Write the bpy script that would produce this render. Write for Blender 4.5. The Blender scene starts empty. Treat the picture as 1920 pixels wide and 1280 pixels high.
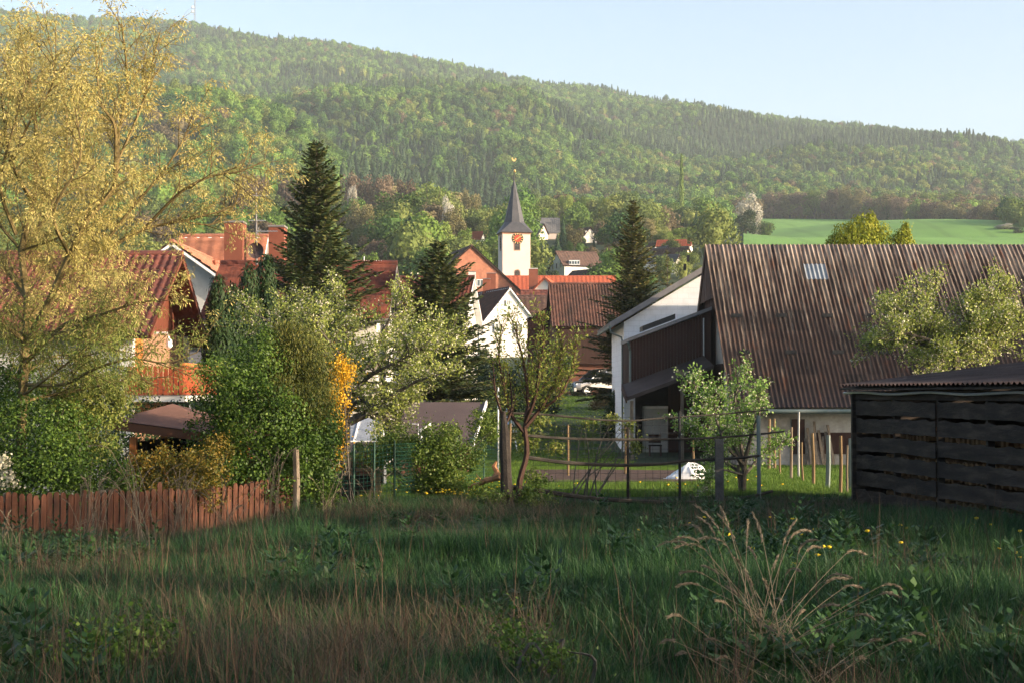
import bpy, math, random
import numpy as np
from mathutils import Vector, Matrix
PI = math.pi
random.seed(7)
RG = np.random.default_rng(11)
sc = bpy.context.scene
COL = sc.collection

# ------------------------------------------------------------------ camera, sky, sun, exposure
FPX = 3000.0                      # focal length in pixels of the 1920 px wide photograph
PITCH = math.atan(95.0 / FPX)
cam_d = bpy.data.cameras.new("camera"); cam = bpy.data.objects.new("camera", cam_d); COL.objects.link(cam)
cam_d.sensor_width = 36.0; cam_d.lens = 36.0 * FPX / 1920.0
cam_d.clip_start = 0.1; cam_d.clip_end = 12000
cam.location = (0, 0, 0); cam.rotation_euler = (PI / 2 + PITCH, 0, 0)
cam_d.dof.use_dof = True; cam_d.dof.focus_distance = 62.0; cam_d.dof.aperture_fstop = 13
sc.camera = cam

SUN_EL = math.radians(14.0)
SUN_AZ = math.atan2(0.945, -0.327)          # direction to the sun: x = sin(az), y = cos(az); right and a little behind
TO_SUN = Vector((math.sin(SUN_AZ) * math.cos(SUN_EL), math.cos(SUN_AZ) * math.cos(SUN_EL), math.sin(SUN_EL)))
w = bpy.data.worlds.new("World"); sc.world = w; w.use_nodes = True
wn = w.node_tree.nodes; wl = w.node_tree.links
bg = wn.get("Background") or wn.new("ShaderNodeBackground")
sky = wn.new("ShaderNodeTexSky"); sky.sky_type = 'NISHITA'; sky.sun_disc = False
sky.sun_elevation = SUN_EL; sky.sun_rotation = SUN_AZ
sky.altitude = 200; sky.air_density = 0.85; sky.dust_density = 3.5; sky.ozone_density = 0.8
wl.new(sky.outputs[0], bg.inputs[0]); bg.inputs[1].default_value = 0.15
sl = bpy.data.lights.new("sun", 'SUN'); sun = bpy.data.objects.new("sun", sl); COL.objects.link(sun)
sl.energy = 4.0; sl.angle = math.radians(0.53); sl.color = (1.0, 0.80, 0.59)
sun.location = (60, -30, 40)
sun.rotation_euler = TO_SUN.to_track_quat('Z', 'Y').to_euler()
sc.view_settings.view_transform = 'Standard'; sc.view_settings.look = 'None'
sc.view_settings.gamma = 1.0; sc.view_settings.exposure = 1.32
try: sc.view_settings.use_curve_mapping = False
except Exception: pass
sc.render.engine = 'CYCLES'
cy = sc.cycles
cy.use_denoising = True
cy.max_bounces = 6; cy.diffuse_bounces = 3; cy.glossy_bounces = 2; cy.transmission_bounces = 4
cy.transparent_max_bounces = 8; cy.volume_bounces = 0
cy.use_adaptive_sampling = True; cy.adaptive_threshold = 0.02
cy.sample_clamp_indirect = 6.0
cy.caustics_reflective = False; cy.caustics_refractive = False

# ------------------------------------------------------------------ helpers
FWD = np.array([0, math.cos(PITCH), math.sin(PITCH)]); UP = np.array([0, -math.sin(PITCH), math.cos(PITCH)])
def P(px, py, Z):
    """the point at distance Z (metres along y) that stands at this pixel of the 1920x1280 photograph"""
    d = FWD + UP * ((640 - py) / FPX); d = d + np.array([(px - 960) / FPX, 0, 0])
    d = d * (Z / d[1])
    return Vector((float(d[0]), float(d[1]), float(d[2])))
def PX(px, Z): return (px - 960) / FPX * Z
ORI = {}
def props(o, label=None, cat=None, group=None, kind=None):
    if label: o['label'] = label
    if cat: o['category'] = cat
    if group: o['group'] = group
    if kind: o['kind'] = kind
    return o
def thing(name, label, cat, loc, group=None, rz=0.0):
    o = bpy.data.objects.new(name, None); COL.objects.link(o); o.location = loc
    o.empty_display_size = 0.3
    o.rotation_euler = (0, 0, rz); ORI[o.name] = Vector(loc)
    return props(o, label, cat, group)
def origin_of(parent, local):
    return Vector((0, 0, 0)) if (parent is None or local) else ORI[parent.name]
def link_mesh(name, me, mat, parent, og):
    if mat: me.materials.append(mat)
    o = bpy.data.objects.new(name, me); COL.objects.link(o)
    if parent: o.parent = parent
    ORI[o.name] = og
    return o
class MB:
    def __init__(s): s.v = []; s.f = []; s.sm = False
    def add(s, vs, fs):
        n = len(s.v); s.v += [tuple(p) for p in vs]; s.f += [tuple(n + i for i in f) for f in fs]; return s
    def box(s, c, size, rz=0.0, M=None):
        cx, cy_, cz = c; a, b, h = size[0] / 2, size[1] / 2, size[2] / 2
        vs = [Vector((x * a, y * b, z * h)) for z in (-1, 1) for y in (-1, 1) for x in (-1, 1)]
        R = M if M is not None else Matrix.Rotation(rz, 3, 'Z')
        vs = [R @ p + Vector(c) for p in vs]
        return s.add(vs, [(0, 2, 3, 1), (4, 5, 7, 6), (0, 1, 5, 4), (2, 6, 7, 3), (0, 4, 6, 2), (1, 3, 7, 5)])
    def beam(s, a, b, wd, th, up=(0, 0, 1)):
        """rectangular bar from a to b"""
        a = Vector(a); b = Vector(b); d = b - a; L = d.length; d.normalize()
        u = Vector(up); side = d.cross(u)
        if side.length < 1e-4: side = d.cross(Vector((0, 1, 0)))
        side.normalize(); u = side.cross(d).normalized()
        vs = []
        for t in (a, b):
            for q in ((-1, -1), (1, -1), (1, 1), (-1, 1)):
                vs.append(t + side * (q[0] * wd / 2) + u * (q[1] * th / 2))
        return s.add(vs, [(0, 3, 2, 1), (4, 5, 6, 7), (0, 1, 5, 4), (1, 2, 6, 5), (2, 3, 7, 6), (3, 0, 4, 7)])
    def tube(s, pts, rads, n=6, cap=True):
        pts = [Vector(p) for p in pts]; m = len(pts)
        if not hasattr(rads, '__len__'): rads = [rads] * m
        base = len(s.v); ref = None
        for i, p in enumerate(pts):
            t = (pts[min(i + 1, m - 1)] - pts[max(i - 1, 0)])
            if t.length < 1e-9: t = Vector((0, 0, 1))
            t.normalize()
            if ref is None: ref = t.orthogonal().normalized()
            ref = (ref - t * ref.dot(t)); ref = ref.normalized() if ref.length > 1e-6 else t.orthogonal().normalized()
            bn = t.cross(ref)
            for k in range(n):
                a = 2 * PI * k / n
                s.v.append(tuple(p + ref * (math.cos(a) * rads[i]) + bn * (math.sin(a) * rads[i])))
        for i in range(m - 1):
            for k in range(n):
                a = base + i * n + k; b = base + i * n + (k + 1) % n
                s.f.append((a, b, b + n, a + n))
        if cap:
            s.f.append(tuple(base + k for k in range(n))[::-1]); s.f.append(tuple(base + (m - 1) * n + k for k in range(n)))
        return s
    def slab(s, poly, off):
        """prism: polygon (list of 3D points) swept by the vector off"""
        n = len(poly); off = Vector(off); poly = [Vector(p) for p in poly]
        vs = poly + [p + off for p in poly]
        fs = [tuple(range(n))[::-1], tuple(range(n, 2 * n))] + [(i, (i + 1) % n, n + (i + 1) % n, n + i) for i in range(n)]
        return s.add(vs, fs)
    def lathe(s, c, prof, n=16, axis='Z'):
        base = len(s.v); m = len(prof)
        for (r, z) in prof:
            for k in range(n):
                a = 2 * PI * k / n; x = r * math.cos(a); y = r * math.sin(a)
                p = (x, y, z) if axis == 'Z' else ((x, z, y) if axis == 'Y' else (z, x, y))
                s.v.append((c[0] + p[0], c[1] + p[1], c[2] + p[2]))
        for i in range(m - 1):
            for k in range(n):
                a = base + i * n + k; b = base + i * n + (k + 1) % n
                s.f.append((a, b, b + n, a + n))
        s.f.append(tuple(base + k for k in range(n))[::-1]); s.f.append(tuple(base + (m - 1) * n + k for k in range(n)))
        return s
    def build(s, name, mat, parent=None, local=False, smooth=False, recenter=True):
        v = np.array(s.v, dtype=float)
        if parent is None and recenter and not local:
            og = Vector(((v[:, 0].min() + v[:, 0].max()) / 2, (v[:, 1].min() + v[:, 1].max()) / 2, v[:, 2].min()))
        else: og = origin_of(parent, local)
        v = v - np.array(og)
        me = bpy.data.meshes.new(name); me.from_pydata(v.tolist(), [], s.f); me.update()
        if smooth: me.polygons.foreach_set('use_smooth', [True] * len(me.polygons))
        o = link_mesh(name, me, mat, parent, og)
        if parent is None: o.location = og
        return o
def np_mesh(name, V, F, smooth=False):
    """mesh from arrays: V (n,3), F (m,4) quads"""
    me = bpy.data.meshes.new(name); V = np.ascontiguousarray(V, dtype=np.float32); F = np.ascontiguousarray(F, dtype=np.int32)
    me.vertices.add(len(V)); me.vertices.foreach_set('co', V.ravel())
    k = F.shape[1]
    me.loops.add(F.size); me.loops.foreach_set('vertex_index', F.ravel())
    me.polygons.add(len(F)); me.polygons.foreach_set('loop_start', np.arange(0, F.size, k, dtype=np.int32))
    me.polygons.foreach_set('loop_total', np.full(len(F), k, dtype=np.int32))
    if smooth: me.polygons.foreach_set('use_smooth', np.ones(len(F), dtype=bool))
    me.update(calc_edges=True); me.validate()
    return me
def np_obj(name, V, F, mat, parent=None, local=False, smooth=False):
    V = np.asarray(V, dtype=float)
    if parent is None and not local: og = Vector((float(V[:, 0].mean()), float(V[:, 1].mean()), float(V[:, 2].min())))
    else: og = origin_of(parent, local)
    o = link_mesh(name, np_mesh(name, V - np.array(og), F, smooth), mat, parent, og)
    if parent is None: o.location = og
    return o
def copy_tree(o, parent=None):
    c = o.copy(); COL.objects.link(c)
    if parent is not None: c.parent = parent
    for ch in list(o.children): copy_tree(ch, c)
    return c

# ------------------------------------------------------------------ materials
def nodes_of(m):
    m.use_nodes = True; nt = m.node_tree
    return nt, nt.nodes, nt.links, nt.nodes.get('Principled BSDF')
def ramp(nt, fac, cols, lo=0.3, hi=0.7):
    r = nt.nodes.new('ShaderNodeValToRGB'); e = r.color_ramp.elements
    while len(e) < len(cols): e.new(0.5)
    for i, c in enumerate(cols):
        e[i].position = lo + (hi - lo) * i / max(1, len(cols) - 1); e[i].color = (*c, 1)
    nt.links.new(fac, r.inputs[0]); return r.outputs[0]
def coords(nt, scale=(1, 1, 1), kind='Object'):
    tc = nt.nodes.new('ShaderNodeTexCoord'); mp = nt.nodes.new('ShaderNodeMapping'); mp.inputs['Scale'].default_value = scale
    nt.links.new(tc.outputs[kind], mp.inputs[0]); return mp.outputs[0]
def noise(nt, vec, scale, detail=4, rough=0.6):
    n = nt.nodes.new('ShaderNodeTexNoise'); n.inputs['Scale'].default_value = scale; n.inputs['Detail'].default_value = detail
    n.inputs['Roughness'].default_value = rough; nt.links.new(vec, n.inputs['Vector']); return n.outputs['Fac']
def mixc(nt, fac, a, b, mode='MIX'):
    m = nt.nodes.new('ShaderNodeMix'); m.data_type = 'RGBA'; m.blend_type = mode
    if isinstance(fac, (int, float)): m.inputs[0].default_value = fac
    else: nt.links.new(fac, m.inputs[0])
    for s_, v in ((6, a), (7, b)):
        if isinstance(v, tuple): m.inputs[s_].default_value = (*v, 1)
        else: nt.links.new(v, m.inputs[s_])
    return m.outputs[2]
def mat(name, cols, scale=3.0, rough=0.85, bump=0.0, bscale=None, sc3=(1, 1, 1), lo=0.32, hi=0.68, metallic=0.0, spec=0.3, fine=0.0):
    m = bpy.data.materials.new(name); nt, N, L, B = nodes_of(m)
    v = coords(nt, sc3); f = noise(nt, v, scale, 5)
    c = ramp(nt, f, cols, lo, hi)
    if fine:
        f2 = noise(nt, v, scale * 9, 3)
        c = mixc(nt, fine, c, ramp(nt, f2, [(0.25, 0.25, 0.25), (1, 1, 1)]), 'MULTIPLY')
    L.new(c, B.inputs['Base Color']); B.inputs['Roughness'].default_value = rough; B.inputs['Metallic'].default_value = metallic
    B.inputs['Specular IOR Level'].default_value = spec
    if bump:
        b = N.new('ShaderNodeBump'); b.inputs['Strength'].default_value = bump; b.inputs['Distance'].default_value = 0.02
        f3 = noise(nt, v, bscale or scale * 6, 4); L.new(f3, b.inputs['Height']); L.new(b.outputs[0], B.inputs['Normal'])
    return m
def leafmat(name, cols, trans=0.35, rough=0.55, nscale=0.7, inst=False, spec=0.25):
    """leaves: every leaf its own tint, clumps of lighter and darker growth, some light shining through"""
    m = bpy.data.materials.new(name); nt, N, L, B = nodes_of(m)
    g = N.new('ShaderNodeNewGeometry'); v = coords(nt); f = noise(nt, v, nscale, 3)
    mm = N.new('ShaderNodeMath'); mm.operation = 'MULTIPLY_ADD'; L.new(g.outputs['Random Per Island'], mm.inputs[0]); mm.inputs[1].default_value = 0.5
    m2 = N.new('ShaderNodeMath'); m2.operation = 'MULTIPLY'; L.new(f, m2.inputs[0]); m2.inputs[1].default_value = 0.5; L.new(m2.outputs[0], mm.inputs[2])
    src = mm.outputs[0]
    if inst:
        oi = N.new('ShaderNodeObjectInfo'); m3 = N.new('ShaderNodeMath'); m3.operation = 'MULTIPLY_ADD'
        L.new(oi.outputs['Random'], m3.inputs[0]); m3.inputs[1].default_value = 0.55
        m4 = N.new('ShaderNodeMath'); m4.operation = 'MULTIPLY_ADD'; L.new(src, m4.inputs[0]); m4.inputs[1].default_value = 0.45; m4.inputs[2].default_value = 0.0
        L.new(m4.outputs[0], m3.inputs[2]); src = m3.outputs[0]
        sn = N.new('ShaderNodeTexNoise'); sn.inputs['Scale'].default_value = 0.011; sn.inputs['Detail'].default_value = 3; L.new(oi.outputs['Location'], sn.inputs['Vector'])
        m5 = N.new('ShaderNodeMath'); m5.operation = 'MULTIPLY_ADD'; L.new(sn.outputs['Fac'], m5.inputs[0]); m5.inputs[1].default_value = 1.4; m5.inputs[2].default_value = -0.70
        m6 = N.new('ShaderNodeMath'); m6.operation = 'ADD'; L.new(src, m6.inputs[0]); L.new(m5.outputs[0], m6.inputs[1]); src = m6.outputs[0]
    c = ramp(nt, src, cols, 0.15, 0.85)
    L.new(c, B.inputs['Base Color']); B.inputs['Roughness'].default_value = rough; B.inputs['Specular IOR Level'].default_value = spec
    t = N.new('ShaderNodeBsdfTranslucent'); L.new(c, t.inputs[0]); mx = N.new('ShaderNodeMixShader'); mx.inputs[0].default_value = trans
    L.new(B.outputs[0], mx.inputs[1]); L.new(t.outputs[0], mx.inputs[2])
    L.new(mx.outputs[0], N.get('Material Output').inputs[0])
    return m
# ------------------------------------------------------------------ terrain
BASE = np.array([(-200, -0.9), (-60, -1.5), (0, -1.72), (10, -1.78), (20, -1.92), (30, -2.1), (50, -2.45), (62, -2.85), (76, -2.7), (90, -1.5), (104, -0.35), (112, -0.15), (130, 0.9),
                 (170, 4), (240, 9), (300, 19), (350, 28), (450, 43), (600, 57), (700, 66), (820, 86), (950, 103), (1300, 140), (1800, 170), (2600, 200), (4000, 200)], dtype=float)
CR1 = np.array([(-600, -60), (0, 22), (60, 27), (130, 36), (300, 42), (360, 48), (430, 62), (500, 76), (560, 76), (640, 86), (720, 102), (780, 113), (860, 126), (950, 148), (1040, 163),
                (1130, 169), (1200, 186), (1300, 198), (1400, 218), (1500, 233), (1600, 244), (1700, 253), (1800, 260), (1920, 271), (2400, 330)], dtype=float)
CR2 = np.array([(-600, 150), (0, 150), (200, 190), (300, 212), (400, 208), (520, 185), (640, 165), (760, 160), (880, 163), (980, 178), (1060, 212), (1130, 250), (1200, 280), (1300, 320), (1400, 350), (1500, 368),
                (1600, 385), (1700, 402), (1920, 420), (2400, 450)], dtype=float)
CR3 = np.array([(-600, 150), (0, 160), (200, 172), (300, 178), (400, 182), (460, 200), (520, 224), (600, 272), (660, 308), (730, 332), (800, 352), (900, 386), (960, 404), (1050, 430), (1200, 470), (1920, 520), (2400, 560)], dtype=float)
HILLS = [(CR1, 1250.0, 2450.0), (CR2, 880.0, 1650.0), (CR3, 520.0, 980.0)]
def vnoise(X, Y, s, seed=0):
    """smooth value noise"""
    X = np.asarray(X, float) / s + seed * 17.3; Y = np.asarray(Y, float) / s + seed * 9.1
    xi = np.floor(X); yi = np.floor(Y); fx = X - xi; fy = Y - yi; fx = fx * fx * (3 - 2 * fx); fy = fy * fy * (3 - 2 * fy)
    h = lambda a, b: np.modf(np.abs(np.sin(a * 127.1 + b * 311.7 + seed) * 43758.5453))[0]
    return (h(xi, yi) * (1 - fx) + h(xi + 1, yi) * fx) * (1 - fy) + (h(xi, yi + 1) * (1 - fx) + h(xi + 1, yi + 1) * fx) * fy
def height(X, Z):
    X = np.asarray(X, float); Z = np.asarray(Z, float)
    b = np.interp(Z, BASE[:, 0], BASE[:, 1])
    px = 960 + FPX * X / np.maximum(Z, 60)
    out = b + 0.0
    for k, (cr, z0, D) in enumerate(HILLS):
        wob = (vnoise(px, Z * 0 + k, 140, k + 3) - 0.5)
        Dk = D * (1 + 0.10 * wob)
        py = np.interp(px, cr[:, 0], cr[:, 1]); e = (735 - py) / FPX
        Hc = e * Dk
        t = np.clip((Z - z0) / (Dk - z0), 0, 1)
        b0 = np.interp(z0, BASE[:, 0], BASE[:, 1])
        h = b0 + (Hc - b0) * t * (1.12 - 0.12 * t)
        h = h + ((vnoise(X, Z, 210, 5 + k) - 0.5) * 120 + (vnoise(X, Z, 80, 15 + k) - 0.5) * 42) * t * (1 - t) * 2
        h = np.where(Z > Dk, Hc - (Z - Dk) * 0.34, h)
        out = np.where(Z > z0, np.maximum(out, h), out)
    # gentle unevenness near by
    near = np.clip((60 - Z) / 40, 0, 1)
    out = out + near * ((vnoise(X, Z, 3.1, 1) - 0.5) * 0.16 + (vnoise(X, Z, 1.1, 2) - 0.5) * 0.05)
    out = out - 0.38 * np.clip((-X - 2.2) / 3, 0, 1) * np.clip((Z - 14) / 8, 0, 1) * np.clip((60 - Z) / 20, 0, 1)
    return out
def hz(x, y): return float(height(np.array([x]), np.array([y]))[0])
def G(px, Z, dz=0.0):
    """ground point in the direction of photo column px at distance Z"""
    x = PX(px, Z); return Vector((x, Z, hz(x, Z) + dz))
uu = np.concatenate([np.linspace(-1.15, -0.42, 40)[:-1], np.linspace(-0.42, 0.42, 190), np.linspace(0.42, 1.15, 40)[1:]])
def sheet(name, zs, m, lift=0.0):
    ZZ, UU = np.meshgrid(zs, uu, indexing='ij'); XX = UU * (np.maximum(ZZ, 0) + 45)
    V = np.stack([XX, ZZ, height(XX, ZZ) + lift], -1).reshape(-1, 3); nr, nc = ZZ.shape
    i = np.arange(nr - 1)[:, None] * nc + np.arange(nc - 1)[None, :]; i = i.ravel()
    F = np.stack([i, i + 1, i + nc + 1, i + nc], -1)
    o = link_mesh(name, np_mesh(name, V, F, True), m, None, Vector((0, 0, 0)))
    return props(o, kind='structure')
M_ground = mat('meadow_earth', [(0.012, 0.030, 0.010), (0.022, 0.050, 0.014), (0.035, 0.05, 0.02)], 0.9, 0.95, fine=0.5)
M_hill = mat('hill_ground', [(0.016, 0.032, 0.010), (0.03, 0.055, 0.016)], 0.02, 0.95)
sheet('ground', np.concatenate([np.linspace(-120, 0, 20)[:-1], np.linspace(0, 70, 150)[:-1], np.linspace(70, 330, 110)]), M_ground)
sheet('hills', np.concatenate([np.linspace(330, 1000, 90)[:-1], np.linspace(1000, 3600, 190)]), M_hill)

# the bright young field on the right and a strip of meadow on the left, draped on the slope
M_field = mat('young_corn_field', [(0.12, 0.26, 0.045), (0.16, 0.32, 0.06), (0.14, 0.27, 0.06)], 0.012, 0.9, sc3=(1, 3, 1))
nt, N, L, B = nodes_of(M_field); c0 = B.inputs['Base Color'].links[0].from_socket
wv = N.new('ShaderNodeTexWave'); wv.wave_type = 'BANDS'; wv.bands_direction = 'X'; wv.inputs['Scale'].default_value = 0.02; wv.inputs['Distortion'].default_value = 1.5; wv.inputs['Detail'].default_value = 2
L.new(coords(nt, (1.0, 0.25, 1)), wv.inputs['Vector']); f_ = noise(nt, coords(nt, (1, .4, 1)), 0.02, 5)
c1 = mixc(nt, 0.6, c0, ramp(nt, f_, [(0.62, 0.66, 0.55), (1.0, 1.0, 1.0)], 0.35, 0.62), 'MULTIPLY'); c1 = mixc(nt, 0.35, c1, ramp(nt, wv.outputs['Fac'], [(0.6, 0.6, 0.5), (1, 1, 1)], 0.02, 0.16), 'MULTIPLY'); L.new(c1, B.inputs['Base Color'])
def patch(name, fn, nx, nz, m, lift, label=None):
    """sheet over the unit square, fn(s,t) -> (x, y)"""
    S, T = np.meshgrid(np.linspace(0, 1, nx), np.linspace(0, 1, nz)); X, Y = fn(S, T)
    V = np.stack([X, Y, height(X, Y) + lift], -1).reshape(-1, 3)
    i = (np.arange(nz - 1)[:, None] * nx + np.arange(nx - 1)[None, :]).ravel(); F = np.stack([i, i + 1, i + nx + 1, i + nx], -1)
    return props(link_mesh(name, np_mesh(name, V, F, True), m, None, Vector((0, 0, 0))), kind='structure')
def fieldfn(S, T):
    px = 1395 + S * 700; Z0 = 300 + 0 * S
    Z1 = np.interp(px, [1395, 1430, 1500, 1600, 1700, 1800, 1875], [800, 930, 925, 900, 850, 790, 740])
    Z = Z0 + (Z1 - Z0) * T; return PX(px, Z) if False else (px - 960) / FPX * Z, Z
patch('crop_field', fieldfn, 60, 40, M_field, 0.5)
patch('meadow', lambda S, T: ((400 + S * 85 - 960) / FPX * (560 + 30 * T), 560 + 30 * T), 20, 12, M_field, 0.5)
M_fallow = mat('fallow_slope', [(0.14, 0.13, 0.07), (0.12, 0.19, 0.05)], 0.05, 0.9)
patch('vineyard_slope', lambda S, T: ((868 + S * 80 - 960) / FPX * (640 + 40 * T), 640 + 40 * T), 16, 12, M_fallow, 0.7)

# ------------------------------------------------------------------ instancing of uncountable growth (far woods, grass)
def quads(C, A, Bv):
    """diamond leaves: centres C, half length vectors A, half width vectors B"""
    n = len(C); V = np.stack([C - A, C + Bv, C + A, C - Bv], 1).reshape(-1, 3)
    return V, np.arange(n * 4).reshape(n, 4)
def unit(v): return v / np.maximum(np.linalg.norm(v, axis=-1, keepdims=True), 1e-9)
def leaf_quads(C, Nrm, L, Wd, rg, axis=None, jit=0.6):
    """leaves at C facing roughly Nrm"""
    n = len(C); Nn = unit(Nrm + rg.normal(0, jit, (n, 3)))
    A = unit(np.cross(Nn, unit(rg.normal(0, 1, (n, 3))))) if axis is None else unit(axis - Nn * (axis * Nn).sum(-1, keepdims=True))
    B_ = np.cross(Nn, A); L = np.asarray(L) * np.ones(n); Wd = np.asarray(Wd) * np.ones(n)
    return quads(C, A * (L / 2)[:, None], B_ * (Wd / 2)[:, None])
def lobes(rg, lob, n, depth=0.35):
    """n points in the outer shell of a set of ellipsoid lobes, with outward normals"""
    lob = np.array(lob, float); wgt = (lob[:, 3] * lob[:, 5]) ** 1.0; k = rg.choice(len(lob), n, p=wgt / wgt.sum())
    d = unit(rg.normal(0, 1, (n, 3))); r = 1 - depth * rg.random(n) ** 1.5
    return lob[k, :3] + d * lob[k, 3:6] * r[:, None], d
def merge(parts):
    Vs, Fs, o = [], [], 0
    for V, F in parts: Vs.append(V); Fs.append(F + o); o += len(V)
    return np.concatenate(Vs), np.concatenate(Fs)
def proto_collection(name, items):
    c = bpy.data.collections.new(name)
    for i, (V, F, m, sm) in enumerate(items):
        me = np_mesh('%s_%02d' % (name, i), V, F, sm); me.materials.append(m)
        c.objects.link(bpy.data.objects.new('%s_%02d' % (name, i), me))
    return c
def scatter(name, label, cat, coll, Pts, scl, rot, idx, tilt=None):
    me = bpy.data.meshes.new(name); n = len(Pts); me.vertices.add(n); me.vertices.foreach_set('co', np.ascontiguousarray(Pts, dtype=np.float32).ravel())
    for nm, ty, dat in (('sc', 'FLOAT_VECTOR', scl), ('ro', 'FLOAT_VECTOR', rot)):
        a = me.attributes.new(nm, ty, 'POINT'); a.data.foreach_set('vector', np.ascontiguousarray(dat, dtype=np.float32).ravel())
    a = me.attributes.new('ix', 'INT', 'POINT'); a.data.foreach_set('value', np.ascontiguousarray(idx, dtype=np.int32))
    o = bpy.data.objects.new(name, me); COL.objects.link(o); props(o, label, cat, kind='stuff')
    ng = bpy.data.node_groups.new(name + '_scatter', 'GeometryNodeTree')
    ng.interface.new_socket('Geometry', in_out='INPUT', socket_type='NodeSocketGeometry'); ng.interface.new_socket('Geometry', in_out='OUTPUT', socket_type='NodeSocketGeometry')
    N = ng.nodes; L = ng.links; gi = N.new('NodeGroupInput'); go = N.new('NodeGroupOutput'); ip = N.new('GeometryNodeInstanceOnPoints')
    mp = N.new('GeometryNodeMeshToPoints'); L.new(gi.outputs[0], mp.inputs[0]); L.new(mp.outputs[0], ip.inputs['Points'])
    ci = N.new('GeometryNodeCollectionInfo'); ci.inputs['Collection'].default_value = coll
    ci.inputs['Separate Children'].default_value = True; ci.inputs['Reset Children'].default_value = True
    L.new(ci.outputs[0], ip.inputs['Instance']); ip.inputs['Pick Instance'].default_value = True
    def at(nm, ty):
        q = N.new('GeometryNodeInputNamedAttribute'); q.data_type = ty; q.inputs[0].default_value = nm; return q.outputs[0]
    L.new(at('ix', 'INT'), ip.inputs['Instance Index']); L.new(at('sc', 'FLOAT_VECTOR'), ip.inputs['Scale'])
    e = N.new('FunctionNodeEulerToRotation'); L.new(at('ro', 'FLOAT_VECTOR'), e.inputs[0]); L.new(e.outputs[0], ip.inputs['Rotation'])
    L.new(ip.outputs[0], go.inputs[0])
    md = o.modifiers.new('scatter', 'NODES'); md.node_group = ng
    return o

# far crowns: leafy lumps about 10 m across, several shapes in each kind of wood
def far_crown(rg, m, kind, fine=1.0):
    if kind == 'fir':
        n = 260; h = rg.random(n) ** 1.3; r = (1 - h) * 2.6 + 0.15; a = rg.random(n) * 2 * PI; tier = np.modf(h * 9)[0]
        r = r * (0.72 + 0.35 * (1 - tier)); C = np.stack([np.cos(a) * r, np.sin(a) * r, 1.0 + h * 10.5], -1)
        Nm = np.stack([np.cos(a), np.sin(a), 0.55 + 0 * a], -1); V, F = leaf_quads(C, Nm, 1.5, 1.0, rg, jit=0.25)
        core = MB().lathe((0, 0, 0), [(2.0, 0.5), (1.9, 3), (0.1, 10.5)], 7)
    else:
        k = 11; lob = []
        for i in range(k):
            a = rg.random() * 2 * PI; r = rg.random() ** 0.5 * 3.9
            s = rg.uniform(1.7, 2.7); lob.append((math.cos(a) * r, math.sin(a) * r, rg.uniform(5.5, 8.6) - r * 0.75, s, s, s * rg.uniform(0.8, 1.25)))
        lob.append((0, 0, 6.2, 3.2, 3.2, 3.2))
        C, Nm = lobes(rg, lob, int(420 * fine ** 2), 0.25 + 0.12 * (fine > 1)); V, F = leaf_quads(C, Nm, 1.35 / fine, 1.0 / fine, rg, jit=0.45)
        core = MB().lathe((0, 0, 0), [(1.2, 0.2), (2.3, 4), (2.6, 6), (1.6, 8)], 7)
    cv = np.array(core.v); cf = [f for f in core.f if len(f) == 4]
    return merge([(V, F), (cv, np.array(cf))]) + (m, False)
LM = {
 'beech': leafmat('beech_leaves_far', [(0.026, 0.078, 0.018), (0.085, 0.185, 0.028), (0.19, 0.31, 0.05)], 0.25, 0.7, 0.2, True),
 'fir': leafmat('fir_needles_far', [(0.018, 0.045, 0.02), (0.04, 0.085, 0.032), (0.085, 0.14, 0.045)], 0.1, 0.7, 0.2, True),
 'brown': leafmat('bare_twigs_far', [(0.11, 0.088, 0.045), (0.17, 0.13, 0.065), (0.21, 0.18, 0.08)], 0.2, 0.8, 0.2, True),
 'olive': leafmat('opening_leaves_far', [(0.065, 0.11, 0.024), (0.15, 0.21, 0.04), (0.26, 0.29, 0.07)], 0.25, 0.7, 0.2, True)}
items = []
rgf = np.random.default_rng(5)
for kd in ('beech', 'fir', 'brown', 'olive'):
    for j in range(5 if kd != 'brown' else 3): items.append(far_crown(rgf, LM[kd], kd))
START = {'beech': (0, 5), 'fir': (5, 5), 'brown': (10, 3), 'olive': (13, 5)}
FC = proto_collection('far_crown', items)
VM = {'beech': leafmat('valley_leaves', [(0.032, 0.085, 0.018), (0.095, 0.18, 0.03), (0.19, 0.28, 0.045)], 0.25, 0.7, 0.2, True), 'fir': LM['fir'], 'brown': leafmat('valley_twigs', [(0.075, 0.058, 0.035), (0.12, 0.09, 0.05), (0.16, 0.13, 0.07)], 0.2, 0.8, 0.2, True), 'olive': leafmat('valley_olive', [(0.055, 0.085, 0.02), (0.12, 0.165, 0.035), (0.21, 0.24, 0.06)], 0.25, 0.7, 0.2, True)}
items = []
for kd in ('beech', 'fir', 'brown', 'olive'):
    for j in range(5 if kd != 'brown' else 3): items.append(far_crown(rgf, VM[kd], kd, 2.2))
FV = proto_collection('valley_crown', items)
items = []
for kd in ('beech', 'fir', 'brown', 'olive'):
    for j in range(5 if kd != 'brown' else 3): items.append(far_crown(rgf, LM[kd], kd, 1.6))
FN = proto_collection('near_crown', items)
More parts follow.
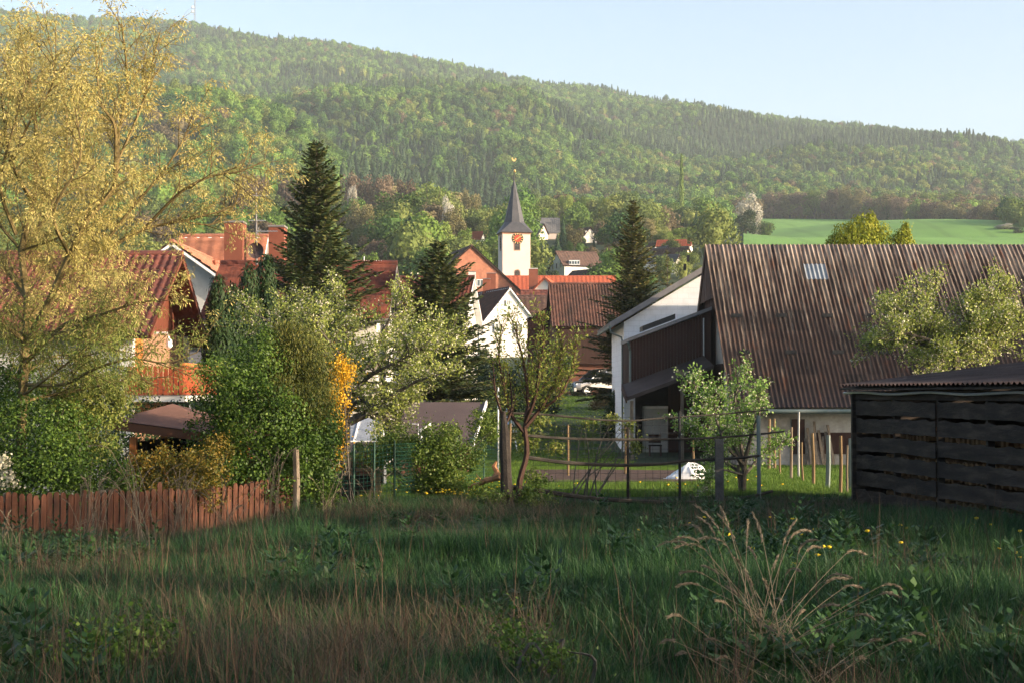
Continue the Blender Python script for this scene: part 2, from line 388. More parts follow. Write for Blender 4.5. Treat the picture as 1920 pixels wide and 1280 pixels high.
def wood(name, label, zlo, zhi, spacing, keep=lambda px, Z, X: np.ones(len(px), bool), choose=None, seed=1, sscale=1.0, coll=None):
    rg = np.random.default_rng(seed)
    zs, xs = [], []
    z = zlo
    while z < zhi:
        n = int(0.92 * z / spacing); xs.append((np.arange(n) - n / 2 + rg.random(n)) * spacing); zs.append(z + (rg.random(n) - 0.5) * spacing); z += spacing
    X = np.concatenate(xs); Z = np.concatenate(zs); px = 960 + FPX * X / Z
    Hh = height(X, Z); el = (Hh + 10) / Z
    zz = np.linspace(300, 2600, 240); pxs = np.linspace(-500, 2400, 200); PP, ZZ = np.meshgrid(pxs, zz); E = height((PP - 960) / FPX * ZZ, ZZ) / ZZ
    Rm = np.maximum.accumulate(E, axis=0); iz = np.clip(np.searchsorted(zz, Z) - 2, 0, 239); ixx = np.clip(((px + 500) / 2900 * 199).astype(int), 0, 199)
    vis = el > Rm[iz, ixx] - 0.003
    k = vis & keep(px, Z, X); X, Z, px, Hh = X[k], Z[k], px[k], Hh[k]
    ty = choose(px, Z, X, rg); idx = np.zeros(len(X), int); isfir = ty == 'fir'
    for kd, (s0, c) in START.items():
        q = ty == kd; idx[q] = s0 + rg.integers(0, c, q.sum())
    s = sscale * rg.uniform(0.6, 1.4, len(X)); S3 = np.stack([s, s, s * rg.uniform(0.85, 1.2, len(X))], -1); S3[isfir] *= 0.95
    rot = np.zeros((len(X), 3)); rot[:, 2] = rg.random(len(X)) * 6.28
    print(name, len(X)); return scatter(name, label, 'woodland', coll or FC, np.stack([X, Z, Hh - 0.6], -1), S3, rot, idx)
def not_field(px, Z):
    z1 = np.interp(px, [1395, 1430, 1500, 1600, 1700, 1800, 1875], [800, 930, 925, 900, 850, 790, 740])
    f = (px > 1385) & (px < 1885) & (Z > 600) & (Z < z1 + 6)
    return ~f
def ch_far(px, Z, X, rg):
    n1 = vnoise(X, Z, 210, 21) + 0.35 * (vnoise(X, Z, 60, 22) - 0.5) + rg.normal(0, 0.09, len(X)); u = rg.random(len(X))
    t = np.where(n1 < 0.40, 'fir', 'beech'); t = np.where((n1 >= 0.40) & (u < 0.16), 'olive', t); t = np.where((n1 > 0.5) & (u > 0.95), 'brown', t)
    top = Z > 2280; t = np.where(top & (u < 0.35) & (px > 500), 'fir', t); return t
wood('distant_forest', 'forested back ridge running down to the right under the sky', 1640, 2560, 8.0, lambda px, Z, X: (px > -250) & (px < 2170), ch_far, 1, 0.86)
def ch_mid(px, Z, X, rg):
    n1 = vnoise(X, Z, 150, 31) + 0.4 * (vnoise(X, Z, 45, 32) - 0.5) + rg.normal(0, 0.1, len(X)); u = rg.random(len(X))
    lowd = np.clip((px - 1050) / 800, 0, 1) * 0.5
    n1 = n1 - 0.38 * ((px < 930) & (Z < 1280)) - 0.15 * (np.abs(px - 1060 - (1400 - Z) * .12) < 26)  # extra dark firs behind the near crest stand in for shade there
    t = np.where(n1 < 0.30, 'fir', 'beech'); t = np.where((n1 >= 0.30) & (u < 0.25 + lowd * 0.5), 'olive', t); t = np.where((n1 > 0.5) & (u > 0.93 - lowd * 0.45), 'brown', t); return t
wood('wooded_spur', 'broad wooded spur in the middle of the slope, fresh green with dark firs', 985, 1640, 7.6, lambda px, Z, X: (px > -250) & (px < 2170), ch_mid, 2, 0.86)
def ch_near(px, Z, X, rg):
    u = rg.random(len(X)); n1 = vnoise(X, Z, 70, 41) + rg.normal(0, 0.12, len(X))
    t = np.where(u < 0.6, 'beech', 'olive')
    t = np.where((px > 640) & (px < 980) & (Z > 760) & (n1 < 0.86), 'fir', t)
    t = np.where((Z > 880) & (px < 640), np.where(u < .75, 'beech', 'olive'), t); t = np.where((px < 640) & (Z < 880) & (n1 < 0.10), 'brown', t); t = np.where((px < 640) & (Z < 860) & (n1 > 0.85), 'fir', t)
    t = np.where((px > 1380) & (Z > 720) & (Z < 985) & (u < 0.55), 'brown', t)
    t = np.where((px > 560) & (px < 900) & (Z < 760) & (n1 < 0.4), 'brown', t)
    return t
wood('near_wood', 'mixed wood on the nearest spur and behind the fields', 545, 985, 8.2, lambda px, Z, X: (px > -200) & (px < 2120) & not_field(px, Z) & ~(((px > 390) & (px < 495) & (Z < 605)) | ((px > 980) & (Z < 640))) & ~((px > 860) & (px < 960) & (Z < 690)), ch_near, 3, 1.0, FN)

def ch_val(px, Z, X, rg):
    u = rg.random(len(X)); n1 = vnoise(X, Z, 30, 51); t = np.where(n1 < 0.45, 'beech', 'olive'); t = np.where(u > .88, 'brown', t); return np.where((u < .05), 'fir', t)
def val_keep(px, Z, X):
    houses_ = ((px > 985) & (px < 1000 + 330) & (Z < 500) & ~((px > 1125) & (px < 1180)) & ~(((px > 1195) & (px < 1225)) )) | ((px > 870) & (px < 930) & (Z < 436))
    mead = ((px > 390) & (px < 495) & (Z < 605) & (Z > 440)) | ((px > 860) & (px < 960) & (Z > 520) & (Z < 690)) | (px > 1335)
    return (px > -150) & (px < 2070) & ~houses_ & ~mead & (vnoise(X, Z, 14, 52) > .22)
wood('valley_trees', 'loose spring trees filling the valley between the village and the wooded slopes', 285, 640, 12.5, val_keep, ch_val, 4, 0.98, FV)
def gkeep(px, Z, X): return (px > 985) & (px < 1345) & ~((px > 1385) & (Z > 450)) & (vnoise(X, Z, 9, 61) > .3)
wood('garden_shrubs', 'garden shrubs and small fruit trees between the far houses', 275, 500, 9.5, gkeep, ch_val, 6, 0.40, FV)
# ------------------------------------------------------------------ building materials
M_white = mat('white_render', [(0.62, 0.60, 0.57), (0.74, 0.72, 0.68)], 1.2, 0.9, bump=0.2, fine=0.12)
M_cream = mat('cream_render', [(0.66, 0.54, 0.47), (0.74, 0.62, 0.54)], 0.4, 0.9, fine=0.08)
M_grey = mat('grey_render', [(0.40, 0.40, 0.38), (0.50, 0.50, 0.47)], 1.0, 0.9, fine=0.15)
M_tan = mat('tan_render', [(0.26, 0.145, 0.09), (0.30, 0.175, 0.11)], 1.0, 0.9, fine=0.1)
M_plaster = mat('worn_barn_plaster', [(0.20, 0.18, 0.15), (0.36, 0.34, 0.30), (0.50, 0.48, 0.44)], 0.6, 0.92, bump=0.5, fine=0.35)
M_brown = mat('dark_brown_boards', [(0.030, 0.014, 0.010), (0.052, 0.022, 0.015)], 2.0, 0.75, bump=0.4, sc3=(6, 6, 0.4))
M_redwood = mat('red_stained_wood', [(0.25, 0.05, 0.018), (0.33, 0.072, 0.026)], 3.0, 0.6)
M_orangewood = mat('orange_wood', [(0.42, 0.13, 0.03), (0.55, 0.20, 0.06)], 3.0, 0.6)
M_greyfascia = mat('grey_metal_trim', [(0.16, 0.15, 0.15), (0.22, 0.21, 0.21)], 2.0, 0.6)
M_gutter = mat('zinc_gutter', [(0.10, 0.14, 0.13), (0.18, 0.21, 0.20)], 2.0, 0.5, metallic=0.3)
M_pvc = mat('white_pvc', [(0.72, 0.74, 0.76), (0.80, 0.80, 0.80)], 2.0, 0.5)
M_slate = mat('slate', [(0.055, 0.058, 0.068), (0.09, 0.09, 0.10)], 2.0, 0.55, fine=0.3)
M_chim = mat('chimney_render', [(0.18, 0.058, 0.036), (0.24, 0.08, 0.048)], 1.5, 0.85, fine=0.12)
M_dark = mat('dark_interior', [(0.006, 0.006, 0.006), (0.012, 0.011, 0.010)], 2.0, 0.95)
M_iron = mat('dark_iron', [(0.02, 0.02, 0.022), (0.035, 0.035, 0.035)], 3.0, 0.5, metallic=0.4)
M_steel = mat('galvanised_steel', [(0.35, 0.36, 0.37), (0.48, 0.49, 0.5)], 3.0, 0.4, metallic=0.7)
M_gold = mat('gilded_copper', [(0.95, 0.62, 0.22), (1.0, 0.70, 0.28)], 3.0, 0.3, metallic=0.85)
M_clock = mat('clock_red', [(0.50, 0.05, 0.025), (0.58, 0.07, 0.03)], 3.0, 0.6)
M_ring = mat('clock_ring_dark', [(0.02, 0.015, 0.015), (0.03, 0.02, 0.02)], 3.0, 0.6)
M_stone = mat('sandstone_trim', [(0.36, 0.20, 0.15), (0.42, 0.25, 0.19)], 3.0, 0.85)
def glassmat(name, c):
    m = bpy.data.materials.new(name); nt, N, L, B = nodes_of(m)
    v = coords(nt); cc = ramp(nt, noise(nt, v, 0.8, 2), [c, tuple(x * 1.6 + 0.01 for x in c)]); L.new(cc, B.inputs['Base Color'])
    B.inputs['Roughness'].default_value = 0.08; B.inputs['Specular IOR Level'].default_value = 0.9; return m
M_glass = glassmat('window_glass', (0.03, 0.045, 0.06))
def tilemat(name, cols, streak=None, mscale=1.4, dark=0.35, rough=0.8):
    """fired tiles: every patch of tiles its own tint, lichen and soot in blotches"""
    m = bpy.data.materials.new(name); nt, N, L, B = nodes_of(m)
    v = coords(nt, (3.4, 3.4, 3.4)); vo = N.new('ShaderNodeTexVoronoi'); vo.inputs['Scale'].default_value = 1.0; L.new(v, vo.inputs['Vector'])
    sx = N.new('ShaderNodeSeparateColor'); L.new(vo.outputs['Color'], sx.inputs[0])
    c = ramp(nt, sx.outputs[0], cols, 0.05, 0.95)
    f = noise(nt, coords(nt), mscale, 6, 0.7); c = mixc(nt, dark, c, ramp(nt, f, [(0.12, 0.11, 0.09), (1, 1, 1)], 0.38, 0.56), 'MULTIPLY')
    L.new(c, B.inputs['Base Color']); B.inputs['Roughness'].default_value = rough
    b = N.new('ShaderNodeBump'); b.inputs['Strength'].default_value = 0.3; b.inputs['Distance'].default_value = 0.02
    L.new(noise(nt, v, 3.0, 3), b.inputs['Height']); L.new(b.outputs[0], B.inputs['Normal']); return m
T_red = tilemat('red_clay_tiles', [(0.085, 0.026, 0.022), (0.13, 0.036, 0.027), (0.18, 0.055, 0.036)])
T_dkred = tilemat('dark_red_tiles', [(0.11, 0.028, 0.017), (0.15, 0.036, 0.02), (0.19, 0.05, 0.026)], dark=0.6)
T_orange = tilemat('orange_clay_tiles', [(0.28, 0.11, 0.068), (0.34, 0.135, 0.08), (0.38, 0.155, 0.09)], dark=0.15)
T_bright = tilemat('bright_orange_tiles', [(0.34, 0.075, 0.035), (0.42, 0.095, 0.042)], dark=0.12)
T_old = tilemat('mossy_old_tiles', [(0.06, 0.026, 0.02), (0.09, 0.034, 0.024), (0.12, 0.05, 0.034)], dark=0.75, mscale=0.6)
T_brown = tilemat('brown_concrete_tiles', [(0.055, 0.03, 0.024), (0.09, 0.045, 0.035), (0.11, 0.06, 0.045)], dark=0.3)
T_greyt = tilemat('grey_roof_tiles', [(0.15, 0.15, 0.16), (0.20, 0.20, 0.21)], dark=0.2)

def roof_sheet(o, u, v, nrm, wid, ln, pitch, amp, course, step, shape='sine', per=6, sag=None, trim=None):
    """profiled roofing: o top corner, u along the ridge, v down the slope, n outward. returns V, F of quads with thickness lips at the courses"""
    o, u, v, nrm = (np.array(a, float) for a in (o, u, v, nrm))
    ncol = max(2, int(round(wid / pitch)) * per + 1); xs = np.linspace(0, wid, ncol)
    ph = xs / pitch * 2 * PI
    hgt = amp * (np.cos(ph) if shape == 'sine' else (np.abs(np.cos(ph / 2)) * 2 - 1 if shape == 'barrel' else np.sign(np.cos(ph)) * 0.5))
    rows = []; nco = max(1, int(round(ln / course))); c = ln / nco
    for k in range(nco):
        rows.append((k * c, 0.0)); rows.append(((k + 1) * c, step))
    R = np.array(rows); nr = len(R)
    V = o + u * xs[None, :, None] + v * R[:, 0][:, None, None] + nrm * (hgt[None, :, None] + R[:, 1][:, None, None])
    if sag is not None: V[:, :, 2] += sag(xs[None, :], R[:, 0][:, None])
    V = V.reshape(-1, 3); i = (np.arange(nr - 1)[:, None] * ncol + np.arange(ncol - 1)[None, :]).ravel()
    return V, np.stack([i, i + ncol, i + ncol + 1, i + 1], -1)

def house(name, label, cat, cx, cy, z0, L, W, wall_h, rise, rz, wall, tile, over=0.45, gover=0.35, verge=None, tiles='bump', group=None, gable_mat=None, thick=0.16, basement=3.0, eave_over=None):
    """gabled house: ridge along local x. returns the root and a function that turns local points into world points"""
    root = thing(name, label, cat, (cx, cy, z0), group)
    R = Matrix.Rotation(rz, 3, 'Z'); c = Vector((cx, cy, z0)); w2 = lambda x, y, z: R @ Vector((x, y, z)) + c
    h, a, b = wall_h, L / 2, W / 2
    mb = MB(); mb.add([w2(-a, -b, -basement), w2(a, -b, -basement), w2(a, b, -basement), w2(-a, b, -basement), w2(-a, -b, h), w2(a, -b, h), w2(a, b, h), w2(-a, b, h)],
                      [(0, 1, 5, 4), (2, 3, 7, 6), (0, 4, 7, 3), (1, 2, 6, 5)]).build('wall', wall, root)
    for s in (-1, 1):
        gm = MB(); gm.slab([w2(s * a, -b, h), w2(s * a, b, h), w2(s * a, 0, h + rise * (1 - 0.02))], R @ Vector((-s * 0.12, 0, 0)))
        gm.build('gable', gable_mat or wall, root)
    sl = math.hypot(rise, b); ov = over; eo = over if eave_over is None else eave_over
    for s in (-1, 1):
        top = w2(-a - gover, 0, h + rise + 0.06); v = (R @ Vector((0, s * b, -rise))) / sl; u = R @ Vector((1, 0, 0)); n = (R @ Vector((0, s * rise, b))) / sl
        ln = sl + eo; wd = L + 2 * gover
        if s == 1: top = w2(a + gover, 0, h + rise + 0.06); u = -u
        rb = MB(); p = [top, top + u * wd, top + u * wd + v * ln, top + v * ln]
        rb.slab([q - n * thick for q in p], n * (thick - 0.05)).build('roof_deck', verge or M_brown, root)
        if tiles == 'plain': V, F = roof_sheet(top, u, v, n, wd, ln, 0.18, 0.006, 0.32, 0.045, 'sine', 3)
        elif tiles == 'geo': V, F = roof_sheet(top, u, v, n, wd, ln, 0.215, 0.030, 0.34, 0.045, 'barrel', 5)
        else: V, F = roof_sheet(top, u, v, n, wd, ln, 0.6, 0.03, 0.5, 0.05, 'sine', 4)
        np_obj('roof', V, F, tile, root)
    rc = MB(); rc.tube([w2(-a - gover, 0, h + rise + 0.06), w2(a + gover, 0, h + rise + 0.06)], 0.11, 8).build('ridge_tiles', tile, root)
    return root, w2, R
def window(root, c, wd, ht, nrm, name='window', frame=None, bars=True):
    """frame and pane set proud of a wall; c centre, nrm outward direction"""
    n = Vector(nrm).normalized(); t = n.cross(Vector((0, 0, 1))).normalized(); c = Vector(c); up = Vector((0, 0, 1)); fr = frame or M_pvc
    mb = MB(); e = 0.07; d = n * 0.03
    for s in (-1, 1):
        mb.beam(c + t * s * (wd / 2 - e / 2) - up * ht / 2 + d, c + t * s * (wd / 2 - e / 2) + up * ht / 2 + d, e, 0.08, up=n)
        mb.beam(c + up * s * (ht / 2 - e / 2) - t * (wd / 2 - e) + d, c + up * s * (ht / 2 - e / 2) + t * (wd / 2 - e) + d, 0.08, e)
    if bars: mb.beam(c - up * (ht / 2 - e) + d, c + up * (ht / 2 - e) + d, 0.05, 0.05, up=n)
    f = mb.build(name, fr, root)
    MB().beam(c - up * (ht / 2 - e) + n * 0.012, c + up * (ht / 2 - e) + n * 0.012, wd - 2 * e, 0.01, up=n).build('pane', M_glass, f)
    return f
def chimney(root, c, a, b, h, m=None, cap=True, cm=None):
    ch = MB().box((c[0], c[1], c[2] + h / 2), (a, b, h)).build('chimney', m or M_chim, root)
    if cap: MB().box((c[0], c[1], c[2] + h + 0.06), (a + 0.04, b + 0.04, 0.07)).build('chimney_cap', cm or M_greyfascia, ch)
    return ch

# ------------------------------------------------------------------ the big barn with the corrugated roof
Zr, Ze, Zb = 70.0, 62.0, 78.0
rt = P(1322, 459, Zr); et = P(1367, 764, Ze); BX0 = rt.x; BX1 = 31.5
zr, ze = rt.z, et.z; zg = hz(14, 63)
barn = thing('barn', 'long barn with rusty brown corrugated roof and snow guards, right of the white building', 'barn', (19.5, 70, zg))
sl = math.hypot(Zr - Ze, zr - ze); v = np.array([0, Ze - Zr, ze - zr]) / sl; nrm = np.array([0, -(zr - ze), Zr - Ze]) / sl
m = bpy.data.materials.new('weathered_corrugated_sheet'); nt, N, L_, B = nodes_of(m)
tc = N.new('ShaderNodeTexCoord'); mp = N.new('ShaderNodeMapping'); mp.inputs['Location'].default_value = (20, 20, 20); L_.new(tc.outputs['Object'], mp.inputs[0])
br = N.new('ShaderNodeTexBrick'); br.offset = 0.0; mpb = N.new('ShaderNodeMapping'); mpb.vector_type = 'POINT'
sp = N.new('ShaderNodeSeparateXYZ'); cb = N.new('ShaderNodeCombineXYZ'); L_.new(tc.outputs['Object'], sp.inputs[0]); L_.new(sp.outputs[0], cb.inputs[0]); L_.new(sp.outputs[2], cb.inputs[1])
L_.new(cb.outputs[0], br.inputs['Vector']); br.inputs['Scale'].default_value = 1.0; br.inputs['Brick Width'].default_value = 0.92; br.inputs['Row Height'].default_value = 0.89
br.inputs['Color1'].default_value = (0, 0, 0, 1); br.inputs['Color2'].default_value = (1, 1, 1, 1); br.inputs['Mortar Size'].default_value = 0.0; br.inputs['Mortar'].default_value = (0.5, 0.5, 0.5, 1)
base = ramp(nt, br.outputs['Color'], [(0.034, 0.022, 0.019), (0.054, 0.030, 0.024), (0.076, 0.046, 0.037)], 0.0, 1.0)
streak = noise(nt, coords(nt, (5.5, 0.35, 0.35)), 1.0, 6, 0.75)
hi = N.new('ShaderNodeMapRange'); hi.inputs[1].default_value = 4.4; hi.inputs[2].default_value = 9.4; L_.new(sp.outputs[2], hi.inputs[0])
sm = N.new('ShaderNodeMath'); sm.operation = 'MULTIPLY_ADD'; L_.new(hi.outputs[0], sm.inputs[0]); sm.inputs[1].default_value = 0.16; L_.new(streak, sm.inputs[2])
lich = ramp(nt, sm.outputs[0], [(0, 0, 0), (1, 1, 1)], 0.56, 0.76)
c = mixc(nt, lich, base, (0.36, 0.28, 0.22))
rust = ramp(nt, noise(nt, coords(nt, (2.4, 0.5, 0.5)), 1.3, 4), [(0, 0, 0), (1, 1, 1)], 0.58, 0.72); c = mixc(nt, rust, c, (0.12, 0.05, 0.03))
L_.new(c, B.inputs['Base Color']); B.inputs['Roughness'].default_value = 0.85
V, F = roof_sheet((BX0, Zr, zr), (1, 0, 0), v, nrm, BX1 - BX0, sl, 0.186, 0.036, 1.33, 0.028, 'sine', 8)
np_obj('roof', V, F, m, barn, smooth=True)
vb = np.array([0, 1, 0.0]) * (Zb - Zr); v2 = np.array([0, Ze - Zr, -(zr - ze)]); v2 = np.array([0, (Zr - Ze), -(zr - ze)]) / sl
V, F = roof_sheet((BX1, Zr, zr), (-1, 0, 0), v2, np.array([0, (zr - ze), Zr - Ze]) / sl, BX1 - BX0, sl, 0.186, 0.026, 1.33, 0.012, 'sine', 4)
np_obj('roof', V, F, m, barn, smooth=True)
MB().slab([Vector((BX0 + 0.03, Ze, ze - 0.06)), Vector((BX0 + 0.03, Zr, zr - 0.06)), Vector((BX0 + 0.03, Zb, ze - 0.06)), Vector((BX0 + 0.03, Zb, ze - 0.24)), Vector((BX0 + 0.03, Zr, zr - 0.26)), Vector((BX0 + 0.03, Ze, ze - 0.24))], (0.05, 0, 0)).build('verge_board', M_brown, barn)
M_pale = mat('pale_light_sheet', [(0.17, 0.19, 0.21), (0.26, 0.28, 0.30)], 2.0, 0.6)
def on_roof(px, py):
    """point on the front slope of the barn roof seen at this pixel"""
    d = P(px, py, 1.0); s = (zr - ze) / (Zr - Ze); Z = (ze - s * Ze) / (d.z - s); return P(px, py, Z)
for (a, b_, c_, d_) in ((1508, 1545, 497, 525),):
    q0 = on_roof(a, c_); q1 = on_roof(b_, c_); q2 = on_roof(a, d_); ln = (q2 - q0).length; k0 = round((q0.x - BX0) / 0.186) * 0.186 + BX0
    V, F = roof_sheet((k0, q0.y, q0.z), (1, 0, 0), v, nrm, 0.186 * 5, ln, 0.186, 0.030, 5, 0.0, 'sine', 8); V = V + nrm * 0.045
    np_obj('pale_roof_sheet', V, F, M_pale, barn, smooth=True)
for (px, py) in ((1381, 595), (1465, 595), (1551, 595), (1636, 595), (1395, 663), (1483, 663), (1571, 663), (1660, 663)):
    q = on_roof(px, py) + Vector(nrm) * 0.1
    g_ = MB(); g_.box(q, (0.44, 0.12, 0.15)); g_.box(q + Vector((-0.1, 0.02, -0.06)), (0.05, 0.2, 0.08)); g_.box(q + Vector((0.1, 0.02, -0.06)), (0.05, 0.2, 0.08)); g_.build('snow_guard', M_iron, barn)
MB().tube([(BX0 + 1.2, Ze - 0.1, ze - 0.13), (BX1, Ze - 0.1, ze - 0.13)], 0.085, 8).build('gutter', M_gutter, barn)
wz = Ze + 0.75
wb = MB(); wb.add([(BX0 + 0.35, wz, zg - 0.6), (BX1, wz, zg - 0.6), (BX1, wz, ze + 0.35), (BX0 + 0.35, wz, ze + 0.35)], [(0, 1, 2, 3)])
gx = BX0 + 0.35
sr = (zr - ze) / (Zr - Ze)
def rz_at(Z): return ze + sr * (Z - Ze) if Z < Zr else zr - sr * (Z - Zr)
wb.add([(gx, wz, zg - 0.6), (gx, 69.0, zg - 0.6), (gx, 69.0, rz_at(69.0) - 0.1), (gx, wz, rz_at(wz) - 0.1)], [(0, 3, 2, 1)])
wb.add([(gx, 69.0, zg - 0.6), (gx, 77.4, zg - 0.6), (gx, 77.4, -0.6), (gx, 69.0, -0.6)], [(0, 3, 2, 1)])
wb.build('wall', M_plaster, barn)
def boards(mb, a, b, ztop_a, ztop_b, zbot, n, th, wdn, seed=0):
    """upright boards from a to b (x,y), each a little proud or back"""
    rr = random.Random(seed); a = Vector(a); b = Vector(b); d = (b - a) / n
    for i in range(n):
        p0 = a + d * i + d * 0.02; p1 = a + d * (i + 1) - d * 0.02; t0 = ztop_a + (ztop_b - ztop_a) * i / n; t1 = ztop_a + (ztop_b - ztop_a) * (i + 1) / n
        o_ = Vector(wdn) * (rr.random() * 0.02); zb_ = zbot if not callable(zbot) else zbot((i + .5) / n)
        zt0, zt1 = t0, t1
        mb.slab([Vector((p0.x, p0.y, zb_)) + o_, Vector((p1.x, p1.y, zb_)) + o_, Vector((p1.x, p1.y, zt1)) + o_, Vector((p0.x, p0.y, zt0)) + o_], Vector(wdn) * th)
mb = MB(); boards(mb, (gx - 0.01, 69.0), (gx - 0.01, Zr), rz_at(69.0) - 0.1, zr - 0.1, -0.6, 7, 0.04, (-1, 0, 0)); boards(mb, (gx - 0.01, Zr), (gx - 0.01, 77.4), zr - 0.1, rz_at(77.4) - 0.1, -0.6, 40, 0.04, (-1, 0, 0), 2)
mb.build('gable_boards', M_brown, barn)
mb = MB(); zc = P(1307, 570, 72.5).z
boards(mb, (BX0 + 0.12, 67.2), (BX0 + 0.12, Zr), rz_at(67.2) - 0.08, zr - 0.08, zc, 14, 0.04, (-1, 0, 0), 5); boards(mb, (BX0 + 0.12, Zr), (BX0 + 0.12, 72.8), zr - 0.08, rz_at(72.8) - 0.08, zc, 14, 0.04, (-1, 0, 0), 6)
mb.build('gable_cladding', M_brown, barn)
# openings and leaning timber along the long wall
for (px, wd, y0, y1) in ((1497, 0.5, 785, 850), (1560, 1.5, 810, 850)):
    q = P(px, y1, wz - 0.02); h = (y1 - y0) / FPX * wz; MB().box((q.x, wz - 0.03, q.z + h / 2), (wd, 0.05, h)).build('shutter', M_brown, barn)
rr = random.Random(3)
plk = thing('leaning_planks', 'weathered planks and poles leaning on the pale barn wall behind the stakes', 'planks', (PX(1525, 62.3), 62.3, hz(11.5, 62.3)))
M_oldwood = mat('weathered_wood', [(0.10, 0.075, 0.05), (0.20, 0.155, 0.11), (0.26, 0.22, 0.17)], 2.5, 0.9, bump=0.4, sc3=(4, 4, 0.5), fine=0.3)
mb = MB()
for i in range(11):
    x = PX(1512 + i * 4.2, 62.3); h = rr.uniform(0.8, 1.9); zz = hz(x, 62.3); mb.beam((x + rr.uniform(-.15, .15), 61.95 + rr.random() * 0.1, zz), (x, 62.62, zz + h), 0.10, 0.03)
mb.build('plank', M_oldwood, plk)

# chimney-like top seen over the barn ridge
hb_, w2, R = house('red_roofed_house', 'low red roof just showing over the left end of the barn ridge', 'house', PX(1394, 130), 133, hz(18, 133) - 1, 4.2, 5, 5.6, 0.0 + 2.6, 0, M_white, T_dkred)
hb_.location = hb_.location

# ------------------------------------------------------------------ white building beside the barn, wooden extension, canopy
ZL = 73.3
lroot = thing('white_building', 'whitewashed block building with a sloping grey roof edge, joined to the barn', 'building', (PX(1240, ZL), ZL, hz(6, ZL)))
xa = PX(1170, ZL); z_ev = P(1170, 604, ZL).z; slope = 0.60; xap = 9.6; zap = z_ev + (xap - xa) * slope
m = bpy.data.materials.new('whitewashed_blocks'); nt, N, L_, B = nodes_of(m)
tc = N.new('ShaderNodeTexCoord'); sp = N.new('ShaderNodeSeparateXYZ'); cb = N.new('ShaderNodeCombineXYZ'); L_.new(tc.outputs['Object'], sp.inputs[0]); L_.new(sp.outputs[0], cb.inputs[0]); L_.new(sp.outputs[2], cb.inputs[1])
br = N.new('ShaderNodeTexBrick'); L_.new(cb.outputs[0], br.inputs['Vector']); br.inputs['Scale'].default_value = 1; br.inputs['Brick Width'].default_value = 0.5; br.inputs['Row Height'].default_value = 0.25; br.inputs['Mortar Size'].default_value = 0.012
br.inputs['Color1'].default_value = (0.84, 0.86, 0.89, 1); br.inputs['Color2'].default_value = (0.88, 0.89, 0.91, 1); br.inputs['Mortar'].default_value = (0.78, 0.79, 0.81, 1)
c = mixc(nt, 0.5, br.outputs['Color'], ramp(nt, noise(nt, coords(nt), 2.0, 6), [(0.78, 0.77, 0.75), (1, 1, 1)], 0.3, 0.6), 'MULTIPLY'); L_.new(c, B.inputs['Base Color']); B.inputs['Roughness'].default_value = 0.9
bu = N.new('ShaderNodeBump'); bu.inputs['Strength'].default_value = 0.6; bu.inputs['Distance'].default_value = 0.02; L_.new(br.outputs['Fac'], bu.inputs['Height']); bu.invert = True; L_.new(bu.outputs[0], B.inputs['Normal'])
zl0 = hz(5.5, ZL) - 0.8; xr = 2 * xap - xa; yL1 = ZL + 9
MB().add([(xa, ZL, zl0), (xr, ZL, zl0), (xr, ZL, z_ev), (xap, ZL, zap), (xa, ZL, z_ev), (xa, yL1, zl0), (xr, yL1, zl0), (xr, yL1, z_ev), (xap, yL1, zap), (xa, yL1, z_ev)],
         [(0, 1, 2, 3, 4), (5, 9, 8, 7, 6), (0, 4, 9, 5), (1, 6, 7, 2)]).build('wall', m, lroot)
dx = Vector((-math.cos(math.atan(slope)), 0, -math.sin(math.atan(slope)))); nn = Vector((-slope, 0, 1)).normalized()
for s in (1, -1):
    d_ = Vector((dx.x * s, 0, dx.z)); n_ = Vector((nn.x * s, 0, nn.z)); top = Vector((xap, ZL - 0.45, zap + 0.1)); ln = (xap - xa) / math.cos(math.atan(slope)) + 0.72
    pts = [top, top + d_ * ln, top + d_ * ln + Vector((0, 10, 0)), top + Vector((0, 10, 0))]
    MB().slab(pts, n_ * 0.24).build('roof', M_greyfascia, lroot)
ev = Vector((xap, 0, zap + 0.1)) + dx * ((xap - xa) / math.cos(math.atan(slope)) + 0.72)
MB().tube([(ev.x - 0.05, ZL - 0.5, ev.z + 0.02), (ev.x - 0.05, ZL + 9.5, ev.z + 0.02)], 0.07, 8).build('gutter', M_gutter, lroot)
MB().tube([(ev.x - 0.05, ZL - 0.4, ev.z), (ev.x, ZL - 0.35, ev.z - 0.22), (xa - 0.12, ZL - 0.06, ev.z - 0.42), (xa - 0.08, ZL - 0.05, ev.z - 0.6), (xa - 0.08, ZL - 0.05, zl0 + 0.5)], 0.045, 6).build('drainpipe', M_gutter, lroot)
for px, py in ((1284, 494), (1290, 478)):
    q = P(px, py + 8, ZL + 0.6); MB().box(q + Vector((0, 0, 0.02)), (0.10, 0.3, 0.28)).build('snow_guard', M_iron, lroot)
ZE = 69.0
ext = thing('timber_extension', 'dark brown boarded lean-to with a sloping roof between the white building and the barn', 'lean-to', (PX(1250, ZE), ZE, -0.4))
x0 = PX(1182, ZE); x1 = BX0 + 0.12; za = P(1176, 640, ZE).z; zb1 = P(1316, 588, ZE).z; se = (zb1 - za) / (PX(1316, ZE) - PX(1176, ZE))
zlow = lambda x: P(1175, 742, ZE).z + (x - x0) * 0.36
mb = MB(); boards(mb, (x0, ZE), (x1, ZE), za + 0.0, za + (x1 - x0) * se, lambda t: zlow(x0 + (x1 - x0) * t) + 0.1, 26, 0.03, (0, -1, 0), 4)
boards(mb, (x0, ZE), (x0, ZL - 0.05), za, za, zlow(x0) + 0.35, 20, 0.03, (-1, 0, 0), 9)
mb.build('boarding', M_brown, ext)
xe = x0 - 0.12
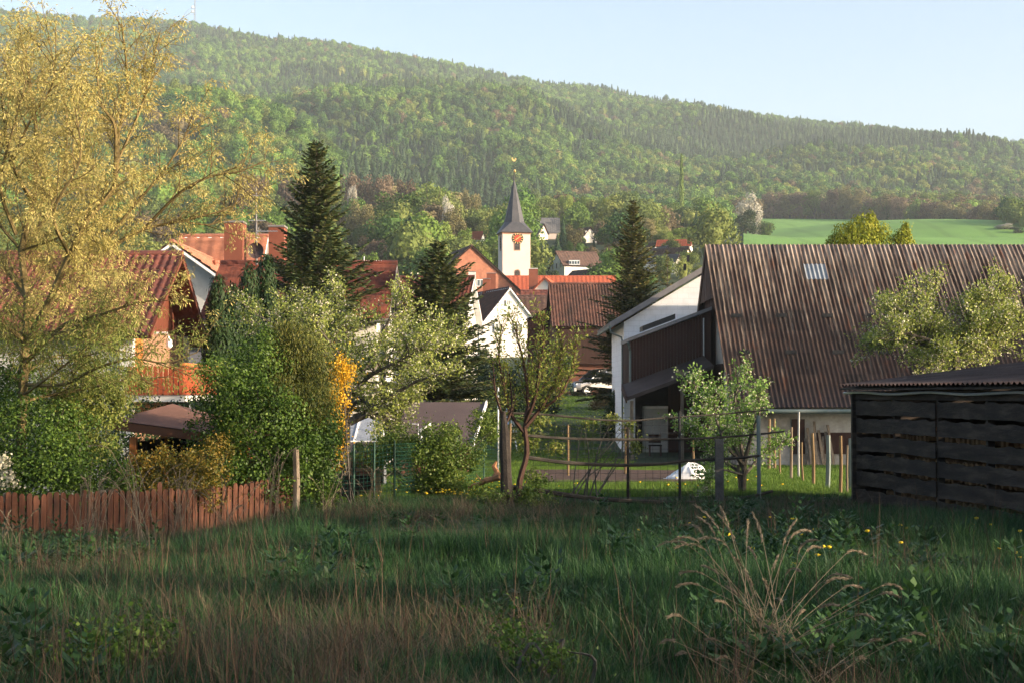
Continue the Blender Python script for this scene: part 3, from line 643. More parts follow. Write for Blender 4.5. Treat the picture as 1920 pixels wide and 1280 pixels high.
MB().slab([(xe, ZE - 0.3, za - 0.02), (x1, ZE - 0.3, za + (x1 - xe) * se), (x1, ZL - 0.02, za + (x1 - xe) * se), (xe, ZL - 0.02, za - 0.02)], (0, 0, 0.15)).build('roof', M_greyfascia, ext)
px0, px1 = PX(1205, ZE), PX(1266, ZE)
MB().slab([(px0, ZE - 0.1, za + 0.2 + (px0 - xe) * se), (px1, ZE - 0.1, za + 0.2 + (px1 - xe) * se), (px1, ZE + 1.6, za + 0.2 + (px1 - xe) * se), (px0, ZE + 1.6, za + 0.2 + (px0 - xe) * se)], (0, 0, 0.22)).build('roof_panel', M_iron, ext)
MB().tube([(xe, ZE - 0.3, za - 0.05), (x0 - 0.02, ZE - 0.1, za - 0.4), (x0 - 0.02, ZE - 0.1, zlow(x0) + 0.5), (x0 + 0.2, ZE - 0.1, zlow(x0) + 0.3)], 0.05, 6).build('drainpipe', M_gutter, ext)
MB().tube([(PX(1319, ZE), ZE - 0.1, zb1 - 0.2), (PX(1319, ZE), ZE - 0.1, P(1319, 668, ZE).z)], 0.035, 6).build('downpipe', M_steel, ext)
can = thing('porch_canopy', 'broad dark brown sloping canopy over the open porch', 'canopy', (PX(1250, 68), 68, -0.4))
c1 = P(1165, 721, 68.9); c2 = P(1319, 666, 68.9); c3 = P(1338, 684, 66.9); c4 = P(1174, 744, 66.9)
MB().slab([c1, c2, c3, c4], (0, 0, -0.16)).build('roof', mat('brown_bitumen', [(0.035, 0.026, 0.024), (0.06, 0.045, 0.04)], 1.5, 0.8), can)
MB().beam(c1 + Vector((0.02, 0, -0.1)), c4 + Vector((0.02, 0, -0.1)), 0.05, 0.3).build('fascia', M_brown, can)
for q in (c4 + Vector((0.25, 0.2, -0.15)), c3 + Vector((-1.3, 0.2, -0.2))):
    MB().beam((q.x, q.y, hz(q.x, q.y) - 0.2), (q.x, q.y, q.z), 0.13, 0.13).build('post', M_oldwood, can)
# porch back wall, with dark sheets added where only shade falls
q0 = P(1206, 775, ZL - 0.03)
MB().box((PX(1232, ZL), ZL - 0.03, (P(1230, 765, ZL).z + hz(6.5, ZL)) / 2), (1.5, 0.05, P(1230, 765, ZL).z - hz(6.5, ZL))).build('door', M_grey, lroot)  # stretch of white rear wall, its grey standing in for porch shade
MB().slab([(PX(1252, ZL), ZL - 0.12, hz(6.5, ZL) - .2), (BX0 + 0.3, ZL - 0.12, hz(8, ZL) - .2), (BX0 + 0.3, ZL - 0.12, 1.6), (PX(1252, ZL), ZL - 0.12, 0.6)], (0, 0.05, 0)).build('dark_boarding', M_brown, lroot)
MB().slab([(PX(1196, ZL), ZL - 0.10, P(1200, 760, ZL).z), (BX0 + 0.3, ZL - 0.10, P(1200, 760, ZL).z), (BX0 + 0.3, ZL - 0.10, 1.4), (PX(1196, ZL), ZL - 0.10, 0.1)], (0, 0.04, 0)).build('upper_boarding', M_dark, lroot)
MB().slab([(BX0 + 0.30, 66.5, hz(8, 67) - .3), (BX0 + 0.30, ZL - .15, hz(8, 70) - .3), (BX0 + 0.30, ZL - .15, 1.2), (BX0 + 0.30, 66.5, 1.2)], (-0.04, 0, 0)).build('side_shade_sheet', M_brown, lroot)
MB().box((PX(1197, ZL), ZL - 0.1, (hz(6, ZL) + 0.1) / 2), (0.32, 0.1, 0.1 - hz(6, ZL))).build('door_frame', M_dark, lroot)  # dark upright left of the pale wall stretch
tb = thing('garden_chair', 'dark wooden garden chair in the shade of the open porch', 'chair', (PX(1228, 70), 70, hz(PX(1228, 70), 70)))
bx = PX(1228, 70); bz = hz(bx, 70)
for s in (-1, 1): MB().box((bx + s * 0.24, 70, bz + 0.22), (0.05, 0.4, 0.44)).build('leg', M_brown, tb)
MB().box((bx, 70, bz + 0.46), (0.56, 0.45, 0.06)).build('seat', M_dark, tb)
mb = MB(); [mb.box((bx, 70.2, bz + 0.62 + i * 0.13), (0.54, 0.03, 0.11)) for i in range(3)]; mb.build('backrest', M_brown, tb)

# ------------------------------------------------------------------ house on the left with balcony
M_redwood_shade = mat('shade_darkened_redwood', [(0.085, 0.025, 0.014), (0.14, 0.04, 0.02)], 2, .7, sc3=(6, 6, .5))  # redwood darkened in colour to stand for shade under the verge
ZA = 42.0; za0 = hz(PX(150, 46), 46); xg = PX(235, ZA)
hA, w2, R = house('balcony_house', 'left house with red pantile roof, tan gable wall and red balcony, behind the willow', 'house', xg - 7, 45.6, za0, 14, 7.2, P(268, 611, 41.6).z - za0, 2.15, 0, M_grey, T_red, over=0.5, gover=0.75, verge=M_redwood_shade, tiles='geo', gable_mat=M_redwood_shade)
zw = P(268, 611, 41.6).z
MB().box((xg + 0.05, 45.6, (za0 + zw) / 2 - 0.82), (0.06, 6.8, zw - za0 + 1.6)).build('gable_wall', M_tan, hA)
for yy in (42.0, 49.15): MB().box((xg + 0.05, yy + 0.03, (za0 + zw) / 2), (0.32, 0.30, zw - za0 - 0.02)).build('corner_pillar', M_white, hA)
MB().box((xg + 0.10, 43.0, P(240, 645, 43).z), (0.06, 0.9, 1.5)).build('shutter', M_orangewood, hA)
bl = MB(); bz_ = P(300, 742, 45).z; zt_ = P(300, 686, 45).z
for i in range(56):
    yy = 41.9 + i * 0.135; bl.box((xg + 1.55, yy, (bz_ + zt_) / 2), (0.025, 0.11, zt_ - bz_ - 0.1))
for i in range(11): bl.box((xg + 0.15 + i * 0.135, 41.85, (bz_ + zt_) / 2), (0.11, 0.025, zt_ - bz_ - 0.1))
bl.build('balcony_boards', M_redwood, hA)
MB().box((xg + 1.55, 45.7, zt_), (0.13, 7.9, 0.07)).build('balcony_rail', M_orangewood, hA)
MB().box((xg + 0.85, 45.7, bz_ - 0.06), (1.5, 7.6, 0.16)).build('balcony_floor', M_white, hA)
wl_ = P(286, 632, 45.0); wlp = MB(); wlp.tube([(xg + 0.1, 45, wl_.z + 0.1), (xg + 0.45, 45, wl_.z + 0.12), (xg + 0.5, 45, wl_.z - 0.05)], 0.03, 6); wlp.lathe((xg + 0.5, 45, wl_.z - 0.3), [(0.05, 0), (0.10, 0.05), (0.08, 0.22), (0.03, 0.26)], 8); wlp.build('wall_lamp', M_pvc, hA)
MB().tube([(xg - 14.5, 41.5, zw - 0.25), (xg + 0.7, 41.5, zw - 0.25)], 0.07, 8).build('gutter', M_brown, hA)
rp = MB(); 
rp.tube([P(341, 735, 50), P(341, 642, 50)], 0.03, 6); rp.tube([P(330, 640, 50), P(347, 640, 50), P(347, 665, 50), P(340, 665, 50), P(340, 643, 50)], 0.025, 5)
rpt = thing('looped_pole', 'thin white metal pole with a looped bracket beside the red balcony', 'pole', P(341, 745, 50)); rp.build('pole', M_pvc, rpt)

# ------------------------------------------------------------------ the pair behind: orange roof with a cross gable, dark wing with chimneys
zB = hz(PX(400, 76), 76)
apx = P(326, 455, 70); ev_ = P(456, 545, 70)
hB, w2, R = house('orange_roofed_house', 'house with weathered orange tile roof and shaded bluish gable, behind the red chimneys', 'house', apx.x, 76.5, zB, 13, 2 * (ev_.x - apx.x) - 1.0, ev_.z - zB + 0.25, apx.z - ev_.z - 0.3, PI / 2, M_grey, T_orange, over=0.5, gover=0.5, verge=M_pvc)
rdg1 = P(338, 441, 80); rdg2 = P(503, 446, 80)
hB2, w2, R = house('orange_roofed_main_wing', 'broad orange tile roof running crosswise behind the twin chimneys', 'house', (rdg1.x + rdg2.x) / 2, 80, zB, rdg2.x - rdg1.x - 0.6, 10, 5.6, rdg1.z - zB - 5.7, 0, M_grey, T_orange, over=0.4, gover=0.3, verge=M_pvc)
q = P(405, 493, 74.5); v_ = MB(); v_.tube([q + Vector((0, -0.2, -0.4)), q], 0.10, 8); v_.tube([q + Vector((0, 0, -0.02)), q + Vector((0, 0, 0.10))], 0.17, 8); v_.build('roof_vent', T_orange, hB)
MB().box((PX(392, 69.6), 69.9, P(390, 640, 69.9).z), (3.6, 0.8, 0.3)).build('canopy_slab', M_grey, hB)
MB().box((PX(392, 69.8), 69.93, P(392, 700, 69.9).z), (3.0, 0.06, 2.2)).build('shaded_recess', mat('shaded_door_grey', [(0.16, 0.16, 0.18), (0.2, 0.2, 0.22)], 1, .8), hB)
ZC = 62.0; rC = P(745, 494, ZC); rC0 = P(414, 494, ZC); eC = P(722, 598, 58.3)
zC = hz(PX(600, 62), 62)
hC, w2, R = house('dark_red_roofed_house', 'long dark red tiled house with white gable end, behind the tall spruce', 'house', (rC.x + rC0.x) / 2, ZC, zC, rC.x - rC0.x - 0.9, 8.0, eC.z - zC + 0.1, rC.z - eC.z - 0.15, 0, M_white, T_dkred, over=0.45, gover=0.45, verge=M_greyfascia, tiles='plain')
chimney(hC, (PX(440, 62.8), 62.8, rC.z - 1.0), 0.72, 0.9, P(440, 421, 62.8).z - rC.z + 1.0)
chimney(hC, (PX(520, 62.8), 62.8, rC.z - 1.0), 0.60, 0.9, P(520, 429, 62.8).z - rC.z + 1.0)
mast = thing('roof_aerial', 'tall aerial mast with cross bars standing on the ridge beside the brown dish', 'aerial', P(481, 495, 61.6))
MB().tube([P(481, 497, 61.6), P(480, 352, 61.6)], [0.042, 0.03], 6).build('mast', M_greyfascia, mast)
for (a, b_, y_) in ((462, 502, 367), (467, 497, 414), (509 - 25, 520, 434)):
    m_ = MB(); m_.tube([P(a, y_, 61.6), P(b_, y_, 61.6)], 0.022, 4)
    for i in range(7):
        x = a + (b_ - a) * i / 6; q = P(x, y_, 61.6); m_.tube([q + Vector((0, -0.18, 0)), q + Vector((0, 0.18, 0))], 0.008, 4)
    m_.build('crossbar', M_steel, mast)
m_ = MB(); [m_.tube([P(483, 434, 61.6), P(483 + 8 * math.cos(a), 434 + 9 * math.sin(a), 61.6)], 0.010, 4) for a in (-1.2, -0.4, 0.5, 1.3, 2.0)]; m_.build('crossbar', M_steel, mast)
dish = thing('satellite_dish', 'round brown satellite dish fixed to the aerial mast', 'satellite dish', P(479, 473, 61.35))
M_dish = mat('dish_brown', [(0.045, 0.03, 0.03), (0.06, 0.04, 0.04)], 2, 0.5)
dm = MB(); c = P(479, 470, 61.35); rd = 0.31
prof = [(0.0, 0.10), (rd * .4, 0.085), (rd * .75, 0.045), (rd, 0.0), (rd, 0.02), (rd * .75, 0.065), (rd * .4, 0.105), (0.0, 0.12)]
dm.lathe(c, prof, 24, 'Y'); dm.build('reflector', M_dish, dish, smooth=False)
MB().tube([c + Vector((0, 0, -rd)), c + Vector((0.02, -0.42, -0.1))], 0.012, 5).build('arm', M_iron, dish)
MB().box(c + Vector((0.02, -0.44, -0.08)), (0.06, 0.1, 0.06)).build('receiver', M_iron, dish)
ant = thing('yagi_aerial', 'small white rake aerial lying level on the ridge right of the tall spruce', 'aerial', P(700, 494, 62))
a_ = MB(); a_.tube([P(682, 496, 62), P(683, 481, 62)], 0.02, 5); a_.tube([P(681, 490, 62), P(718, 490, 62)], 0.018, 5)
for i in range(8): q = P(684 + i * 4.5, 490, 62); a_.tube([q + Vector((0, -0.25, 0)), q + Vector((0, 0.25, 0))], 0.008, 4)
a_.build('boom', M_pvc, ant)

# ------------------------------------------------------------------ village round the church
def H(name, label, px, Z, ridge_y, eave_y, half_px, L, rz, wall, tile, cat='house', gnd=None, **kw):
    """gable facing roughly the viewer: half_px half width of the gable, ridge away"""
    zg_ = hz(PX(px, Z), Z) if gnd is None else gnd; zr_ = P(px, ridge_y, Z).z; ze_ = P(px, eave_y, Z).z; W = 2 * half_px / FPX * Z
    R = Matrix.Rotation(rz, 3, 'Z'); d = R @ Vector((1, 0, 0)); c = Vector((PX(px, Z), Z, 0)) - d * (L / 2)
    return house(name, label, cat, c.x, c.y, zg_, L, W, ze_ - zg_, zr_ - ze_, rz, wall, tile, **kw)
# rz: direction of the gable end that is seen (local +x)
a_face = lambda deg: math.radians(-90 + deg)      # 0 = towards the viewer, positive = turned to the viewer's right
hE, w2, R = H('white_gabled_house', 'white gabled house, two windows side by side and a tiny one above, below the church', 955, 165, 540, 612, 60, 11, a_face(20), M_white, tilemat('red_brown_tiles', [(0.08, 0.026, 0.018), (0.11, 0.034, 0.022), (0.14, 0.045, 0.03)], dark=.4), over=0.35, gover=0.3, verge=M_pvc)
n = R @ Vector((1, 0, 0)); tx = n.cross(Vector((0, 0, 1)))
fc = Vector((PX(955, 165), 165, 0)) + n * 0.13
for px, py, wd, ht in ((953.5, 568, 0.5, 0.6), (935, 615, 0.9, 0.95), (972, 615, 0.9, 0.95)):
    q = P(px, py, 165); k = (q.x - fc.x) / (-tx.x if False else tx.x); c = fc + tx * k; c.z = q.z; window(hE, c, wd, ht, n)
chimney(hE, (PX(912, 172), 172, P(912, 552, 172).z), 0.8, 0.7, 1.6)
hF, w2, R = H('orange_tiled_barn_house', 'big steep gable hung with orange tiles, dark roof slope left, beside the church tower', 884, 205, 461, 560, 112, 12, a_face(14), M_white, T_brown, cat='house', gable_mat=T_orange, over=0.3, gover=0.25)
n = R @ Vector((1, 0, 0))
chimney(hF, (PX(885, 196), 196, P(885, 540, 196).z), 0.9, 0.8, 1.9, M_white); chimney(hF, (PX(921, 194), 194, P(921, 543, 194).z), 1.1, 0.9, 1.9, M_chim)
window(hF, Vector((PX(900, 202.5), 202.5, P(900, 531, 202.5).z)), 0.9, 0.9, n, name='window')
hG, w2, R = house('long_orange_roof_house', 'long low house with an even orange roof, right behind the church chimney', 'house', PX(1048, 226), 226, hz(6, 226), 15.5, 9, P(1048, 556, 222).z - hz(6, 226), P(1048, 519, 226).z - P(1048, 556, 222).z, 0, M_white, T_bright, over=0.4, gover=0.3)
chimney(hG, (PX(1000, 205), 205, P(1000, 548, 205).z), 1.15, 1.0, P(1000, 505, 205).z - P(1000, 548, 205).z, M_chim, cm=M_pvc)
hH, w2, R = H('bluish_gable_house', 'white gable in shade with orange verges in front of the long orange roof', 1022, 196, 521, 560, 40, 8, a_face(-8), M_white, T_bright, over=0.3, gover=0.3, verge=T_bright)
hI, w2, R = house('small_red_roof_house', 'small bright red pantile roof between the white gable and the old tiled barn', 'house', PX(1024, 176), 176, hz(4, 176), 5.2, 5, P(1020, 577, 174).z - hz(4, 176), P(1020, 546, 176).z - P(1020, 577, 174).z, 0, M_white, T_red, over=0.2, gover=0.2)
hI2, w2, R = house('brown_roofed_annexe', 'dark brown roof directly right of the white gabled house', 'house', PX(992, 171), 171, hz(2, 171), 5.0, 5, P(995, 592, 169).z - hz(2, 171), P(995, 556, 171).z - P(995, 592, 169).z, 0, M_white, T_brown, over=0.2, gover=0.2)
ZJ = 112.0
hJ, w2, R = house('old_tiled_barn', 'old barn with mossy dark red tile roof and brick gable, left of right-hand spruce', 'barn', PX(1105, ZJ), ZJ + 3.2, hz(5, ZJ), 5.0, 6.4, P(1100, 606, ZJ).z - hz(5, ZJ), P(1100, 534, ZJ + 3).z - P(1100, 606, ZJ).z, 0.05, mat('old_brick', [(0.14, 0.06, 0.04), (0.22, 0.09, 0.055)], 3, 0.9, fine=0.4), T_old, over=0.5, gover=0.3, tiles='geo')
MB().box((PX(1108, ZJ - 0.3), ZJ - 0.25, P(1100, 650, ZJ).z), (4.2, 0.08, 2.4)).build('door', M_brown, hJ)
hD, w2, R = house('lattice_tiled_house', 'dark tiled house with a white gable end behind the smaller spruce', 'house', PX(815, 88), 91, hz(-4, 90), 3.6, 7.2, P(815, 604, 88).z - hz(-4, 90), P(815, 522, 91).z - P(815, 604, 88).z, -0.12, M_white, T_dkred, over=0.4, gover=0.35, verge=M_pvc, tiles='geo')
hbk, w2, R = house('brick_gable_shed', 'small brown brick shed against the left end of the old tiled barn', 'shed', PX(1040, 118), 119, hz(3.2, 119), 1.6, 4.0, P(1040, 600, 118).z - hz(3.2, 119), P(1040, 572, 119).z - P(1040, 600, 118).z, PI / 2, mat('brown_brick', [(0.13, 0.05, 0.035), (0.19, 0.08, 0.05)], 3, 0.9, fine=0.4), T_brown, over=0.1, gover=0.1)
# far houses on the slope behind
hM1, w2, R = house('grey_roofed_house', 'far house with long pale grey roof and cream gable, just right of the spire', 'house', PX(1020, 452), 455, hz(9, 452), 8.5, 9, P(1020, 436, 450).z - hz(9, 452), P(1020, 410, 455).z - P(1020, 436, 450).z, 0.0, M_cream, T_greyt, over=0.3)
hM1b, w2, R = H('cream_gable_wing', 'cream gable end turned to the sun below the pale grey roof', 1019, 447, 420, 438, 14, 8, a_face(50), M_cream, T_greyt, over=0.3)
hM2, w2, R = H('far_white_house', 'bright white gabled house with two small windows under the wood, between spire and spruce', 1107, 432, 427, 447, 19, 7, a_face(30), M_white, T_brown, over=0.3)
n = R @ Vector((1, 0, 0)); tx = n.cross(Vector((0, 0, 1)))
for k in (-1.1, 1.1):
    c = Vector((PX(1107, 432), 432, P(1107, 438, 432).z)) + n * 0.14 + tx * k; window(hM2, c, 1.0, 1.2, n, bars=False)
hM3, w2, R = house('dormer_house', 'pale blue house with long brown roof and white dormer, in the dip beside the church', 'house', PX(1080, 318), 318, hz(13, 318), 8.0, 8.5, P(1080, 499, 315).z - hz(13, 318), P(1080, 473, 318).z - P(1080, 499, 315).z, 0.32, M_white, T_brown, over=0.3)
for k in range(3): window(hM3, w2(-4.05, -2.2 + k * 2.2, P(1045, 500, 318).z - hz(13, 318)), 0.9, 1.2, R @ Vector((-1, 0, 0)), bars=False)
dq = P(1077, 493, 313.5); dm_ = MB().box(dq + Vector((0, 0.6, 0)), (2.1, 2.0, 0.95)).build('dormer', M_pvc, hM3)
for k in range(4): MB().box(dq + Vector((-0.8 + k * 0.53, -0.42, 0)), (0.34, 0.03, 0.55)).build('pane', M_glass, dm_)
hM4, w2, R = H('low_white_gable_house', 'low white gable with a dark roof right above the long orange roof', 1119, 290, 505, 520, 18, 7, a_face(35), M_white, T_brown, over=0.3)
FAR = [('small_far_house', 'tiny white house front right of the right-hand spruce', 1237, 400, 455, 463, 10, 6, 25, M_white, T_brown),
       ('red_far_house', 'far house with bright red roof at the left end of the barn ridge', 1297, 385, 450, 462, 15, 8, 75, M_white, T_bright),
       ('dark_roof_far_house', 'far dark roofed house with a small pale gable below the red far roof', 1290, 350, 464, 478, 12, 10, 50, M_cream, T_brown),
       ('slate_roof_far_house', 'far house with dark slate roof against the grey verge of the white building', 1272, 330, 478, 492, 16, 10, 60, M_white, M_slate),
       ('red_hut', 'small house with orange red roof among trees left of the church spire', 905, 430, 435, 450, 11, 7, 60, M_grey, T_bright),
       ('white_eave_house', 'half hidden white house wall behind the right-hand spruce', 1252, 372, 462, 476, 12, 8, 20, M_white, T_greyt)]
for (nm, lb, px, Z, ry, ey, hp, L, ang, wm, tm) in FAR: H(nm, lb, px, Z, ry, ey, hp, L, a_face(ang), wm, tm, over=0.25)

# ------------------------------------------------------------------ church tower
ZT = 240.0; ct = thing('church_tower', 'cream church tower with red clock, slate spire and gilded weathercock', 'church tower', (PX(965, ZT), ZT + 2.6, hz(0.4, ZT)))
RT = Matrix.Rotation(math.radians(9.5), 3, 'Z'); cc = Vector((PX(964, ZT + 2.5), ZT + 2.5, 0)); zb_ = hz(0, 240); zt = P(960, 436, ZT).z; hwid = 2.12
tw = lambda x, y, z: RT @ Vector((x, y, 0)) + cc + Vector((0, 0, z))
q = [(-1, -1), (1, -1), (1, 1), (-1, 1)]
MB().slab([tw(a * hwid, b * hwid, zb_ - 1) for a, b in q], (0, 0, zt - zb_ + 1)).build('wall', M_cream, ct)
MB().slab([tw(a * (hwid + .08), b * (hwid + .08), zt - 0.22) for a, b in q], (0, 0, 0.25)).build('cornice', M_stone, ct)
zs = P(960, 415, ZT).z; ztip = P(965, 330, ZT).z; h1 = hwid + 0.38; h2 = 1.48
ring1 = [tw(a * h1, b * h1, zt + 0.04) for a, b in q]
c8 = [tw(h2 * math.cos(PI / 8 + k * PI / 4) * 1.08, h2 * math.sin(PI / 8 + k * PI / 4) * 1.08, zs) for k in range(8)]
tip = tw(0, 0, ztip)
vs = ring1 + c8 + [tip]; A, B_, C_, D_ = 0, 1, 2, 3
# octagon indices: k=0,7 east side, 1,2 north, 3,4 west, 5,6 south
o8 = lambda k: 4 + (k % 8)
fs = [(0, 1, o8(6), o8(5)), (1, 2, o8(0), o8(7)), (2, 3, o8(2), o8(1)), (3, 0, o8(4), o8(3)), (1, o8(7), o8(6)), (2, o8(1), o8(0)), (3, o8(3), o8(2)), (0, o8(5), o8(4))]
fs += [(o8(k), o8(k + 1), 12) for k in range(8)] + [(3, 2, 1, 0)]
sp_ = MB().add(vs, fs).build('spire', M_slate, ct)
nk = RT @ Vector((0, -1, 0)); fx = RT @ Vector((1, 0, 0)); nl = RT @ Vector((-1, 0, 0))
ck = tw(0.18, -hwid, 0); ck.z = P(968, 447, ZT).z; rc = 0.86
def disc(c, n_, r, th, seg=28):
    t = n_.cross(Vector((0, 0, 1))).normalized(); u = Vector((0, 0, 1)); pts = [c + t * (r * math.cos(2 * PI * k / seg)) + u * (r * math.sin(2 * PI * k / seg)) for k in range(seg)]
    return MB().slab(pts, n_ * th)
cl = disc(ck, nk, rc, 0.06).build('clock', M_ring, ct)
disc(ck + nk * 0.065, nk, rc * 0.60, 0.02).build('clock_face', M_clock, cl)
mk = MB()
for k in range(12):
    a = 2 * PI * k / 12; d = fx * math.sin(a) + Vector((0, 0, 1)) * math.cos(a); mk.beam(ck + nk * 0.075 + d * rc * 0.66, ck + nk * 0.075 + d * rc * 0.94, 0.12, 0.02, up=nk)
mk.build('hour_marks', M_gold, cl)
hd = MB(); 
for a, l_, w_ in ((-125, 0.42, 0.11), (-150 + 200, 0.62, 0.08)):
    a = math.radians(a); d = fx * math.sin(a) + Vector((0, 0, 1)) * math.cos(a); hd.beam(ck + nk * (0.10 + 0.01 * (l_ > .5)) - d * 0.1, ck + nk * (0.10 + 0.01 * (l_ > .5)) + d * l_, w_, 0.02, up=nk)
hd.build('clock_hands', M_gold, cl)
def belfry(c, n_, wd, ht, arch=True):
    f = MB(); t = n_.cross(Vector((0, 0, 1))).normalized(); pts = [c - t * wd / 2, c + t * wd / 2] + ([c + t * (wd / 2 * math.cos(a)) + Vector((0, 0, ht - wd / 2 + wd / 2 * math.sin(a))) for a in np.linspace(0, PI, 9)] if arch else [c + t * wd / 2 + Vector((0, 0, ht)), c - t * wd / 2 + Vector((0, 0, ht))])
    o_ = f.slab(pts, n_ * 0.05).build('window', M_stone, ct); cen = c + Vector((0, 0, ht * 0.47))
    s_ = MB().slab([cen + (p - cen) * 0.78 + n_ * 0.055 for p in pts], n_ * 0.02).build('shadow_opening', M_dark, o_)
    lv = MB(); [lv.beam(c - t * wd * 0.36 + n_ * 0.09 + Vector((0, 0, ht * (0.15 + 0.16 * i))), c + t * wd * 0.36 + n_ * 0.09 + Vector((0, 0, ht * (0.15 + 0.16 * i))), 0.10, 0.05) for i in range(5)]
    lv.build('louvres', M_greyfascia, o_)
cb_ = tw(0.12, -hwid, 0); cb_.z = P(967, 470, ZT).z; belfry(cb_, nk, 0.95, ck.z - rc * 0.8 - cb_.z, False)
cb_ = tw(0.15, -hwid, 0); cb_.z = P(967, 519, ZT).z; belfry(cb_, nk, 0.90, 1.15)
cb_ = tw(-hwid, -0.35, 0); cb_.z = P(938, 469, ZT).z; belfry(cb_, nl, 1.2, 2.5)
fin = MB(); fin.tube([tip + Vector((0, 0, -0.6)), tip + Vector((0, 0, 0.55)), P(964, 303, ZT + 2.5)], [0.10, 0.05, 0.035], 6); fin.build('finial_rod', M_iron, ct)
MB().lathe(P(965, 321, ZT + 2.5) + Vector((0, 0, -0.28)), [(0.02, 0), (0.15, 0.10), (0.20, 0.28), (0.15, 0.46), (0.02, 0.56)], 12).build('gilded_ball', M_gold, ct)
wc = P(964, 301, ZT + 2.5); t = fx
prof = [(-0.55, 0.35), (-0.42, -0.02), (-0.1, -0.28), (0.22, -0.2), (0.36, 0.1), (0.55, 0.22), (0.38, 0.32), (0.34, 0.5), (0.22, 0.42), (0.12, 0.1), (-0.12, 0.12), (-0.3, 0.5), (-0.45, 0.55)]
MB().slab([wc + t * x * .72 + Vector((0, 0, z * .72)) for x, z in prof], nk * 0.08).build('weathercock', M_gold, ct)

# transmitter mast on the hill top
zmt = 2440; tm_ = thing('transmitter_mast', 'slim lattice transmitter mast on the hill top under the sky', 'mast', G(361, zmt))
hs = P(361, -30, zmt).z - G(361, zmt).z; m1 = MB(); b0 = G(361, zmt)
for k in range(3):
    a = k * 2 * PI / 3; m1.tube([b0 + Vector((2.2 * math.cos(a), 2.2 * math.sin(a), 0)), b0 + Vector((0.4 * math.cos(a), 0.4 * math.sin(a), hs))], 0.32, 4)
for i in range(26):
    z0 = hs * i / 26; r = 2.2 - 1.8 * i / 26
    for k in range(3):
        a = k * 2 * PI / 3; b = (k + 1) * 2 * PI / 3; r2 = 2.2 - 1.8 * (i + 1) / 26
        m1.tube([b0 + Vector((r * math.cos(a), r * math.sin(a), z0)), b0 + Vector((r2 * math.cos(b), r2 * math.sin(b), z0 + hs / 26))], 0.15, 3)
m1.build('lattice', M_steel, tm_)
for py in (14, 22): q = P(361, py, zmt); MB().lathe(q, [(2.2, -1.5), (2.4, 0), (2.2, 1.5)], 10).build('antenna_ring', M_pvc, tm_)
# ------------------------------------------------------------------ trees
M_bark = mat('grey_bark', [(0.05, 0.042, 0.034), (0.11, 0.095, 0.075), (0.17, 0.15, 0.12)], 5.0, 0.95, bump=0.7, sc3=(2, 2, 0.6), fine=0.4)
M_barky = mat('lichened_willow_bark', [(0.10, 0.075, 0.035), (0.20, 0.15, 0.06), (0.27, 0.21, 0.09)], 5.0, 0.95, bump=0.6, sc3=(2, 2, 0.6), fine=0.4)
M_barkr = mat('reddish_bark', [(0.05, 0.028, 0.02), (0.10, 0.05, 0.034)], 5.0, 0.9, bump=0.5, sc3=(2, 2, 0.6), fine=0.3)
def perp(d, rg):
    r = rg.normal(0, 1, 3); r = r - d * (r @ d); return r / (np.linalg.norm(r) + 1e-9)
def walk(p, d, L, n, wob, grav, rg):
    pts = [p.copy()]; st = L / n
    for i in range(n):
        d = d + rg.normal(0, wob, 3) + np.array([0, 0, grav]) / n; d = d / np.linalg.norm(d); p = p + d * st; pts.append(p.copy())
    return np.array(pts)
def polyat(pts, t):
    n = len(pts) - 1; i = min(int(t * n), n - 1); f = t * n - i; return pts[i] * (1 - f) + pts[i + 1] * f, (pts[i + 1] - pts[i]) / (np.linalg.norm(pts[i + 1] - pts[i]) + 1e-9)
def branchwork(mains, levels, rg):
    """mains: list of (points, r0, r1). levels: dicts with gap, len, ang, wob, grav, up, start, r. Returns all limbs and the last level's polylines"""
    limbs = [(np.array(m_[0], float), m_[1], m_[2]) for m_ in mains]; cur = list(limbs)
    last = cur
    for lv in levels:
        nxt = []
        for pts, r0, r1 in cur:
            seg = np.linalg.norm(np.diff(pts, axis=0), axis=1).sum(); n = max(1, int(seg * (1 - lv['start']) / lv['gap'] * rg.uniform(0.85, 1.15)))
            for k in range(n):
                t = lv['start'] + (1 - lv['start']) * (k + rg.random()) / n; p, d = polyat(pts, t)
                a = math.radians(rg.normal(lv['ang'], 10)); q = d * math.cos(a) + perp(d, rg) * math.sin(a) + np.array([0, 0, lv.get('up', 0)])
                q = q / np.linalg.norm(q); L = lv['len'] * rg.uniform(0.6, 1.25) * (1 - lv.get('taper', 0.45) * t)
                rr_ = r0 + (r1 - r0) * t; nxt.append((walk(p, q, L, lv.get('n', 4), lv['wob'], lv['grav'], rg), min(lv['r'], rr_ * 0.75), min(lv['r'], rr_) * 0.3))
            
        limbs += nxt; cur = nxt; last = nxt
    return limbs, last
def limb_mesh(limbs, rmin=0.0, sides=5):
    mb = MB()
    for pts, r0, r1 in limbs:
        if r0 < rmin: continue
        n = len(pts); s = sides if r0 > 0.03 else 3
        mb.tube([tuple(p) for p in pts], [r0 + (r1 - r0) * i / (n - 1) for i in range(n)], s, cap=False)
    return mb
def curve(pts, n=10):
    """smooth polyline through a few points"""
    pts = np.array([list(p) for p in pts], float); m = len(pts)
    if m < 3: return np.array([pts[0] + (pts[-1] - pts[0]) * t for t in np.linspace(0, 1, n)])
    out = []
    e = np.vstack([2 * pts[0] - pts[1], pts, 2 * pts[-1] - pts[-2]])
    per = max(2, n // (m - 1))
    for i in range(m - 1):
        p0, p1, p2, p3 = e[i:i + 4]
        for k in range(per):
            t = k / per; out.append(0.5 * ((2 * p1) + (p2 - p0) * t + (2 * p0 - 5 * p1 + 4 * p2 - p3) * t * t + (3 * p1 - p0 - 3 * p2 + p3) * t ** 3))
    out.append(pts[-1]); return np.array(out)
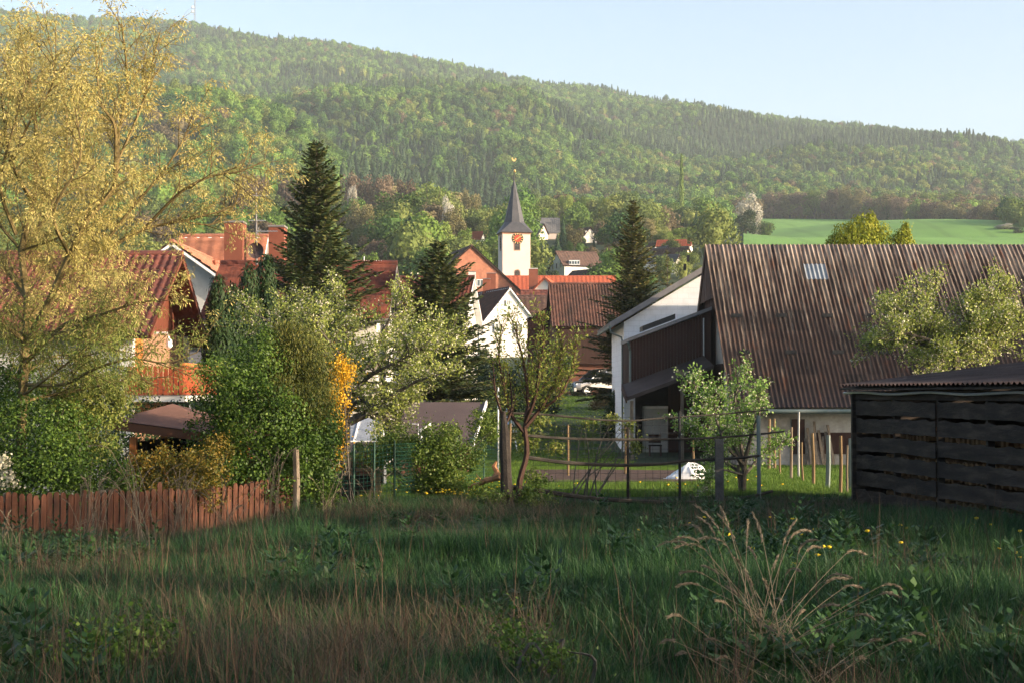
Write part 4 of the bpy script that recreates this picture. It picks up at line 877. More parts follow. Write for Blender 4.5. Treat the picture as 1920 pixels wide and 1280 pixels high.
def twig_leaves(twigs, gap, L, Wd, rg, spread=0.05, along=0.5, droop=0.0, jit=0.7, n_at=1, start=0.1):
    C, A, Nn = [], [], []
    for pts, r0, r1 in twigs:
        seg = np.linalg.norm(np.diff(pts, axis=0), axis=1).sum(); n = max(2, int(seg * (1 - start) / gap))
        for k in range(n):
            p, d = polyat(pts, start + (1 - start) * (k + rg.random()) / n)
            for q in range(n_at): C.append(p); A.append(d)
    C = np.array(C); A = np.array(A); n = len(C); off = rg.normal(0, 1, (n, 3)); C = C + off * spread
    ax = unit(A * along + unit(off) * (1 - along) * 1.2 + np.array([0, 0, -droop])); Ls = L * rg.uniform(0.6, 1.3, n)
    C = C + ax * (Ls / 2)[:, None]
    return leaf_quads(C, unit(np.cross(ax, rg.normal(0, 1, (n, 3)))), Ls, Wd * rg.uniform(0.7, 1.3, n), rg, axis=ax, jit=jit * 0.2)
LF = {
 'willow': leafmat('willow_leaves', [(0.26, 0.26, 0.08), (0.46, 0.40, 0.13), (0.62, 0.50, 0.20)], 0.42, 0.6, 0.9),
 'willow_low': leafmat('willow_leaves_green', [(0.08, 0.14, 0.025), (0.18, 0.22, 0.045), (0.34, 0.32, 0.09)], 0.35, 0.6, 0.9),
 'green': leafmat('bright_green_leaves', [(0.022, 0.052, 0.010), (0.065, 0.125, 0.018), (0.16, 0.235, 0.035)], 0.35, 0.5, 1.1),
 'apple': leafmat('apple_leaves', [(0.10, 0.15, 0.03), (0.24, 0.29, 0.06), (0.42, 0.44, 0.12)], 0.35, 0.5, 1.0),
 'apple_g': leafmat('apple_leaves_fresh', [(0.08, 0.17, 0.03), (0.18, 0.31, 0.06), (0.34, 0.46, 0.13)], 0.35, 0.5, 1.0),
 'blossom': leafmat('apple_blossom', [(0.42, 0.41, 0.28), (0.58, 0.55, 0.42), (0.68, 0.64, 0.54)], 0.3, 0.6, 1.0),
 'spruce': leafmat('spruce_needles', [(0.022, 0.046, 0.019), (0.06, 0.088, 0.028), (0.17, 0.16, 0.055)], 0.15, 0.6, 1.3),
 'spruce_y': leafmat('spruce_needles_olive', [(0.028, 0.048, 0.016), (0.08, 0.092, 0.026), (0.22, 0.18, 0.06)], 0.15, 0.6, 1.3),
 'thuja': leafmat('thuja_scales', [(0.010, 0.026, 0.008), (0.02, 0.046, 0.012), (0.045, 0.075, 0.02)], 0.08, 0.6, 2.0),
 'gold': leafmat('golden_cypress', [(0.032, 0.05, 0.010), (0.08, 0.095, 0.016), (0.19, 0.17, 0.03)], 0.15, 0.6, 1.6),
 'yellow': leafmat('forsythia_flowers', [(0.50, 0.27, 0.015), (0.66, 0.40, 0.025), (0.72, 0.50, 0.06)], 0.3, 0.6, 1.5),
 'hedge': leafmat('hedge_leaves', [(0.04, 0.085, 0.012), (0.09, 0.14, 0.02), (0.19, 0.24, 0.04)], 0.3, 0.5, 1.5),
 'amber': leafmat('amber_shrub_leaves', [(0.05, 0.08, 0.012), (0.14, 0.12, 0.02), (0.34, 0.20, 0.03)], 0.3, 0.5, 1.5),
 'fruit': leafmat('young_fruit_leaves', [(0.07, 0.13, 0.02), (0.16, 0.20, 0.035), (0.30, 0.28, 0.06)], 0.35, 0.5, 1.2),
 'conifer_b': leafmat('dark_yard_needles', [(0.012, 0.022, 0.010), (0.022, 0.034, 0.014)], 0.05, 0.7, 1.0)}

# ---- willow, front left
rg = np.random.default_rng(21); ZW = 27.5
wr = thing('willow_tree', 'big ochre and yellow-green willow in catkin filling the left of the view', 'tree', G(30, ZW))
def Q(px, py, dz=0.0): return P(px, py, ZW + dz)
mains = [
 ([G(38, ZW, -0.2), Q(42, 760), Q(48, 650), Q(52, 560), Q(40, 470, .3), Q(62, 380, .5), Q(70, 280, .6), Q(60, 180, .4), Q(40, 70, .2)], 0.135, 0.03),
 ([Q(48, 650), Q(95, 560, -.6), Q(130, 480, -.9), Q(165, 410, -1.1), Q(215, 350, -1.2), Q(222, 250, -1.2), Q(240, 160, -1), Q(228, 45, -1)], 0.10, 0.02),
 ([Q(215, 350, -1.2), Q(216, 240, -1.6), Q(188, 190, -1.8), Q(180, 90, -1.9)], 0.05, 0.015),
 ([Q(222, 300, -1.2), Q(265, 200, -.9), Q(285, 120, -.8), Q(300, 60, -.8)], 0.04, 0.012),
 ([Q(50, 600), Q(120, 540, .5), Q(200, 470, .9), Q(270, 430, 1.1), Q(340, 415, 1.2), Q(420, 395, 1.3)], 0.085, 0.02),
 ([Q(165, 500, .7), Q(240, 400, .4), Q(300, 330, .2), Q(340, 270, .2), Q(362, 215, .2)], 0.05, 0.012),
 ([Q(270, 430, 1.1), Q(340, 360, .6), Q(400, 330, .5), Q(450, 322, .4), Q(500, 300, .4)], 0.045, 0.012),
 ([Q(340, 415, 1.2), Q(400, 420, 1.6), Q(440, 385, 1.5), Q(480, 345, 1.6)], 0.03, 0.01),
 ([Q(48, 680), Q(120, 610, -.8), Q(190, 590, -1.4), Q(250, 570, -1.6), Q(310, 560, -1.8)], 0.06, 0.012),
 ([Q(45, 720), Q(120, 720, -.4), Q(180, 690, -.8), Q(250, 672, -.9), Q(310, 680, -1), Q(370, 660, -1)], 0.05, 0.01),
 ([Q(42, 760), Q(70, 745, .5), Q(150, 730, .7), Q(240, 712, .6), Q(320, 705, .5)], 0.05, 0.01),
 ([Q(52, 560), Q(10, 500, .8), Q(-40, 420, 1.2), Q(-60, 330, 1.3), Q(-70, 220, 1.2)], 0.09, 0.02),
 ([Q(48, 640), Q(-10, 600, -1), Q(-80, 560, -1.4), Q(-150, 500, -1.5)], 0.07, 0.015),
 ([Q(40, 470, .3), Q(90, 400, 1.2), Q(120, 310, 1.6), Q(125, 220, 1.8), Q(110, 120, 1.7)], 0.06, 0.015),
 ([Q(62, 380, .5), Q(20, 300, -.6), Q(5, 200, -.9), Q(-10, 90, -.8)], 0.06, 0.015),
 ([Q(30, 440, -1.2), Q(0, 350, -1.8), Q(20, 260, -2.2), Q(50, 150, -2.2)], 0.05, 0.012),
 ([Q(20, 300, -.6), Q(60, 220, -1.4), Q(100, 150, -1.6), Q(90, 60, -1.6)], 0.04, 0.012),
 ([Q(40, 470, .3), Q(-10, 400, .6), Q(-5, 300, 1.6), Q(15, 200, 1.8), Q(10, 120, 1.8)], 0.045, 0.012),
 ([Q(130, 480, -.9), Q(100, 400, -1.8), Q(150, 300, -2.2), Q(140, 200, -2.4)], 0.05, 0.012)]
mains += [([Q(45, 700), Q(90, 670, .8), Q(140, 660, 1.0), Q(200, 640, 1.0)], 0.04, 0.01), ([Q(45, 720), Q(0, 690, .6), Q(-50, 660, .8)], 0.04, 0.01), ([Q(48, 680), Q(80, 640, -.8), Q(130, 620, -1.2), Q(180, 625, -1.3)], 0.04, 0.01), ([Q(44, 740), Q(100, 700, -1.0), Q(170, 650, -1.5), Q(220, 640, -1.6)], 0.04, 0.01), ([Q(60, 560), Q(120, 520, .9), Q(170, 500, 1.2), Q(230, 520, 1.3)], 0.04, 0.01), ([Q(50, 620), Q(100, 600, .8), Q(150, 590, 1.1), Q(210, 600, 1.2)], 0.04, 0.01), ([Q(40, 470, .3), Q(100, 450, -.3), Q(150, 430, -.4), Q(200, 440, -.4)], 0.035, 0.01), ([Q(45, 520), Q(0, 540, -.6), Q(-30, 580, -.8)], 0.035, 0.01), ([Q(60, 400, .4), Q(110, 350, .8), Q(160, 330, 1), Q(190, 280, 1)], 0.035, 0.01)]
mains = [(curve(p, 16), a * .72, b * .8) for p, a, b in mains]
lim, tw_ = branchwork(mains, [dict(gap=0.165, len=1.15, ang=42, wob=0.11, grav=0.05, up=0.28, start=0.14, r=0.013, n=5, taper=0.35),
                              dict(gap=0.10, len=0.42, ang=45, wob=0.14, grav=-0.5, up=0.05, start=0.12, r=0.006, n=3, taper=0.3)], rg)
limb_mesh(lim).build('trunk', M_barky, wr)
tw_ = [t for t in tw_ if rg.random() < float(np.interp(960 + FPX * t[0][0][0] / t[0][0][1], [180, 300, 420, 520], [1.0, 0.62, 0.42, 0.5]))]
def split_by(tws, f): return [t for t in tws if f(t)], [t for t in tws if not f(t)]
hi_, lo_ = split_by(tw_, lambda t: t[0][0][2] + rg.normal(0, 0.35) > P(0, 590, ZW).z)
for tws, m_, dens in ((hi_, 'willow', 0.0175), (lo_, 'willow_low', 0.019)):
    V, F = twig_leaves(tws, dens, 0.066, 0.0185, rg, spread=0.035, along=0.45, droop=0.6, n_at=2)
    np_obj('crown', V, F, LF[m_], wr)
print('willow leaves', len(F))

# ---- apple trees and other small trees with real branches
def small_tree(name, label, base, trunk, mains, m_leaf, bark, seed, lv, leaf, blossom=0, cat='tree', Zd=None, bloss=0.045):
    rg = np.random.default_rng(seed); r = thing(name, label, cat, base)
    ms = [(curve(trunk[0], 10), trunk[1], trunk[2])] + [(curve(p, 10), a, b) for p, a, b in mains]
    lim, tw = branchwork(ms[1:], lv, rg); lim = [ms[0]] + lim
    limb_mesh(lim).build('trunk', bark, r)
    V, F = twig_leaves(tw, **leaf, rg=rg); np_obj('crown', V, F, m_leaf, r)
    if blossom:
        k = rg.choice(len(tw), max(1, int(len(tw) * 0.7)), replace=False); V, F = twig_leaves([tw[i] for i in k], blossom, bloss, bloss * 0.9, rg, spread=0.05, along=0.2, n_at=3); np_obj('blossom', V, F, LF['blossom'], r)
    return r
def fan(p0, n, L, rg, up=0.5, Zs=1.0, r=0.05, flat=1.0, wob=0.16):
    out = []
    for i in range(n):
        a = 2 * PI * (i + rg.random() * 0.7) / n; d = np.array([math.cos(a) * flat, math.sin(a) * flat, up * rg.uniform(0.4, 1.5)]); d /= np.linalg.norm(d)
        out.append((walk(np.array(p0, float), d, L * rg.uniform(0.75, 1.15), 6, wob, 0.15, rg), r, r * 0.2))
    return out
rga = np.random.default_rng(31)
ZA1 = 38.0; B0 = G(652, ZA1)
mainsA = [([P(655, 790, 38), P(690, 775, 38), P(716, 784, 38), P(738, 768, 38), P(770, 735, 38.2), P(810, 690, 38.6)], 0.11, 0.03),
          ([P(650, 765, 38), P(680, 745, 37.6), P(702, 762, 37.4), P(735, 742, 37.2), P(780, 715, 37), P(830, 700, 36.8)], 0.09, 0.02),
          ([P(650, 760, 38), P(660, 690, 38.6), P(650, 630, 38.8), P(640, 585, 38.9), P(625, 550, 39)], 0.09, 0.015),
          ([P(660, 720, 38.4), P(700, 670, 38.2), P(720, 620, 38), P(740, 585, 38), P(762, 570, 38)], 0.06, 0.015),
          ([P(652, 730, 38), P(600, 680, 37.5), P(560, 640, 37.2), P(520, 610, 37), P(480, 590, 37)], 0.06, 0.015),
          ([P(655, 700, 38.4), P(610, 640, 38.8), P(570, 600, 39), P(540, 580, 39.2)], 0.05, 0.012),
          ([P(700, 690, 38.2), P(750, 650, 38.8), P(800, 640, 39.2), P(845, 650, 39.4)], 0.05, 0.012),
          ([P(655, 740, 38), P(700, 700, 36.6), P(760, 670, 36.2), P(800, 645, 36)], 0.05, 0.012),
          ([P(652, 730, 38), P(640, 670, 36.6), P(600, 620, 36.2), P(590, 590, 36)], 0.05, 0.012)]
LVA = [dict(gap=0.13, len=1.0, ang=50, wob=0.2, grav=0.2, up=0.22, start=0.12, r=0.018, n=5, taper=0.3), dict(gap=0.10, len=0.34, ang=50, wob=0.2, grav=0.1, up=0.2, start=0.1, r=0.007, n=3, taper=0.3)]
small_tree('old_apple_tree', 'broad old apple tree in pale blossom, dark crooked limbs, in front of the tall spruce', B0, ([B0, P(648, 850, ZA1), P(650, 760, ZA1)], 0.17, 0.11), mainsA, LF['apple'], M_bark, 41, LVA,
           dict(gap=0.024, L=0.064, Wd=0.042, spread=0.045, along=0.3, droop=0.1, n_at=2), 1.6)
Z3 = 33.5; B1 = G(1395, Z3)
m3 = [([P(1395, 880, Z3), P(1370, 820, Z3), P(1330, 780, Z3 - .3), P(1310, 745, Z3 - .3), P(1300, 712, Z3 - .3)], 0.05, 0.012), ([P(1395, 880, Z3), P(1385, 800, Z3 + .3), P(1378, 740, Z3 + .3), P(1400, 705, Z3 + .3)], 0.05, 0.012),
      ([P(1395, 870, Z3), P(1410, 810, Z3 - .2), P(1425, 770, Z3 - .4), P(1420, 735, Z3 - .4)], 0.05, 0.012), ([P(1395, 890, Z3), P(1340, 850, Z3 + .5), P(1310, 825, Z3 + .7), P(1285, 800, Z3 + .7)], 0.045, 0.01),
      ([P(1395, 890, Z3), P(1430, 850, Z3 + .5), P(1460, 825, Z3 + .6)], 0.04, 0.01), ([P(1395, 870, Z3), P(1360, 830, Z3 - .7), P(1340, 770, Z3 - .9), P(1345, 735, Z3 - .9)], 0.045, 0.01),
      ([P(1395, 880, Z3), P(1375, 840, Z3 + .8), P(1370, 790, Z3 + 1)], 0.045, 0.01), ([P(1395, 890, Z3), P(1350, 880, Z3 - .6), P(1330, 900, Z3 - .8), P(1322, 925, Z3 - .8)], 0.03, 0.008)]
small_tree('young_apple_tree', 'small bushy apple tree with white-green blossom tufts in the fenced garden', B1, ([B1, P(1393, 920, Z3), P(1395, 870, Z3)], 0.085, 0.06), m3, LF['apple_g'], M_bark, 42,
           [dict(gap=0.10, len=0.55, ang=48, wob=0.15, grav=0.3, up=0.25, start=0.15, r=0.014, n=4, taper=0.3), dict(gap=0.08, len=0.24, ang=50, wob=0.15, grav=0.2, up=0.2, start=0.1, r=0.006, n=3)],
           dict(gap=0.018, L=0.064, Wd=0.044, spread=0.035, along=0.35, n_at=2), 0.5)
MB().tube([G(1388, Z3, -0.1), P(1384, 870, Z3)], 0.035, 6).build('stake', M_oldwood, thing('tree_stake', 'dark stake beside the trunk of the small bushy apple tree', 'stake', G(1388, Z3 - 0.05)))
Z4 = 37.0; B2 = G(1790, Z4); rg = np.random.default_rng(43)
m4 = fan(P(1790, 660, Z4), 7, 1.7, rg, 0.15, r=0.06) + [([P(1790, 660, Z4), P(1760, 600, Z4), P(1742, 565, Z4), P(1738, 535, Z4)], 0.05, 0.01), ([P(1790, 660, Z4), P(1810, 610, Z4), P(1812, 580, Z4 - .3), P(1825, 560, Z4 - .4)], 0.05, 0.01), ([P(1790, 665, Z4), P(1750, 640, Z4 - .8), P(1700, 625, Z4 - 1), P(1670, 620, Z4 - 1)], 0.05, 0.01), ([P(1790, 665, Z4), P(1850, 630, Z4 - .8), P(1900, 610, Z4 - 1)], 0.05, 0.01), ([P(1790, 660, Z4), P(1700, 640, Z4), P(1660, 650, Z4), P(1645, 655, Z4)], 0.05, 0.01),
      ([P(1790, 650, Z4), P(1850, 590, Z4), P(1875, 575, Z4), P(1885, 550, Z4)], 0.05, 0.01), ([P(1790, 660, Z4), P(1880, 640, Z4), P(1950, 590, Z4 + .3), P(2020, 570, Z4)], 0.05, 0.01), ([P(1790, 660, Z4), P(1730, 610, Z4 - .5), P(1700, 590, Z4 - .6), P(1680, 575, Z4 - .6)], 0.05, 0.01)]
small_tree('blossoming_apple_tree', 'pale blossoming apple tree standing behind the black slatted shed, before the barn roof', B2, ([B2, P(1792, 780, Z4), P(1790, 650, Z4)], 0.15, 0.1), m4, LF['apple'], M_bark, 44, [dict(LVA[0], len=.85, gap=.10), LVA[1]],
           dict(gap=0.024, L=0.064, Wd=0.044, spread=0.045, along=0.3, n_at=2), 1.6)
Z5 = 28.5; B3 = G(972, Z5)
m5 = [([P(985, 800, Z5), P(1010, 770, Z5), P(1030, 740, Z5), P(1045, 700, Z5), P(1055, 650, Z5)], 0.045, 0.01), ([P(985, 800, Z5), P(990, 750, Z5 + .2), P(985, 700, Z5 + .2), P(975, 650, Z5 + .2), P(960, 600, Z5 + .2)], 0.045, 0.008),
      ([P(983, 810, Z5), P(955, 770, Z5), P(945, 720, Z5), P(935, 670, Z5), P(940, 610, Z5)], 0.04, 0.008), ([P(985, 790, Z5), P(1005, 740, Z5 - .4), P(1010, 690, Z5 - .5), P(1020, 640, Z5 - .5), P(1015, 600, Z5 - .5)], 0.04, 0.008),
      ([P(1010, 770, Z5), P(1050, 740, Z5 - .2), P(1070, 700, Z5 - .2), P(1080, 655, Z5 - .2)], 0.03, 0.008), ([P(985, 780, Z5), P(1000, 720, Z5 + .6), P(1040, 660, Z5 + .8)], 0.03, 0.008)]
small_tree('twiggy_fruit_tree', 'thin upright fruit tree with reddish twigs and sparse young leaves beside the cut trunk', B3, ([B3, P(975, 900, Z5), P(988, 850, Z5), P(984, 800, Z5)], 0.065, 0.042), m5, LF['fruit'], M_barkr, 45,
           [dict(gap=0.075, len=0.55, ang=32, wob=0.08, grav=0.3, up=0.35, start=0.15, r=0.010, n=4, taper=0.3), dict(gap=0.07, len=0.17, ang=42, wob=0.1, grav=0.2, up=0.2, start=0.1, r=0.004, n=2)],
           dict(gap=0.026, L=0.065, Wd=0.028, spread=0.03, along=0.5, n_at=2))
st = thing('pollard_stump', 'thick grey cut trunk with a broken top, left of the thin fruit tree', 'stump', G(950, 28.0))
MB().tube([tuple(p) for p in curve([G(954, 28, -0.1), P(950, 920, 28), P(948, 870, 28), P(946, 815, 28), P(944, 770, 28)], 14)], [0.14, 0.125, 0.115, 0.11, 0.105, 0.10, 0.10, 0.10, 0.095, 0.085, 0.07, 0.05, 0.035], 9).build('trunk', mat('shade_darkened_bark', [(0.025, 0.02, 0.017), (0.055, 0.045, 0.036)], 5.0, 0.95, bump=0.7, fine=0.4), st)  # bark colour darkened for the shade the trunk stands in
rg = np.random.default_rng(46); lim, tw = branchwork([(curve([P(946, 790, 28), P(930, 740, 28), P(925, 690, 28)], 8), 0.03, 0.01), (curve([P(946, 800, 28), P(960, 760, 28.2), P(955, 700, 28.2)], 8), 0.03, 0.01)], [dict(gap=0.12, len=0.4, ang=40, wob=0.12, grav=0.2, up=0.3, start=0.1, r=0.008, n=3), dict(gap=0.1, len=0.14, ang=45, wob=0.1, grav=0.1, up=0.1, start=0.1, r=0.004, n=2)], rg)
limb_mesh(lim).build('shoots', M_barkr, st); V, F = twig_leaves(tw, 0.035, 0.05, 0.025, rg, spread=0.02); np_obj('leaves', V, F, LF['fruit'], st)

# ---- spruces
def spruce(name, label, px, Z, top, halfw_px, m_leaf, seed, bottom_py=720, tiers=24, gappy=0.4, dens=1.0, group=None, droop=-0.25):
    rg = np.random.default_rng(seed); b = G(px, Z); h = P(px, top, Z).z - b.z; R = halfw_px / FPX * Z
    r = thing(name, label, 'tree', b, group); tk = MB(); tk.tube([b + Vector((0, 0, -0.2)), b + Vector((0, 0, h * 0.5)), b + Vector((0, 0, h))], [R * 0.07 + 0.03, R * 0.05, 0.015], 8)
    Cs, As, Bs = [], [], []; z0 = 0.10; limbs = []
    zz = 0.0; 
    for k in range(tiers):
        f = (k + 0.5 * rg.random()) / tiers; f = f ** 0.94
        zt_ = h * (z0 + (1 - z0) * f); rad = R * (1 - f) ** 0.87 * (1 + 0.14 * rg.normal()) + 0.10
        if f < 0.12: rad *= 0.92
        nb = int(9 + 4 * rg.random()); ph = rg.random() * 6.28
        for j in range(nb):
            a = ph + 2 * PI * j / nb + rg.normal(0, 0.15); L = rad * rg.uniform(0.66, 1.18); up0 = 0.15 + 0.55 * f
            d = np.array([math.cos(a), math.sin(a), up0]); d /= np.linalg.norm(d)
            pts = walk(np.array([b.x, b.y, b.z + zt_ + rg.normal(0, 0.03 * h / tiers * 6)]), d, L, 5, 0.05, droop * 2.0 * (1 - f) + 0.25, rg); limbs.append((pts, 0.012 + 0.012 * L, 0.005))
            m_ = max(3, int(L / 0.060 * dens))
            for q in range(m_):
                t = 0.08 + 0.92 * (q + rg.random()) / m_; p, dd = polyat(pts, t); sidev = np.cross(dd, [0, 0, 1.0]); sidev /= np.linalg.norm(sidev) + 1e-9
                for s in (-1, 1):
                    tl = (0.10 + 0.24 * L * (1 - t) ** 0.7) * rg.uniform(0.7, 1.2); dv = dd * 0.75 + sidev * s * 0.9 + np.array([0, 0, -0.22 + rg.normal(0, 0.12)]); dv /= np.linalg.norm(dv)
                    ns = max(1, int(tl / 0.13))
                    for w_ in range(ns):
                        Cs.append(p + dv * (tl * (w_ + 0.5) / ns)); As.append(dv * (tl / ns * 0.5 + 0.035)); bv = np.cross(dv, [0, 0, 1.0]) * rg.uniform(0.3, 1) + np.array([0, 0, rg.normal(0, 0.5)]); Bs.append(bv / (np.linalg.norm(bv) + 1e-9) * rg.uniform(0.026, 0.052))
    limbs_m = limb_mesh(limbs, 0, 3); tk.add(limbs_m.v, limbs_m.f); tk.build('trunk', M_bark, r)
    V, F = quads(np.array(Cs), np.array(As), np.array(Bs)); np_obj('crown', V, F, m_leaf, r); print(name, len(F)); return r
spruce('spruce_tree', 'tallest dark spruce with a bare leader top, rising over the red roofs', 592, 56, 263, 205, LF['spruce'], 51, tiers=34)
spruce('spruce_tree', 'smaller dark spruce between the dark tiled house and the orange gable', 822, 60, 452, 185, LF['spruce'], 52, tiers=32, dens=1.1)
spruce('spruce_tree', 'olive-lit spruce with a narrow top, left of the white block building', 1188, 84, 375, 118, LF['spruce_y'], 53, tiers=36, dens=0.95)
spruce('spruce_tree', 'thin young spruce to the right behind the olive-lit one', 1252, 120, 470, 34, LF['spruce_y'], 54, tiers=18, dens=0.6)

# ---- shrubs: many leaves in lobes, sticks inside
def shrub(name, label, lob, n, m_leaf, seed, leaf=(0.06, 0.04), depth=0.6, stems=10, cat='shrub', jit=0.6, base=None, extra=None, upward=False, ragged=0.12, group=None):
    """lob: list of (px, py, Z, rx, rz) lobes in metres radius"""
    rg = np.random.default_rng(seed); L = []
    for (px, py, Z, rx, rz_) in lob: q = P(px, py, Z); L.append((q.x, q.y, q.z, rx, rx * 0.85, rz_))
    if not upward:
        for (x, y, z, a_, b_, c_) in list(L):
            for q in range(9):
                d = unit(rg.normal(0, 1, 3)); f = rg.uniform(.16, .34); L.append((x + d[0] * a_ * .95, y + d[1] * b_ * .95, z + d[2] * c_ * .95, a_ * f, b_ * f, c_ * f * rg.uniform(.8, 1.4)))
    c = np.mean(np.array(L)[:, :3], axis=0); gb = Vector((float(c[0]), float(c[1]), hz(float(c[0]), float(c[1]))))
    r = thing(name, label, cat, gb, group)
    C, Nn = lobes(rg, L, n, depth); C = C + rg.normal(0, ragged, C.shape) * (rg.random((n, 1)) ** 2)
    # sprays sticking out of the outline
    gz = height(C[:, 0], C[:, 1]); C[:, 2] = np.maximum(C[:, 2], gz + 0.04)
    ax = unit(np.array([0, 0, 1.0]) + rg.normal(0, 0.25, (n, 3))) if upward else None
    V, F = leaf_quads(C, Nn, leaf[0] * rg.uniform(0.6, 1.35, n), leaf[1] * rg.uniform(0.6, 1.3, n), rg, axis=ax, jit=jit); np_obj('foliage', V, F, m_leaf, r)
    if stems:
        lim = []
        for i in range(stems):
            k = rg.integers(0, len(L)); t = np.array(L[k][:3]) + rg.normal(0, 0.4, 3) * np.array(L[k][3:6]) + np.array([0, 0, L[k][5] * 0.7]); p0 = np.array([gb.x + rg.normal(0, 0.18), gb.y + rg.normal(0, 0.18), gb.z - 0.1])
            mid = (p0 + t) / 2 + rg.normal(0, 0.12, 3); lim.append((curve([p0, mid, t], 8), 0.022, 0.004))
        limb_mesh(lim).build('stems', M_bark, r)
    return r
shrub('green_shrub', 'big bright green leafy shrub beside the yellow forsythia', [(430, 740, 29.5, .75, .7), (500, 800, 29, .9, .75), (560, 830, 29.5, .8, .7), (480, 690, 30, .7, .6), (420, 830, 29.3, .7, .7), (540, 900, 29.2, .85, .5), (590, 880, 29.6, .5, .8), (460, 900, 29, .8, .5), (600, 800, 30, .45, .6)], 42000, LF['green'], 61, (0.055, 0.042))
shrub('golden_cypress', 'feathery golden-olive cypress bush above the bright green shrub', [(545, 680, 30.4, .72, .78), (500, 715, 30.4, .6, .6), (585, 710, 30.4, .52, .85), (550, 635, 30.4, .5, .36), (530, 740, 29.3, .4, .4), (585, 760, 29.4, .4, .5), (600, 780, 31, .4, .7), (545, 780, 31, .6, .7)], 26000, LF['gold'], 62, (0.075, 0.02), depth=0.7, upward=True, jit=0.9)
shrub('forsythia', 'narrow column of bright orange-yellow forsythia blossom', [(636, 700, 31.8, .20, .30), (632, 745, 31.8, .24, .3), (622, 790, 31.8, .22, .4), (630, 835, 31.8, .16, .32), (612, 765, 31.8, .26, .28), (648, 705, 31.8, .2, .2), (628, 865, 31.8, .12, .2), (640, 680, 31.8, .14, .2), (655, 690, 31.8, .12, .12)], 3600, LF['yellow'], 63, (0.045, 0.04), depth=0.8, ragged=0.15)
for i, (px, top, Z, hw, lb) in enumerate([(408, 540, 47, 40, 'slender dark thuja column, leftmost of the row beside the balcony house'), (436, 556, 47.6, 38, 'short dark thuja column, second of the row from the balcony house'), (466, 520, 48, 42, 'dark thuja column with a broad top, third of the row from the balcony house'), (498, 505, 48.6, 44, 'tallest dark thuja column of the row, nearest to the big spruce')]):
    b = G(px, Z); h = P(px, top, Z).z - b.z; n = 12; L = []
    lob = []
    for k in range(8):
        f = (k + 0.5) / 8; lob.append((px, 735 - (b.z + h * f) / Z * FPX, Z, hw / FPX * Z * (1.12 - 0.75 * f ** 2.2), h / 8 * 1.1))
    shrub('thuja_tree', lb, lob, 16000, LF['thuja'], 70 + i, (0.16, 0.05), depth=0.4, upward=True, jit=0.3, stems=1, cat='tree', ragged=0.05, group='thuja columns beside the balcony house')
shrub('leafy_shrub', 'yellow-green leafy shrub growing up through the green wire fence', [(800, 880, 34, .55, .75), (835, 870, 34, .5, .8), (770, 840, 34.4, .5, .5), (820, 830, 34.4, .6, .45), (730, 845, 34.6, .5, .35), (850, 910, 33.8, .35, .5), (790, 920, 34, .5, .35)], 15000, LF['hedge'], 64, (0.06, 0.04))
shrub('trailing_shrub', 'low green shrub behind the greenhouse end of the wire fence', [(690, 855, 36, .4, .3), (730, 835, 36, .4, .4), (880, 850, 36, .4, .35), (905, 800, 37, .4, .4)], 5000, LF['hedge'], 65, (0.06, 0.04), stems=16)
shrub('left_hedge_bush', 'bright green bush under the willow at the left edge behind the picket fence', [(30, 820, 27, .8, .8), (90, 860, 26.8, .7, .6), (-30, 880, 27, .8, .7), (60, 900, 26.6, .8, .4), (130, 880, 26.8, .4, .35), (120, 800, 27.2, .5, .5), (-60, 780, 27.5, .8, .8), (20, 740, 27.8, .6, .6), (185, 885, 27.4, .5, .42), (228, 905, 27.4, .36, .3), (150, 915, 27, .4, .3), (-40, 930, 26.8, .6, .3)], 26000, LF['green'], 66, (0.055, 0.04))
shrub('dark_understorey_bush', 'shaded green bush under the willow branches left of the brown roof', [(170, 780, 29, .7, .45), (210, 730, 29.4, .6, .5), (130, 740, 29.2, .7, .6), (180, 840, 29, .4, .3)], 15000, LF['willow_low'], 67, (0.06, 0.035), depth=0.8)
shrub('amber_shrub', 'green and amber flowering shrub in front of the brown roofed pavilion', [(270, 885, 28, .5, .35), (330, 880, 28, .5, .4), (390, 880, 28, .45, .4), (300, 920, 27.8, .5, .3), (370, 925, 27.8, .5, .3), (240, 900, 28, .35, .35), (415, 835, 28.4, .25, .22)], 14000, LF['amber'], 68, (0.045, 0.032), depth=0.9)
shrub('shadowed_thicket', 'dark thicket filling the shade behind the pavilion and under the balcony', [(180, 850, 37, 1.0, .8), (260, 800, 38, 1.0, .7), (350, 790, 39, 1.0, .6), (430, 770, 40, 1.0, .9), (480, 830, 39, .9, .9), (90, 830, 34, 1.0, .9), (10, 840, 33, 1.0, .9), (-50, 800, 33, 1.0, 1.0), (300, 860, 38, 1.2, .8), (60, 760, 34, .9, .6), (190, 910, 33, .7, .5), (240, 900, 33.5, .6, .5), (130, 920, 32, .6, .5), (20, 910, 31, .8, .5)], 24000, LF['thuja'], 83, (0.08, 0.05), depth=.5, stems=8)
shrub('fence_climber', 'leafy shoots hanging over the top poles of the rail fence', [(1105, 792, 31.3, .16, .07), (1150, 786, 31.3, .2, .08), (1180, 800, 31.3, .13, .12), (1190, 835, 31.3, .10, .14), (1010, 790, 31, .25, .12), (990, 830, 30.6, .2, .2), (1040, 840, 31, .2, .1)], 2600, LF['fruit'], 84, (0.055, 0.034), depth=.9, stems=9)
shrub('trunk_undergrowth', 'low shoots and weeds round the feet of the cut trunk', [(930, 935, 27.8, .25, .14), (985, 930, 28, .25, .2), (1005, 900, 29, .2, .2), (900, 925, 29, .3, .12), (1020, 935, 28.4, .3, .1)], 2600, LF['hedge'], 85, (0.055, 0.03), depth=.9, stems=6)
